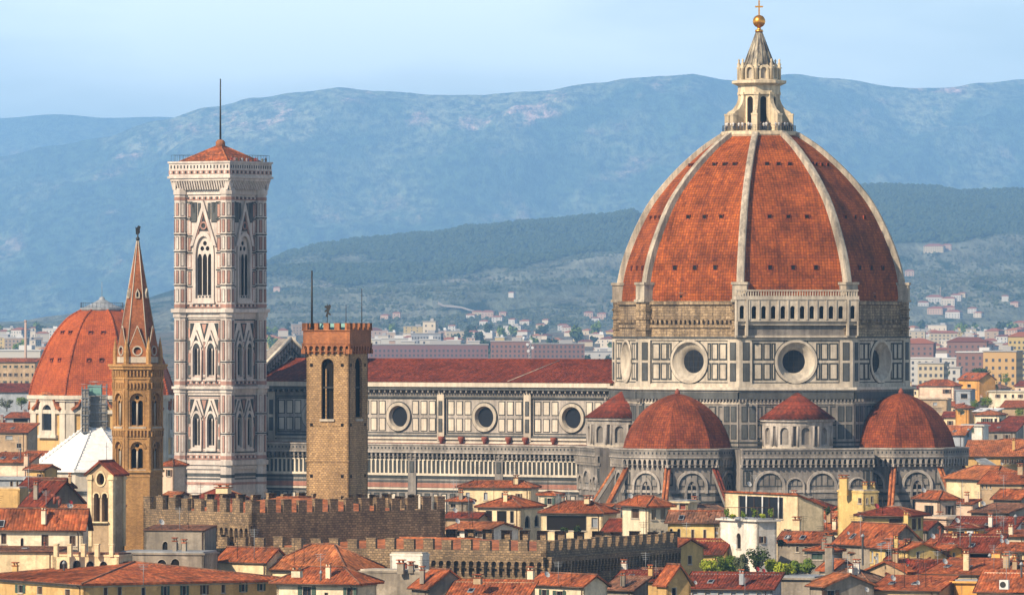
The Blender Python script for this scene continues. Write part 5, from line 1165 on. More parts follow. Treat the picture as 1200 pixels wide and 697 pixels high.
h('house with a large dark red roof in front of the bushes', 905, 689, 950, 102, 12, 18, 'sl', 15, 'bluegrey', 'c', row(815, 890, 6, 693, 705, 7, 'w'), [('D', 888, 666, 676, 8, 2), ('D', 895, 668, 676, 7, 3), ('n', 873, 676, 697, 1, -2), ('D', 815, 682, 690, 7, -3)])
TERR = h('pale grey garden terrace block that carries the bushes', 955, 679, 975, 118, 26, 20, 'flat', 0, 'grey', 'lead', [])
h('low house with tiled terrace and pots left of the dark red roof', 785, 680, 958, 64, 10, 20, 'sl', 9, 'ochre', 'c', [(750, 685, 690, 5, 'd')], [('n', 742, 650, 690, 1, -4)])
h('yellowish gabled house seen under its steep verge near the bushes', 782, 686, 940, 12, 28, 60, 'gl', 24, 'ochre', 'a', [(790, 688, 700, 6, 'o')])
h('cream house with two small windows and grey gable at the bottom centre', 684, 687, 935, 61, 28, 50, 'gl', 13, 'pale', 'a', [(638, 692, 704, 6, 'g'), (656, 693, 704, 8, 'g')], [('n', 715, 668, 690, 1.5), ('b', 622, 668, 682, 7, -5)])
h('grey rendered wall house with a thin black pole at the bottom centre', 742, 690, 945, 34, 18, 35, 'sl', 12, 'grey', 'd', [], [('n', 735, 678, 700, 1)])
h('low house with plain dark red roof at the bottom centre', 617, 699, 925, 92, 10, 18, 'sl', 16, 'tan', 'a', [], [('b', 560, 677, 684, 9)])
h('grey windowless gable house below the small corbel arches', 502, 690, 930, 20, 48, 62, 'gl', 22, 'grey', 'a', [], [])
h('long weathered grey house with a single small window at the bottom', 508, 672, 935, 88, 18, 30, 'flat', 0, 'grey', 'trim', [(489, 684, 697, 7, 's')], [('b', 470, 660, 672, 8), ('b', 482, 662, 671, 6)], .1)
h('small white penthouse with red parapet pots under the lower palace', 495, 651, 950, 38, 8, 20, 'flat', 0, 'white', 'trim', [(488, 661, 666, 5, 'd')], [('r', 470, 660, 668, 3, -6), ('r', 476, 660, 668, 3, -6), ('r', 482, 660, 668, 3, -6)], .05)
h('cream house with red hipped roof and square dark windows left of the weathered grey house', 418, 684, 925, 95, 22, 22, 'hip', 18, 'pale', 'a', [(359, 686, 700, 11, 'g'), (382, 694, 700, 5, 'd'), (410, 687, 700, 8, 'g')], [('b', 348, 668, 676, 11, -8), ('m', 376, 672, 680, 3, -6)], .8)
h('house with large sunny orange hipped roof below the lower palace', 405, 668, 960, 96, 40, 30, 'hip', 28, 'cream', 'b', [], [], .6)
h('house with red roof and a bare cream gable triangle beside the orange hip', 312, 659, 965, 60, 26, 40, 'gl', 16, 'cream', 'a', [], [], .3)
# --- bottom left
h('long ochre palazzo with a plain red roof turned towards the sun at the bottom left', 98, 684, 925, 140, 238, 60, 'hip', 19, 'ochre', 'a', [(14, 690, 700, 7, 'g'), (40, 690, 700, 7, 's'), (77, 691, 700, 7, 's')] + [(x, y, y + 12, 5, k) for x, y, k in ((123, 688, 's'), (139, 687, 's'), (166, 689, 'g'), (191, 688, 'g'), (213, 688, 'g'), (236, 687, 'g'), (258, 686, 's'), (281, 685, 'g'), (302, 684, 'g'), (325, 684, 'g'))], [('n', 168, 660, 686, 1, -4), ('b', 18, 663, 669, 6), ('m', 75, 661, 668, 4)], .7, 'palazzo', None, 'palazzo')
h('cream house with broad red roof and deep set windows at the left edge', 97, 621, 960, 130, 5, 12, 'gl', 24, 'pale', 'a', [(3, 625, 638, 7, 's'), (25, 630, 641, 4, 'a'), (52, 626, 640, 9, 's'), (85, 627, 640, 8, 's')], [], .6)
h('cream arcaded terrace wall with stone balustrade below the bell gable', 139, 652, 945, 77, 14, 20, 'flat', 0, 'cream', 'tile_d', [(73, 656, 668, 10, 'a'), (89, 656, 668, 10, 'a'), (105, 657, 668, 10, 'a'), (121, 657, 668, 10, 'a')], [('p', x, 638, 652, 5, .4) for x in (66, 82, 98, 114, 131)], .1)
h('cream lower wing running under the terrace at the left edge', 64, 646, 952, 100, 14, 12, 'sl', 3, 'cream', 'd', [], [], .3)
h('pale weathered wing with two arched windows right of the bell gable', 239, 650, 962, 100, 14, 14, 'flat', 0, 'grey', 'lead', [(189, 655, 665, 12, 'a'), (205, 654, 665, 11, 'a')], [('b', 205, 634, 650, 5), ('b', 216, 636, 650, 5)], .2)
h('grey stained upper wall with chimneys below the battlemented palace', 240, 621, 972, 72, 12, 18, 'sl', 4, 'grey', 'd', [(193, 634, 646, 7, 'a'), (206, 634, 646, 7, 'a'), (216, 633, 646, 8, 'a')], [], .1)
h('ochre windowless block at the left edge above the broad red roof', 23, 574, 1040, 40, 8, 15, 'flat', 0, 'ochre', 'trim', [], [], .05)
h('house with dark red roof and blank grey gable left of the bell gable', 52, 594, 1030, 28, 46, 50, 'gl', 30, 'grey', 'c', [], [('D', 83, 588, 596, 7, -6), ('r', 64, 580, 590, 4, -6), ('r', 70, 583, 592, 4, -6), ('n', 54, 574, 596, 1, -6)])
h('house with two stepped dark roofs beside the blank grey gable', 66, 572, 1075, 44, 18, 25, 'gl', 11, 'tan', 'c', [], [('b', 82, 558, 566, 3)])
h('pale house with roof balcony and blue dark windows at the left edge', 36, 562, 1090, 48, 10, 18, 'flat', 0, 'bluegrey', 'lead', [(13, 563, 571, 4, 'd'), (20, 563, 571, 3, 'd'), (26, 563, 571, 3, 'd')], [('c', 31, 561, 568, 6, -3), ('n', 20, 540, 560, 1)], .4)
h('ochre gabled house below the white sheeted roof', 52, 550, 1110, 22, 14, 40, 'gl', 5, 'ochre', 'a', [(47, 555, 561, 4, 'd')])
h('low red roofed house under the conical turret', 34, 541, 1180, 44, 10, 20, 'sl', 9, 'pink', 'a', [], [('m', 24, 528, 540, 2), ('b', 31, 534, 546, 5, -5)])
h('red roofed house among clutter left of the spired tower base', 132, 606, 1010, 72, 10, 15, 'sl', 12, 'tan', 'b', [], [('D', 84, 592, 600, 6, -3), ('n', 70, 580, 604, 1)])
h('red roofed house behind the merlons left of the striped bell tower', 262, 592, 1120, 54, 44, 42, 'hip', 19, 'cream', 'c', [], [('b', 262, 571, 578, 15)], .5)
h('red roof house between the spired tower and the striped bell tower', 205, 582, 1130, 16, 18, 40, 'gl', 5, 'pale', 'b', [])
h('pink and white house between the two bell towers', 203, 545, 1260, 14, 14, 40, 'hip', 6, 'pink', 'a', [(198, 550, 558, 4, 'd')])
# --- roofs to the right of the east apse
h('white villa with pale sloping roof and ribbon windows right of the east apse', 1171, 486, 1900, 28, 10, 20, 'hip', 5, 'pale', 'b', row(1153, 1176, 6, 490, 499, 3, 'g')[:5], [], .4)
h('cream house with bright white roof slab behind the ribbon windows', 1166, 482, 1960, 24, 10, 25, 'sl', 3, 'yellow', 'membrane', [])
h('dark red roofed house under the ribbon window villa', 1190, 505, 1820, 52, 12, 20, 'sl', 9, 'grey', 'c', row(1155, 1180, 3, 509, 515, 4, 'd'))
h('long bright orange roofed hall with a row of small square openings', 1215, 534, 1420, 84, 10, 10, 'sl', 16, 'ochre', 'b', row(1176, 1198, 5, 538, 543, 3, 'd'), [('b', 1188, 516, 527, 3)], .5)
h('red hipped roof with dormer behind the orange hall', 1206, 520, 1600, 50, 14, 25, 'hip', 5, 'tan', 'a', [])
h('cream stair turret with a tilted grey roof on the orange roofs', 1160, 548, 1330, 14, 11, 40, 'sr', 9, 'pale', 'lead', [(1164, 546, 549, 2.5, 'd'), (1170, 551, 554, 2.5, 'd')], [('D', 1174, 543, 549, 5, -3)])
h('big orange roofed house beside the outermost apse buttress', 1166, 562, 1300, 52, 44, 60, 'hip', 15, 'cream', 'b', [(1178, 564, 573, 16, 'f')], [('m', 1174, 556, 566, 2)], .7)
h('house with sunlit orange roof and white blinds at the right edge', 1200, 566, 1260, 50, 14, 25, 'sl', 12, 'tan', 'a', row(1153, 1162, 3, 567, 573, 2.2, 'w'), [('b', 1196, 546, 556, 6)])
h('red roofed house with grey gable at the right edge below the blinds', 1196, 585, 1180, 30, 22, 40, 'gl', 11, 'grey', 'a', [])
h('brown roofed long house close behind the east apse', 1130, 509, 1700, 30, 10, 25, 'sl', 9, 'bluegrey', 'b', [], [('m', 1135, 504, 512, 3)])
h('white walled house with a green door right of the east apse', 1152, 499, 1780, 26, 8, 20, 'flat', 0, 'white', 'lead', [(1139, 501, 507, 6, 'v')], [('n', 1150, 508, 516, 1)])
h('tan apartment house with a balcony close to the drum', 1110, 468, 2150, 34, 6, 15, 'flat', 0, 'tan', 'trim', [(1096, 471, 475, 5, 'w'), (1097, 477, 482, 14, 't')])
h('orange ochre gabled house standing out among the far roofs', 1148, 445, 2400, 22, 19, 62, 'gl', 8, 'orange', 'a', [(1137, 450, 454, 4, 'd')])
h('purple grey apartment house with dark balcony below the ochre gable', 1138, 457, 2300, 18, 6, 20, 'flat', 0, 'bluegrey', 'c', [(1130, 461, 467, 8, 'd')])
h('salmon house with red roofs between the drum and the ochre gable', 1118, 452, 2350, 40, 10, 25, 'hip', 7, 'pink', 'a', [(1110, 456, 461, 5, 'd')])
h('maroon roofed house with grey wall at the far right edge', 1206, 495, 1850, 30, 20, 35, 'gl', 7, 'grey', 'c', [])
h('red roofed long house under trees at the right edge', 1206, 477, 2050, 32, 8, 15, 'sl', 7, 'tan', 'a', [])
h('tan house with small balcony left of the round trees', 1136, 478, 2080, 16, 6, 20, 'hip', 4, 'orange', 'a', [(1128, 481, 485, 4, 'd')])
h('pale house with flat dark roof gardens at the right edge', 1204, 459, 2250, 45, 8, 15, 'flat', 0, 'pale', 'lead', row(1170, 1196, 4, 462, 466, 3, 'd'))
# --- left edge, beside the red chapel dome
h('long apartment block with balconies left of the red chapel dome', 42, 424, 2600, 60, 8, 12, 'gl', 4, 'tan', 'a', row(-8, 38, 8, 428, 431, 2.4, 'd') + row(-8, 38, 8, 437, 441, 2.4, 'd') + row(-8, 38, 8, 446, 450, 2.4, 'g'))
h('long grey hall with flat maroon roof left of the red chapel dome', 48, 459, 2200, 80, 6, 10, 'sl', 9, 'bluegrey', 'c', [])
h('low red roofed house with a dark penthouse band left of the red chapel dome', 36, 489, 1750, 30, 6, 15, 'sl', 5, 'bluegrey', 'a', [(24, 490, 495, 18, 'd')])
h('red roofed tan house with a white awning left of the red chapel dome', 32, 506, 1600, 50, 10, 20, 'sl', 9, 'tan', 'a', [(10, 510, 515, 9, 'w'), (6, 528, 534, 4, 'd'), (22, 519, 525, 6, 'd')], [])
# ------------------------------------------------------------------ red octagonal chapel dome, far left
SC = P(119.5, HY, 1680); SC.z = 0; SV = -26.0; SR = 17.4
ch = root('chapel_dome', 'ribbed orange octagonal dome on ochre drum with white framed windows, left of the spired tower', 'domed chapel', SC)
zs_ = lambda py: zat(py, 1668)
mb = MB(); mb.ngon(SC, [(SR - .4, 0), (SR - .4, zs_(466))], 8, SV, 0, True)
for py, d, h_, m in ((463, .9, .9, 1), (466, .5, .8, 1), (480, .25, .9, 1), (533, .3, .8, 1)): mb.ngon(SC, [(SR + d, zs_(py) - h_), (SR + d, zs_(py))], 8, SV, m, True)
for k in range(8):
    a = SV + 22.5 + 45 * k; F = Fr(SC + dirv(a) * (SR - .4) * COS, a); hw = (SR - .4) * math.sin(R(22.5))
    for s_ in (-1, 1):
        c0, c1 = sorted((s_ * hw, s_ * (hw - 2.0))); mb.box(F, c0, c1, 0, zs_(466), -.2, .45, 1); c0, c1 = sorted((s_ * (hw - 2.3), s_ * (hw - 2.7)))
mb.build('drum', [W['ochre'], M['marble_clean'], M['tile_b']], ch)
for k in range(8):
    a = SV + 22.5 + 45 * k; F = Fr(SC + dirv(a) * (SR - .4) * COS, a); mb = MB(); z0, z1 = zs_(505), zs_(473)
    mb.plate(F, arch(0, z0 - 1.0, 6.2, z1 - 1.4, 10), [arch(0, z0 + .2, 3.6, z1 - 2.0, 10)], 0, .7, 0); mb.box(F, -3.6, 3.6, z0 - 1.6, z0 - .9, 0, .9, 0)
    q = arc(0, z1 - 1.2, 3.5, 12, 168, 10); q = [(5.0, z1 - 1.6)] + q + [(-5.0, z1 - 1.6)]; mb.ring(F, [(x * 1.06, z + .55) for x, z in q], q, 0, 1.2, 1)
    mb.face([F.p(*t, .1) for t in arch(0, z0 + .2, 3.6, z1 - 2.0, 10)], 2)
    for i in range(1, 5): mb.box(F, -1.8 + i * .72 - .04, -1.8 + i * .72 + .04, z0 + .2, z1 - .8, .1, .16, 3)
    mb.build('arched_window', [M['marble_clean'], M['tile_b'], M['glass'], M['iron']], ch)
SP = crom([(17.6, zs_(463)), (17.0, zs_(450)), (15.6, zs_(431)), (12.6, zs_(399)), (8.7, zs_(374.6)), (4.7, zs_(362.5))], 5)
mb = MB(); mb.ngon(SC, SP, 8, SV, 0, True); sh_ = mb.build('dome', M['medt'], ch)
for k in range(8):
    D = dirv(SV + 45 * k); mb = MB()
    for (r0, z0), (r1, z1) in zip(SP, SP[1:]): mb.tube(SC + D * r0 + Z3(z0), SC + D * r1 + Z3(z1), .32, None, 6, 0)
    mb.build('rib', M['medt'], sh_)
    a = SV + 22.5 + 45 * k
    for z in (zs_(422), zs_(390)):
        for u in (-2.2, 2.2) if z < 45 else (-1.5, 1.5):
            r = rat(z, SP) * COS; F = Fr(SC + dirv(a) * r, a); mb = MB(); mb.plate(F, rect(u - .5, u + .5, z - .5, z + .55), [rect(u - .33, u + .33, z - .35, z + .35)], -.6, .3, 0); mb.box(F, u - .34, u + .34, z - .36, z + .36, -.5, -.02, 1); mb.build('vent', [M['tile_c'], M['dark']], sh_)
mb = MB(); zt = zs_(362.5); mb.ngon(SC, [(5.0, zt - .3), (5.2, zt), (5.2, zt + .4), (4.4, zt + .5), (2.6, zt + 1.3), (.8, zt + 2.3), (.5, zt + 2.9), (0, zt + 3.1)], 16, 0, 0, True); mb.tube(SC + Z3(zt + 3), SC + Z3(zt + 6.5), .07, .04, 5, 0)
mb.build('lantern_cap', M['lead'], sh_)
mb = MB()
for i in range(32):
    p, q = SC + dirv(i * 11.25) * 5.0, SC + dirv(i * 11.25 + 11.25) * 5.0; mb.tube(p + Z3(zt + .3), p + Z3(zt + 1.6), .05, None, 4, 0); mb.tube(p + Z3(zt + 1.6), q + Z3(zt + 1.6), .04, None, 4, 0)
mb.build('railing', M['iron'], sh_)

# ------------------------------------------------------------------ octagonal baptistery under white sheeting
BC = P(112, HY, 1440); BC.z = 0; bp = root('baptistery', 'octagonal baptistery with roof wrapped in white sheeting under a scaffolded lantern', 'baptistery', BC)
zb_ = lambda py: zat(py, 1436); r = 14.1
mb = MB(); mb.ngon(BC, [(r - .6, 0), (r - .6, zb_(552))], 8, -14, 7, True)
for z0 in (8, 15, 20): mb.ngon(BC, [(r - .3, z0), (r - .3, z0 + .7)], 8, -14, 1, True)
mb.build('wall', MG, bp)
mb = MB(); mb.ngon(BC, [(r + .2, zb_(552)), (r + .2, zb_(549)), (2.4, zb_(501))], 8, -14, 0, True)
for k in range(8): mb.tube(BC + dirv(-14 + 45 * k) * (r + .2) + Z3(zb_(549)), BC + dirv(-14 + 45 * k) * 2.4 + Z3(zb_(501)), .2, None, 5, 0)
for t in (.2, .4, .6, .8): rr = r + .2 - (r - 2.2) * t; zz = zb_(549) + (zb_(501) - zb_(549)) * t; mb.ngon(BC, [(rr + .07, zz - .04), (rr + .04, zz + .08)], 8, -14, 0, False)
for k in range(8):                                          # folded sheet edges along one hip
    for i in range(14):
        t = (i + .5) / 14; c = BC + dirv(-14 + 45 * k) * (r + .25 - (r - 2.2) * t) + Z3(zb_(549) + (zb_(501) - zb_(549)) * t); mb.cube(c, .42, .25, .34, -14 + 45 * k, 0)
mb.build('sheeted_roof', M['membrane'], bp)
def scaffold(px0, px1, y0, y1, Y, green=False):
    a, b = P(px0, y1, Y), P(px1, y1, Y); wd = b.x - a.x; h_ = zat(y0, Y) - a.z; F = Fr(a, 0); z0 = a.z; dp = wd
    mb = MB()
    n = max(2, round(wd / 1.1)); lv = max(2, round(h_ / 1.9))
    for i in range(n + 1):
        for d in (0, -dp): mb.tube(F.p(i * wd / n, z0, d), F.p(i * wd / n, z0 + h_ + .6, d), .07, None, 5, 1)
    for j in range(lv + 1):
        z = z0 + j * h_ / lv
        mb.box(F, -.15, wd + .15, z - .1, z + .06, -dp - .15, .15, 1, True)
        for d in (0.05, -dp): mb.tube(F.p(-.2, z + 1.0, d), F.p(wd + .2, z + 1.0, d), .05, None, 4, 1)
    so_ = mb.build('scaffold', [M['gauze'], M['metal']], bp)
    mb = MB(); q = [F.p(.1, z0, -.1), F.p(wd - .1, z0, -.1), F.p(wd - .1, z0, -dp + .1), F.p(.1, z0, -dp + .1)]
    mb.hexa(q, [t + Z3(h_ - (.0 if not green else 1.9)) for t in q], 0); mb.build('netting', M['gauze'], so_)
    if green: mb = MB(); q = [t + Z3(h_ - 1.7) for t in (F.p(-.4, z0, .1), F.p(wd * .7, z0, .1), F.p(wd * .7, z0, -dp), F.p(-.4, z0, -dp))]; mb.hexa(q, [t + Z3(2.0) for t in q], 0); mb.build('green_net', M['copper'], so_)
scaffold(105, 124.5, 453, 503, 1438, True); scaffold(96, 103.5, 456, 506, 1436)

# ------------------------------------------------------------------ small roofed bell gable
Y = 985; K, U1, U2, L, Rr, FL, FR = quadF(132, Y, 29, 12.5, 24); z = lambda py: zat(py, Y)
bg = root('bell_gable', 'tan bell gable with a red pitched roof and two arched openings below an oculus', 'bell gable', K - U1 * L / 2 + U2 * Rr / 2)
mb = MB(); ze = z(556); rz = z(543) - ze
hs = [arch(L * t, z(611), 8.2 / 8.5, z(581), 8) for t in (.34, .68)]
oc = [(L * .51 + .62 * math.cos(R(t)), z(562) + (.95 if t < 180 else .75) * math.sin(R(t))) for t in range(0, 360, 24)]
mb.plate(FL, [(0, 0), (L, 0), (L, ze), (L / 2, ze + rz), (0, ze)], hs + [oc], -.9, 0, 0)
mb.plate(FR, rect(0, Rr, 0, ze), [], -.5, 0, 0); FB = Fr(K + U2 * Rr, 180 - 24); FW = Fr(K - U1 * L + U2 * Rr, -90 - 24)
mb.plate(FB, [(0, 0), (L, 0), (L, ze), (L / 2, ze + rz), (0, ze)], [], -.5, 0, 0); mb.plate(FW, rect(0, Rr, 0, ze), [], -.5, 0, 0)
for F, wd in ((FL, L), (FR, Rr)):
    for u0, u1 in ((-.1, .55), (wd - .55, wd + .1)): mb.box(F, u0, u1, z(640), z(562), 0, .14, 1); mb.box(F, u0 - .12, u1 + .12, z(562), z(559), 0, .3, 1); mb.box(F, u0 - .06, u1 + .06, z(559), z(556), 0, .2, 1)
mb.box(FL, .5, L - .5, z(612.5), z(611), -.2, .55, 1)
mb.build('gable_wall', [W['tan'], W['cream']], bg)
mb = MB(); mb.ring(FL, [(L * .51 + (x - L * .51) * 1.3, z(562) + (zz - z(562)) * 1.3) for x, zz in oc + oc[:1]], oc + oc[:1], 0, .14, 0)
for t in (.34, .68): mb.ring(FL, arc(L * t, z(581), .58, 0, 180, 10), arc(L * t, z(581), .39, 0, 180, 10), 0, .13, 0); mb.box(FL, L * t - .55, L * t - .38, z(583), z(581), 0, .13, 0); mb.box(FL, L * t + .38, L * t + .55, z(583), z(581), 0, .13, 0)
mb.build('stone_surround', W['cream'], bg)
mb = MB(); o = .5; Q = [K - U1 * (L + o) - U2 * o + Z3(ze), K + U1 * o - U2 * o + Z3(ze), K + U1 * o + U2 * (Rr + o) + Z3(ze), K - U1 * (L + o) + U2 * (Rr + o) + Z3(ze)]
r0, r1 = (Q[0] + Q[1]) / 2 + Z3(rz + .3), (Q[3] + Q[2]) / 2 + Z3(rz + .3); roof_mesh(mb, [[Q[3], Q[0], r0, r1], [Q[1], Q[2], r1, r0]], .2); mb.tube(r0 + Z3(.1), r1 + Z3(.1), .13, None, 5, 0)
mb.build('roof', [M['tile_c'], W['cream']], bg)
mb = MB(); c = (r0 + r1) / 2; mb.tube(c, c + Z3(2.6), .04, None, 4, 0); mb.tube(c + Z3(2.0) - U1 * .3, c + Z3(2.0) + U1 * .3, .035, None, 4, 0); mb.build('cross', M['iron'], bg)

# ------------------------------------------------------------------ leafy things
LEAF = dict(dark=leafmat('dark_leaves', (.022, .040, .016), (.055, .08, .022), 1.2), mid=leafmat('green_leaves', (.075, .125, .02), (.16, .21, .03), 1.2), bright=leafmat('yellow_green_leaves', (.20, .25, .02), (.36, .38, .035), 1.4), grey=leafmat('grey_green_leaves', (.07, .085, .045), (.11, .115, .06), 1.2), red=plain('flower', (.4, .05, .03), .7))
BARK = plain('bark', (.10, .075, .05), .9)
def leaf_blob(c, rx, ry, rz_, n, sz, rg, lobes=7, shape='round'):
    vs_, fs = [], []
    L_ = []
    for _ in range(lobes):
        t = rg.uniform(0, 2 * math.pi); q = rg.uniform(.15, .62); zz = rg.uniform(-.45, .6)
        if shape == 'cone': zz = rg.uniform(-.9, .8); q *= (1 - (zz + .9) / 1.9) * .8
        if shape == 'umbrella': zz *= .5
        L_.append((Vector((q * math.cos(t) * rx, q * math.sin(t) * ry, zz * rz_)), rg.uniform(.32, .58) * (1 if shape != 'cone' else max(.3, 1 - (zz + .9) / 2.1))))
    for _ in range(n):
        o, s_ = rg.choice(L_); d = Vector((rg.gauss(0, 1), rg.gauss(0, 1), rg.gauss(0, 1))).normalized() * (rg.random() ** .4)
        p = c + o + Vector((d.x * rx * s_, d.y * ry * s_, d.z * rz_ * s_)); nrm = (d + Vector((rg.gauss(0, .5), rg.gauss(0, .5), .4))).normalized()
        x = nrm.orthogonal().normalized(); y = nrm.cross(x); a = rg.random() * 6.28; x, y = x * math.cos(a) + y * math.sin(a), y * math.cos(a) - x * math.sin(a)
        s2 = sz * rg.uniform(.6, 1.3); b = len(vs_); vs_ += [tuple(p - x * s2), tuple(p - y * s2 * .55), tuple(p + x * s2), tuple(p + y * s2 * .55)]; fs.append((b, b + 1, b + 2, b + 3))
    return vs_, fs
def plant(name, label, cat, px, y0, y1, wpx, Y, leaf, n=500, shape='round', group=None, seed=1, trunk=.3, sz=None, z0=None):
    rg = random.Random(seed * 31 + int(px)); s = FPX / Y; b = P(px, y1, Y)
    if z0 is not None: b.z = z0
    h_ = zat(y0, Y) - b.z; wd = wpx / s; rt = root(name, label, cat, b, group)
    th = h_ * trunk; c = Vector((0, 0, th + (h_ - th) / 2))
    v, f = leaf_blob(c, wd / 2, wd / 2, (h_ - th) / 2, n, sz or max(.12, wd * .045), rg, 9, shape)
    me = bpy.data.meshes.new('crown'); me.from_pydata(v, [], f); me.materials.append(LEAF[leaf]); o = bpy.data.objects.new('crown', me); COL.objects.link(o); o.parent = rt
    mb = MB(); r0 = max(.05, wd * .035)
    mb.tube(b, b + Z3(th + (h_ - th) * .35), r0, r0 * .6, 6, 0)
    for i in range(4): a = i * 1.7 + px; mb.tube(b + Z3(th + (h_ - th) * .12 * i * .6), b + Vector((math.cos(a) * wd * .28, math.sin(a) * wd * .28, th + (h_ - th) * (.4 + .1 * i))), r0 * .5, r0 * .2, 5, 0)
    mb.build('trunk', BARK, rt); return rt
zt = zat(679, 975) + .2
for i, (px, y0, wd, lf, lb) in enumerate(((829, 655, 20, 'bright', 'leftmost light green bush on the garden terrace'), (843, 652, 24, 'mid', 'broad mid green bush second from the left on the garden terrace'), (857, 651, 20, 'mid', 'rounded green bush beside the broad one on the garden terrace'), (869, 648, 17, 'grey', 'tall grey green bush at the middle of the garden terrace'),
        (888, 642, 22, 'dark', 'tallest dark green shrub on the garden terrace'), (905, 653, 20, 'bright', 'yellow green bush right of the tallest shrub'), (919, 658, 24, 'bright', 'brightest lime coloured bush on the garden terrace'), (934, 655, 22, 'mid', 'green bush right of the brightest lime bush'), (949, 654, 18, 'mid', 'rightmost green bush on the garden terrace'))):
    plant('shrub', lb, 'shrub', px, y0 - 1, 677, wd * 1.3, 982 + 3 * (i % 3), lf, 1500, 'round', 'bushes on the garden terrace', i, .02, .17, zt)
wt = WHITE_TOP[8](611) + .25
for i, (px, y0, wd, lf, lb) in enumerate(((851, 594, 9, 'mid', 'leafy climber at the left end of the white tower block terrace'), (859, 601, 12, 'bright', 'low bright potted plant on the left of the white tower terrace'), (871, 597, 10, 'mid', 'second climbing plant on the white tower terrace'), (884, 595, 11, 'mid', 'climbing plant at the middle of the white tower terrace'), (893, 601, 12, 'bright', 'low bright potted plant on the right of the white tower terrace'), (904, 594, 8, 'mid', 'leafy climber at the right end of the white tower terrace'))):
    plant('potted_plant', lb, 'plant', px, y0, 611, wd, 1043, lf, 260, 'round', 'plants on the white tower terrace', i + 20, .1, .14, wt)
mb = MB(); A = [P(x, 611, 1042) for x in (848, 867, 887, 906)]
pg = root('pergola', 'thin metal pergola carrying climbers on the white tower terrace', 'pergola', (A[0].x, 1042, wt))
for q in A: mb.tube((q.x, 1041, wt), (q.x, 1041, zat(594, 1042)), .05, None, 5, 0)
mb.tube((A[0].x, 1041, zat(594, 1042)), (A[-1].x, 1041, zat(594, 1042)), .05, None, 5, 0); mb.build('frame', M['wood'], pg)
for i, (px, y0, wd, lb) in enumerate(((661, 617, 14, 'left dark hedge plant on the shaded terrace house'), (678, 615, 12, 'right dark hedge plant on the shaded terrace house'))): plant('hedge_plant', lb, 'plant', px, y0, 626, wd, 1088, 'dark', 300, 'round', 'hedge on the shaded terrace', i + 40, .05, .2)
plant('potted_bush', 'dark green bush right of the white tower block', 'shrub', 916, 631, 642, 13, 1050, 'dark', 400, 'round', None, 55, .05, .18)
plant('potted_bush', 'little dark bush between the penthouse wall and the yellow chimney house', 'shrub', 970, 593, 604, 9, 1100, 'dark', 250, 'round', None, 56, .05, .18)
for i, (px, y0, y1, wd, Y, lf, shp, lb) in enumerate(((1150, 428, 443, 34, 2900, 'dark', 'umbrella', 'broad dark umbrella pine in front of the orange office block'), (1179, 436, 452, 14, 2700, 'mid', 'round', 'light green round tree below the orange office block'), (1173, 434, 450, 4, 2720, 'dark', 'cone', 'single slim cypress beside the light green round tree'),
        (1157, 464, 480, 18, 2100, 'mid', 'round', 'largest green tree among the roofs right of the drum'), (1142, 467, 480, 13, 2120, 'mid', 'round', 'smaller green tree left of the largest one among the roofs'), (1195, 477, 494, 17, 1950, 'mid', 'round', 'green tree at the right edge above the maroon roof'), (1126, 478, 488, 12, 2000, 'grey', 'round', 'small grey green tree near the white walled house'),
        (8, 466, 482, 20, 2050, 'grey', 'round', 'pale green tree at the left edge below the long grey hall'), (25, 464, 480, 20, 2080, 'mid', 'round', 'bushy green tree left of the ochre chapel drum'), (1112, 428, 441, 5, 2950, 'dark', 'cone', 'dark narrow tree beside the white roofed block'), (1168, 446, 462, 8, 2200, 'dark', 'cone', 'dark conical tree right of the ochre gabled house'))):
    plant('tree', lb, 'tree', px, y0, y1, wd, Y, lf, 700, shp, None, 60 + i, .12)

# ------------------------------------------------------------------ tiny visitors on the two terraces
def person_mesh():
    J = [((0, 0, .93), .135), ((0, 0, 1.2), .125), ((0, 0, 1.42), .13), ((0, 0, 1.53), .055), ((0, -.01, 1.62), .088), ((0, 0, 1.7), .075), ((.1, 0, .86), .09), ((.1, -.01, .48), .062), ((.1, .02, .08), .045), ((.1, -.14, .04), .04), ((-.1, 0, .86), .09), ((-.1, -.03, .48), .062), ((-.1, .0, .08), .045), ((-.1, -.15, .04), .04), ((.2, 0, 1.4), .062), ((.25, .03, 1.12), .045), ((.22, -.14, .92), .034), ((-.2, 0, 1.4), .062), ((-.25, .03, 1.12), .045), ((-.2, -.16, 1.02), .034)]
    E = [(0, 1), (1, 2), (2, 3), (3, 4), (4, 5), (0, 6), (6, 7), (7, 8), (8, 9), (0, 10), (10, 11), (11, 12), (12, 13), (2, 14), (14, 15), (15, 16), (2, 17), (17, 18), (18, 19)]
    me = bpy.data.meshes.new('person'); me.from_pydata([j[0] for j in J], E, []); o = bpy.data.objects.new('person', me); COL.objects.link(o)
    md = o.modifiers.new('Skin', 'SKIN'); sv = me.skin_vertices[0].data
    for i, j in enumerate(J): sv[i].radius = (j[1], j[1] * (.75 if i in (0, 1, 2) else 1)); 
    sv[0].use_root = True; s2 = o.modifiers.new('Subdivision', 'SUBSURF'); s2.levels = 1
    dg = bpy.context.evaluated_depsgraph_get(); m2 = bpy.data.meshes.new_from_object(o.evaluated_get(dg)); bpy.data.objects.remove(o)
    for m in (plain('shirt_base', (.5, .5, .5)), plain('trousers', (.06, .07, .10), .8), plain('skin', (.48, .27, .18), .6), plain('hair', (.05, .03, .02), .7)): m2.materials.append(m)
    for p in m2.polygons:
        z = p.center.z; x = abs(p.center.x); p.material_index = 3 if z > 1.66 or (z > 1.58 and p.center.y > .03) else 2 if z > 1.5 or (x > .17 and z < 1.15 and z > .8) else 0 if z > .93 or x > .19 else 1; p.use_smooth = True
    m2.name = 'person'; return m2
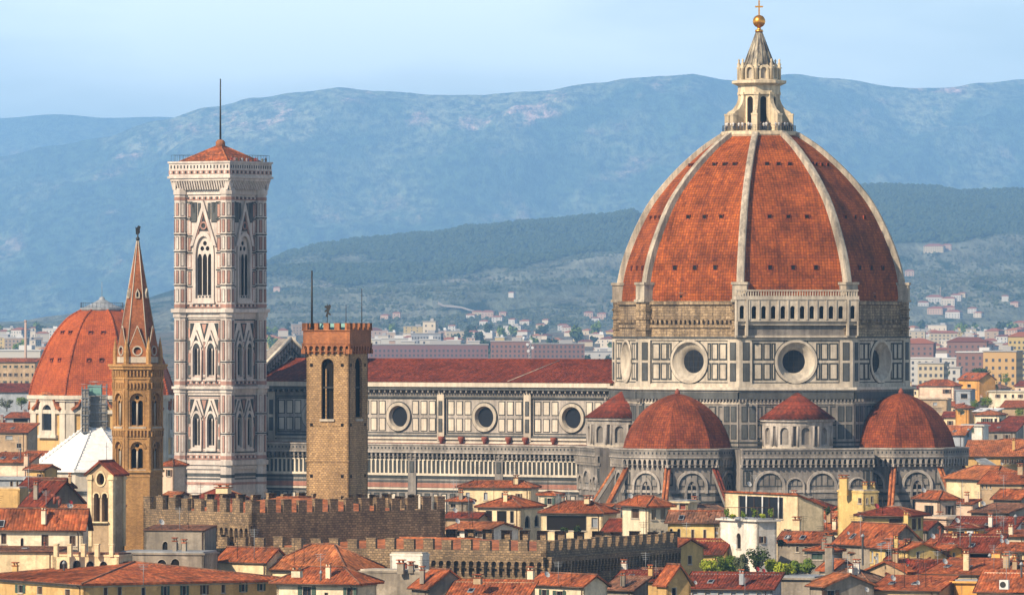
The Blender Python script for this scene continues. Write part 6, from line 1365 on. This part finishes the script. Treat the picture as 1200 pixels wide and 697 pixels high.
PM = person_mesh(); SH = {k: plain(k + '_shirt', c, .8) for k, c in dict(white=(.75, .74, .72), red=(.5, .05, .04), black=(.03, .03, .035), blue=(.08, .14, .35), pink=(.65, .32, .30), olive=(.22, .2, .09)).items()}
rg = random.Random(5)
def person(x, y, z_, col, label, group, rz):
    o = bpy.data.objects.new('person', PM); COL.objects.link(o); o.location = (x, y, z_); o.rotation_euler = (0, 0, rz); o.scale = (1, 1, rg.uniform(.95, 1.05))
    o.material_slots[0].link = 'OBJECT'; o.material_slots[0].material = SH[col]; tag(o, label, 'person', group); return o
cols = ['white', 'red', 'black', 'blue', 'pink', 'white', 'black', 'olive']
for i, t in enumerate((-76, -70, -62, -57, -50, -46, -38, -31, -26, -20, -15, 1, 6, 10, 16, 27, 33, 40, 46, 53, 60, 68, 77)):
    c = LC + dirv(t) * 6.5; k = cols[(i * 5 + i // 3) % 8]; person(c.x, c.y, 90.45, k, f'tiny visitor in a {k} top at the railing below the dome lantern', 'visitors at the dome lantern', R(t) + rg.uniform(-.5, .5))
F = Fr(TC + dirv(PHI + 90) * 6.98, PHI + 90); mb = MB()
for i, u in enumerate((-6.3, -5.2, -4.6, -3.4, -2.7, -1.2, -.6, .9, 1.8, 2.4, 4.1, 5.3)):
    c = F.p(u, 0, 0); k = cols[(i * 3 + 1) % 8]; person(c.x, c.y, 84.5, k, f'tiny visitor in a {k} top behind the bell tower parapet', 'visitors on the bell tower', R(PHI + 90) + rg.uniform(-.6, .6))

# ------------------------------------------------------------------ far city, villas, far trees
WALLC = ['cream', 'pale', 'white', 'yellow', 'pink', 'tan', 'ochre', 'bluegrey']; TILES = {'a': 'red', 'c': 'dark red', 'b': 'orange'}
def flatm(k, c): return plain(k, tuple(x * 1.0 for x in c), .9, 0, .1)
FW_ = {k: flatm('far_' + k, tuple(v)) for k, v in dict(cream=(.62, .52, .36), pale=(.68, .60, .48), white=(.64, .61, .55), yellow=(.62, .47, .2), pink=(.56, .40, .31), tan=(.45, .34, .24), ochre=(.52, .34, .16), bluegrey=(.38, .40, .43)).items()}
FWIN = flatm('far_window', (.10, .105, .12))
FR_ = {'a': flatm('far_red_roof', (.36, .13, .075)), 'c': flatm('far_dark_roof', (.22, .085, .06)), 'b': flatm('far_orange_roof', (.45, .19, .10)), 'f': flatm('far_flat_roof', (.45, .43, .41)), 'w': flatm('far_white_roof', (.72, .71, .68))}
def far_block(label, x, Y, z0, wd, dp, h_, ang, wall, roof, group, name='far_house', st=3.0, cat='house', win=True, wx=3.2):
    c = Vector((x, Y, z0)); rt = root(name, label, cat, c, group); F = Fr(c + dirv(-ang) * dp / 2, -ang); G = Fr(c + dirv(90 - ang) * wd / 2, 90 - ang); mb = MB()
    z0 -= 3
    F.O.z = G.O.z = 0; b = [F.p(-wd / 2, z0), F.p(wd / 2, z0), F.p(wd / 2, z0, -dp), F.p(-wd / 2, z0, -dp)]; t = [q + Z3(h_ + 3) for q in b]; mb.hexa(b, t, 0)
    if win:
        for j in range(int(h_ / st)):
            za = z0 + 3 + .9 + j * st
            for fr, w_ in ((F, wd), (G, dp)):
                n = int(w_ / wx)
                for i in range(n): u = (i + .5) * w_ / n - w_ / 2; mb.box(fr, u - .6, u + .6, za, za + 1.5, 0, .04, 1)
    mb.build('wall', [FW_[wall], FWIN], rt); mb = MB(); zt = z0 + h_ + 3; o = .4
    Q = [F.p(-wd / 2 - o, zt, o), F.p(wd / 2 + o, zt, o), F.p(wd / 2 + o, zt, -dp - o), F.p(-wd / 2 - o, zt, -dp - o)]
    if roof in 'fw':
        mb.hexa(Q, [q + Z3(.6) for q in Q], 0)
        if wd > 8: mb.cube(c + Vector((wd * .15, 0, h_ + .6)), wd * .25, dp * .4, 2, -ang, 0)
    else:
        d = min(wd, dp) * .45; m0, m1 = (Q[0] + Q[3]) / 2, (Q[1] + Q[2]) / 2; u = (m1 - m0).normalized()
        if wd < dp: m0, m1 = (Q[0] + Q[1]) / 2, (Q[3] + Q[2]) / 2; u = (m1 - m0).normalized()
        r0, r1 = m0 + u * d + Z3(d * .42), m1 - u * d + Z3(d * .42)
        pl = [[Q[0], Q[1], r1, r0], [Q[1], Q[2], r1], [Q[2], Q[3], r0, r1], [Q[3], Q[0], r0]] if wd >= dp else [[Q[0], Q[1], r0], [Q[1], Q[2], r1, r0], [Q[2], Q[3], r1], [Q[3], Q[0], r0, r1]]
        roof_mesh(mb, pl, .3, 0, None)
    mb.build('roof', [FR_[roof], FR_[roof]], rt); return rt
SKIPS = set('Fl0 Fl4 Fl6 Fl7 Fl13 Fl15 Fl21 Fl22 Fl23 Fl25 Fl26 Fl27 Fl28 Fl29 Fl30 Fl31 Fl32 Fl33 Fl34 Fl35 Fl36 Fl37 Fl38 Fl39 Fl40 Fl41 Fl42 Fl43 Fl44 Fl45 Fb6 Fb8 Fb9 Fb10 Fb11 Fb12 Fb13 Fa0 Fa10 Fa28 Fa36 Fa38 Fa39 Fa40 Fa43 Fa44 Fa45 Fa46 Fa47 Fa48 Fa49 Fa51 Fa52 Fa53 Fa54 Fa56 Fa57 Fa58 Fa59 Fa60 Fa61 Fa62 Fa64 Fa65 Fa66 Fa67 Fa68 Fa69 Fa70 Fa71 Fa72 Fa73 Fa74 Fa75 Fa76 Fa77 Fa78 Fa79 Fr3 Fr6 Fr13 Fr20 Fr21 Fr29 Fr38 Fr39 Fr42 Fr44 Fr45 Fr46 Fr47 Fr48 Fr49 Fr50 Fr51 Fr52 Fr53 Fr54 Fr55 Fr56 Fr57 Fr58 Fr59 Fr60 Fr61 Fr62 Fr63 Fr64 Fr65 Fr66 Fr67 Fr68 Fr69 Fr70 Fr71 Fr72 Fr73 Fr74 Fr75 Fr76 Fr77 Fr78 Fr79 Fr80 Fr81 Fr82 Fr83 T0 T1 T2 T7 T9 T10 T14 T17 T18 T20 T26 T27 T28 T29 T31 T32 T36 T37 T38 T39 T40 T42 T45 T47 T48 T51 T53 T54 T55 T56 T58 T59 T62 T63 T64 T65 T66 T68 T71 T75 T79 T80 T81 T82 T83 T85 T86 T87 T88 T92 T95 T96 T97 T100 T104 T105 T106 T107 T108 T110 T112 T113 T114 T116 T118 H0 H1 H2 H4 H5 H6 H7 H8 H9 H12 H14 H15 H16 H19 H20 H23 H25 H26 H27 H30 H31 H32 H34 H42 H43 H44 H45 H47 H50 H58 H68 H69 H86 H87 H88 H89 H90 H91 H92 H93 H94 H95 H96 H97 H98 H99 H100 H101 H102 H103 H104 H105 H106 H107 H108 H109 H110 H111 H113 H114 H115 H116 H117 H118 H119 H120 H122 H123 H124 H130 H133 H134 H135 H136 H137 H138 H139 H140 H141 H142 H143 H145 H146 H149 H150'.split())   # spots hidden behind other things
KEY = {}
rg = random.Random(21)
ZN = [((-4, 66), 'left of the red chapel dome', 46), ((305, 350), 'behind the facade gable', 14), ((424, 726), 'above the nave roof', 80), ((1060, 1206), 'right of the great dome', 84)]
DONE = []
for (x0, x1), where, cnt in ZN:
    for i in range(cnt):
        t = (i + .5) / cnt; Y = 8200 - t * (5000 if where[0] != 'a' else 3600) + rg.uniform(-90, 90)
        if where[0] == 'r' and t > .55: Y = 4700 - (t - .55) / .45 * 2100
        px = x0 + (x1 - x0) * ((i * .618034 + rg.uniform(-.04, .04)) % 1); z0 = plain_z(Y)
        wl = rg.choice(WALLC[:6] + ['white', 'pale']); rf = rg.choice('aaacbfw' if Y < 5200 else 'aacbfwf'); big = rg.random() < .24
        wd, dp, h_ = (rg.uniform(14, 28), rg.uniform(10, 14), rg.uniform(9, 14)) if big else (rg.uniform(7, 14), rg.uniform(7, 10), rg.uniform(5, 9))
        if where[0] == 'a': h_ *= .8
        rn = {'a': 'red roofed', 'c': 'dark roofed', 'b': 'orange roofed', 'f': 'grey flat roofed', 'w': 'white roofed'}[rf]; dist = 'distant' if Y > 4700 else 'far'
        an = rg.uniform(-10, 45); ky = 'F' + where[0] + str(i)
        if ky in SKIPS: continue
        KEY[ky] = far_block(f"{dist} {'large' if big else 'small'} {wl} {rn} building {where}", (px - CX) * Y / FPX, Y, z0, wd, dp, h_, an, wl, rf, 'buildings of the plain ' + where, 'far_building' if big else 'far_house', 3.1, 'building', big or i % 3 == 0, 3.2 + i % 4)
def at(px, Y): return (px - CX) * Y / FPX
# the long purple brown housing block above the nave roof, and its neighbours
def big(label, px0, px1, y0, Y, dp, ang, wall, roof, name='apartment_building', st=3.0, wx=3.2, y1=None):
    s = FPX / Y; wd = (px1 - px0) / s / math.cos(R(abs(ang))); zt = zat(y0, Y); z0 = plain_z(Y) if y1 is None else zat(y1, Y)
    return far_block(label, at((px0 + px1) / 2, Y), Y + dp / 2, z0, wd, dp, zt - z0, ang, wall, roof, None, name, st, 'building', True, wx)
FW_['purple'] = flatm('far_purple', (.27, .155, .15)); FW_['orange'] = flatm('far_orange', (.66, .42, .18)); FW_['brown'] = flatm('far_brown', (.30, .17, .14))
big('long purple brown housing block with white roof huts above the nave roof', 428, 572, 404, 4500, 14, 0, 'purple', 'f', 'housing_block', 2.9, 2.6)
big('tall brown housing block standing left of the great dome above the nave roof', 576, 622, 400, 4480, 16, 4, 'brown', 'f', 'housing_block', 2.9, 2.6)
big('second tall brown housing block nearest the great dome above the nave roof', 624, 684, 403, 4460, 16, -4, 'brown', 'f', 'housing_block', 2.9, 2.6)
for i, (a, b) in enumerate(((436, 446), (456, 463), (470, 486), (492, 512), (524, 540), (548, 562))):
    big(f'{("pale", "pinkish", "wide", "whitest", "low", "last")[i]} roof storey on the long purple brown housing block', a, b, 398 + i % 3, 4520, 8, 0, ('white', 'pink', 'white', 'white', 'pink', 'white')[i], 'w', 'roof_hut', 3, 4, 404.5)
big('slim white tower house with flat top in the plain above the nave roof', 497, 512, 377, 5400, 8, 15, 'pale', 'f', 'tower_block', 4, 5)
big('dark glazed hall with a curved grey roof below the slim white tower', 483, 518, 391, 5200, 20, 5, 'bluegrey', 'f', 'hall', 3, 2)
big('long low white hall stretching left of the dark glazed hall', 440, 482, 397, 5150, 16, 0, 'white', 'w', 'hall', 6, 6)
big('white roofed housing block with balconies right of the great dome', 1125, 1172, 413, 3600, 16, 12, 'brown', 'w', 'apartment_building')
big('lower white roofed housing block with stepped white roofs right of the great dome', 1070, 1124, 420, 3650, 16, 12, 'white', 'w', 'apartment_building')
big('cream school building with rows of windows below the stepped white roofs', 1080, 1110, 426, 3300, 14, 14, 'cream', 'f', 'school_building', 3.2, 2.2)
big('orange office block with strip windows at the right edge', 1158, 1196, 412, 3350, 18, 14, 'orange', 'f', 'office_block', 3.6, 3)
big('yellow block with many small windows at the far right edge', 1184, 1215, 394, 4200, 14, 10, 'yellow', 'a', 'apartment_building', 3.2, 2.4)
big('little white house with red windows between the cream school and the pine', 1113, 1127, 431, 3050, 8, 10, 'white', 'f', 'far_house')
big('grey brown block with red roof close to the drum in the plain', 1062, 1096, 402, 4300, 14, 10, 'brown', 'a', 'apartment_building')
big('long dark roofed block with a small dome house behind the white roofs', 1112, 1158, 400, 4400, 14, 8, 'brown', 'c', 'apartment_building')
big('long white warehouse roof left of the red chapel dome', -10, 50, 411, 3300, 30, 4, 'white', 'w', 'warehouse', 8, 9)
c = Vector((at(30, 3200), 3200, plain_z(3200))); cs = root('factory_chimney', 'thin reddish factory chimney rising left of the red chapel dome', 'chimney', c); mb = MB(); mb.tube(c, Vector((c.x, c.y, zat(375, 3200))), .75, .5, 10, 0); mb.tube(Vector((c.x, c.y, zat(375, 3200) - .8)), Vector((c.x, c.y, zat(375, 3200))), .65, .65, 10, 0); mb.build('shaft', FW_['pink'], cs)
c = Vector((at(621, 4380), 4380, plain_z(4380))); cs = root('mast', 'lattice radio mast with white dishes before the brown housing blocks', 'mast', c); mb = MB()
for sx, sy in ((-1, -1), (1, -1), (1, 1), (-1, 1)): mb.tube(c + Vector((sx * .9, sy * .9, 0)), Vector((c.x + sx * .4, c.y + sy * .4, zat(392, 4380))), .12, None, 4, 0)
for i in range(16): zz = c.z + (zat(392, 4380) - c.z) * i / 16; mb.tube(Vector((c.x - .8, c.y - .8, zz)), Vector((c.x + .8, c.y - .8, zz + 1.6)), .08, None, 4, 0)
for dx, dz in ((-1.6, -6), (1.5, -8), (.8, -4), (-1, -10)): mb.tube(Vector((c.x + dx, c.y - 1, zat(392, 4380) + dz)), Vector((c.x + dx, c.y - 1.4, zat(392, 4380) + dz)), .9, None, 10, 0)
mb.build('lattice', M['whitep'], cs)
def march(px, py, fn=hillC, Y0=8850, Y1=14600):
    Y = Y0
    while Y < Y1:
        if fn(at(px, Y), Y) >= zat(py, Y): return Y
        Y += 15
    return None
VIL = [(1095, 294, 26, 'cream'), (1110, 291, 12, 'pink'), (1066, 322, 12, 'pink'), (1082, 357, 14, 'white'), (1095, 354, 22, 'white'), (1112, 356, 18, 'pale'), (1121, 351, 14, 'white'), (1128, 348, 10, 'cream'), (1098, 367, 22, 'pink'), (1118, 371, 20, 'white'), (1112, 366, 16, 'pink'), (1140, 366, 12, 'white'), (1147, 370, 12, 'pale'), (1190, 358, 12, 'pink'), (1178, 352, 9, 'white'), (1085, 390, 12, 'white'), 
       (425, 294, 14, 'pink'), (413, 311, 9, 'white'), (325, 340, 9, 'pink'), (665, 318, 9, 'pink'), (600, 347, 8, 'white'), (452, 372, 12, 'pink'), (465, 373, 10, 'pink'), (552, 372, 12, 'white'), (560, 368, 14, 'cream'), (572, 372, 16, 'pink'), (583, 376, 14, 'white'), (590, 371, 10, 'pink'), (568, 380, 12, 'white'), (601, 380, 10, 'white'), (616, 379, 14, 'white'), (634, 384, 12, 'cream'), (660, 385, 14, 'white'), (664, 388, 12, 'pale'), (690, 371, 12, 'pink'), (706, 372, 12, 'pink'), (698, 376, 10, 'white'), (530, 386, 10, 'white'), (556, 388, 10, 'white'), (640, 378, 9, 'pale')]
nV = {}
for i, (px, py, wpx, wl) in enumerate(VIL):
    if i in (16, 17, 19): continue
    Y = march(px, py + 2) or 9600; s = FPX / Y; wd = wpx / s * .9; z0 = hillC(at(px, Y), Y) if Y > 8800 else plain_z(Y)
    where = 'right of the great dome' if px > 1000 else ('beside the striped bell tower' if px < 440 else 'above the nave'); size = 'broad' if wpx > 15 else 'little'
    far_block(f"{size} {wl} villa with red roof on the near hill {where}", at(px, Y), Y, z0, wd, wd * .6, rg.uniform(5, 8.5) * (1.25 if wpx > 15 else 1), rg.uniform(5, 35), wl, 'a', 'villas on the near hill', 'villa', 3.2, 'villa', wpx > 9, 3.6)
Y = march(1096, 352) or 9500; c = Vector((at(1102, Y), Y, hillC(at(1102, Y), Y))); cs = root('mast', 'thin lattice mast above the villas right of the great dome', 'mast', c); mb = MB(); mb.tube(c, Vector((c.x, c.y, zat(336, Y))), .8, .4, 5, 0); mb.build('pole', FW_['pink'], cs)
tracks = [[(513, 358), (520, 361), (530, 362), (541, 363), (550, 365), (558, 367), (563, 369)]]
vs_, fs = [], []
for tr in tracks:
    for i, (px, py) in enumerate(tr):
        Y = march(px, py) or 9500
        for d in (-9, 9): x = at(px, Y); vs_.append((x, Y + d * 2.2, hillC(x, Y + d * 2.2) + 2.5))
        if i: n_ = len(vs_); fs.append((n_ - 4, n_ - 2, n_ - 1, n_ - 3))
me = bpy.data.meshes.new('hill_road'); me.from_pydata(vs_, [], fs); me.materials.append(plain('pale_earth', (.42, .36, .28), .9)); o = bpy.data.objects.new('hill_road', me); COL.objects.link(o); o['kind'] = 'structure'
# single trees of the plain: one of each kind, then copies
protos = []
for k, (lf, shp, wpx_, h_) in enumerate((('dark', 'round', 11, 9), ('mid', 'round', 9, 7), ('dark', 'cone', 4, 12))):
    t = plant('far_tree', ('dark round tree among the distant houses', 'green round tree among the distant houses', 'dark slender cypress among the distant houses')[k], 'tree', 640, 374, 374 + 10, 10, 5000, lf, 260, shp, 'trees among the distant houses', 90 + k, .1, 1.0)
    protos.append((t, zat(374, 5000) - zat(384, 5000)))
cnt = [0, 0, 0]
for i in range(120):
    zn = rg.choices(range(5), (12, 8, 40, 30, 34))[0]
    px = rg.uniform(*((0, 64), (312, 350), (440, 722), (1066, 1204), (1070, 1204))[zn]); Y = rg.uniform(4800, 8600) if zn < 3 else rg.uniform(2700, 5200) if zn == 3 else rg.uniform(7600, 8700)
    k = rg.choices((0, 1, 2), (5, 3, 2 if zn != 4 else 5))[0]; t, hh = protos[k]; s = rg.uniform(1.3, 2.4); s2 = rg.uniform(.9, 1.2); r_ = rg.uniform(0, 6)
    if f'T{i}' in SKIPS: continue
    c = t if cnt[k] == 0 else copy_tree(t); cnt[k] += 1
    x = at(px, Y); z0 = plain_z(Y) if Y < 6300 else plain_z(Y); c.location = (x, Y, z0 - .3); c.scale = (s, s, s * s2); c.rotation_euler = (0, 0, r_); KEY[f'T{i}'] = c
# ------------------------------------------------------------------ roofs filling the streets between
rf_ = random.Random(77); k_ = 0
spots = []
for Yr, zr in ((1235, 20.2), (1165, 21.3), (1095, 21.6), (1020, 20.9), (962, 19.4)):
    px = 522 + rf_.uniform(0, 30)
    while px < 1235:
        spots.append((px, Yr + rf_.uniform(-22, 22), zr + rf_.uniform(-1.2, 1.6))); px += rf_.uniform(30, 54)
for Yr, zr, x1 in ((1240, 22, 215), (1130, 22.5, 215), (1040, 22.5, 130)):
    px = 8 + rf_.uniform(0, 20)
    while px < x1: spots.append((px, Yr + rf_.uniform(-15, 15), zr + rf_.uniform(-1, 1.5))); px += rf_.uniform(34, 50)
for Yr, zr in ((1380, 20.5), (1480, 21.5), (1600, 22), (1750, 23), (1900, 24), (2080, 25), (2300, 26), (2550, 26), (2800, 27)):
    px = 1078 + rf_.uniform(0, 20)
    while px < 1225: spots.append((px, Yr + rf_.uniform(-15, 15), zr + rf_.uniform(-1, 2))); px += rf_.uniform(26, 44)
    px = 12
    while px < 62 and Yr > 1500: spots.append((px, Yr + rf_.uniform(-15, 15), zr + rf_.uniform(-1, 2))); px += rf_.uniform(26, 40)
WORDS = {'a': 'red', 'b': 'orange', 'c': 'dark red', 'd': 'brown', 'e': 'old grey'}; seen = {}
ZONE = ((80, 'at the left edge'), (230, 'near the two bell towers'), (600, 'below the nave wall'), (720, 'below the south apse'), (830, 'left of the white tower block'), (960, 'right of the white tower block'), (1070, 'below the chapels of the dome'), (1130, 'below the east apse'), (1300, 'at the right edge'))
for i, (px, Y, zr) in enumerate(spots):
    s = FPX / Y; ang = rf_.choice((18, 24, 30, 40)); wl = rf_.uniform(5.5, 9.5) * s * math.cos(R(ang)); wr = rf_.uniform(5, 8) * s * math.sin(R(ang)); ye = HY + (CZ - zr) * s
    wall = rf_.choice(['cream', 'pale', 'white', 'yellow', 'tan', 'pink', 'grey', 'ochre']); tl = rf_.choice('aabccdde'); rfk = rf_.choice(('hip', 'gl', 'gl', 'gr', 'sl')); rise = rf_.uniform(1.2, 2.0) * s
    wn = [(px - wl * t, ye + 1.0 * s, ye + 2.3 * s, .95 * s * math.cos(R(ang)), rf_.choice('gsdvt')) for t in (.75, .28)] + [(px + wr * .5, ye + 1.0 * s, ye + 2.3 * s, .95 * s * math.sin(R(ang)), rf_.choice('gsd'))]
    ex = []
    if rf_.random() < .65: ex.append(('b', px - wl * rf_.uniform(.2, .8), ye - rise - 1.1 * s, ye - rise * .3, .75 * s, 3))
    if rf_.random() < .45: ex.append(('n', px - wl * rf_.uniform(.1, .9), ye - rise - 2.6 * s, ye - rise * .3, 1, 3))
    if rf_.random() < .3: ex.append(('D', px - wl * rf_.uniform(.2, .9), ye - rise * .8 - .8 * s, ye - rise * .3, .8 * s, 1))
    if f'H{i}' in SKIPS or (800 < px < 1000 and Y < 1047) or (520 < px < 745 and Y < 1118): continue
    zone = next(zn for lim, zn in ZONE if px < lim); kind = {'hip': 'hipped', 'gl': 'ridged', 'gr': 'gabled', 'sl': 'lean-to'}[rfk]
    base = f'{wall} {kind} house with {WORDS[tl]} tiles {zone}'; row_ = 'front' if Y < 1000 else 'second' if Y < 1060 else 'third' if Y < 1130 else 'fourth' if Y < 1200 else 'fifth' if Y < 1300 else 'rear'
    n_ = seen.get((base, row_), 0); seen[(base, row_)] = n_ + 1
    KEY[f'H{i}'] = house(base + f', {row_} row' + (', right one' if n_ else ''), px, ye, Y, wl, wr, ang, rfk, rise, wall, tl, wn, ex, .45, 'house')[0]
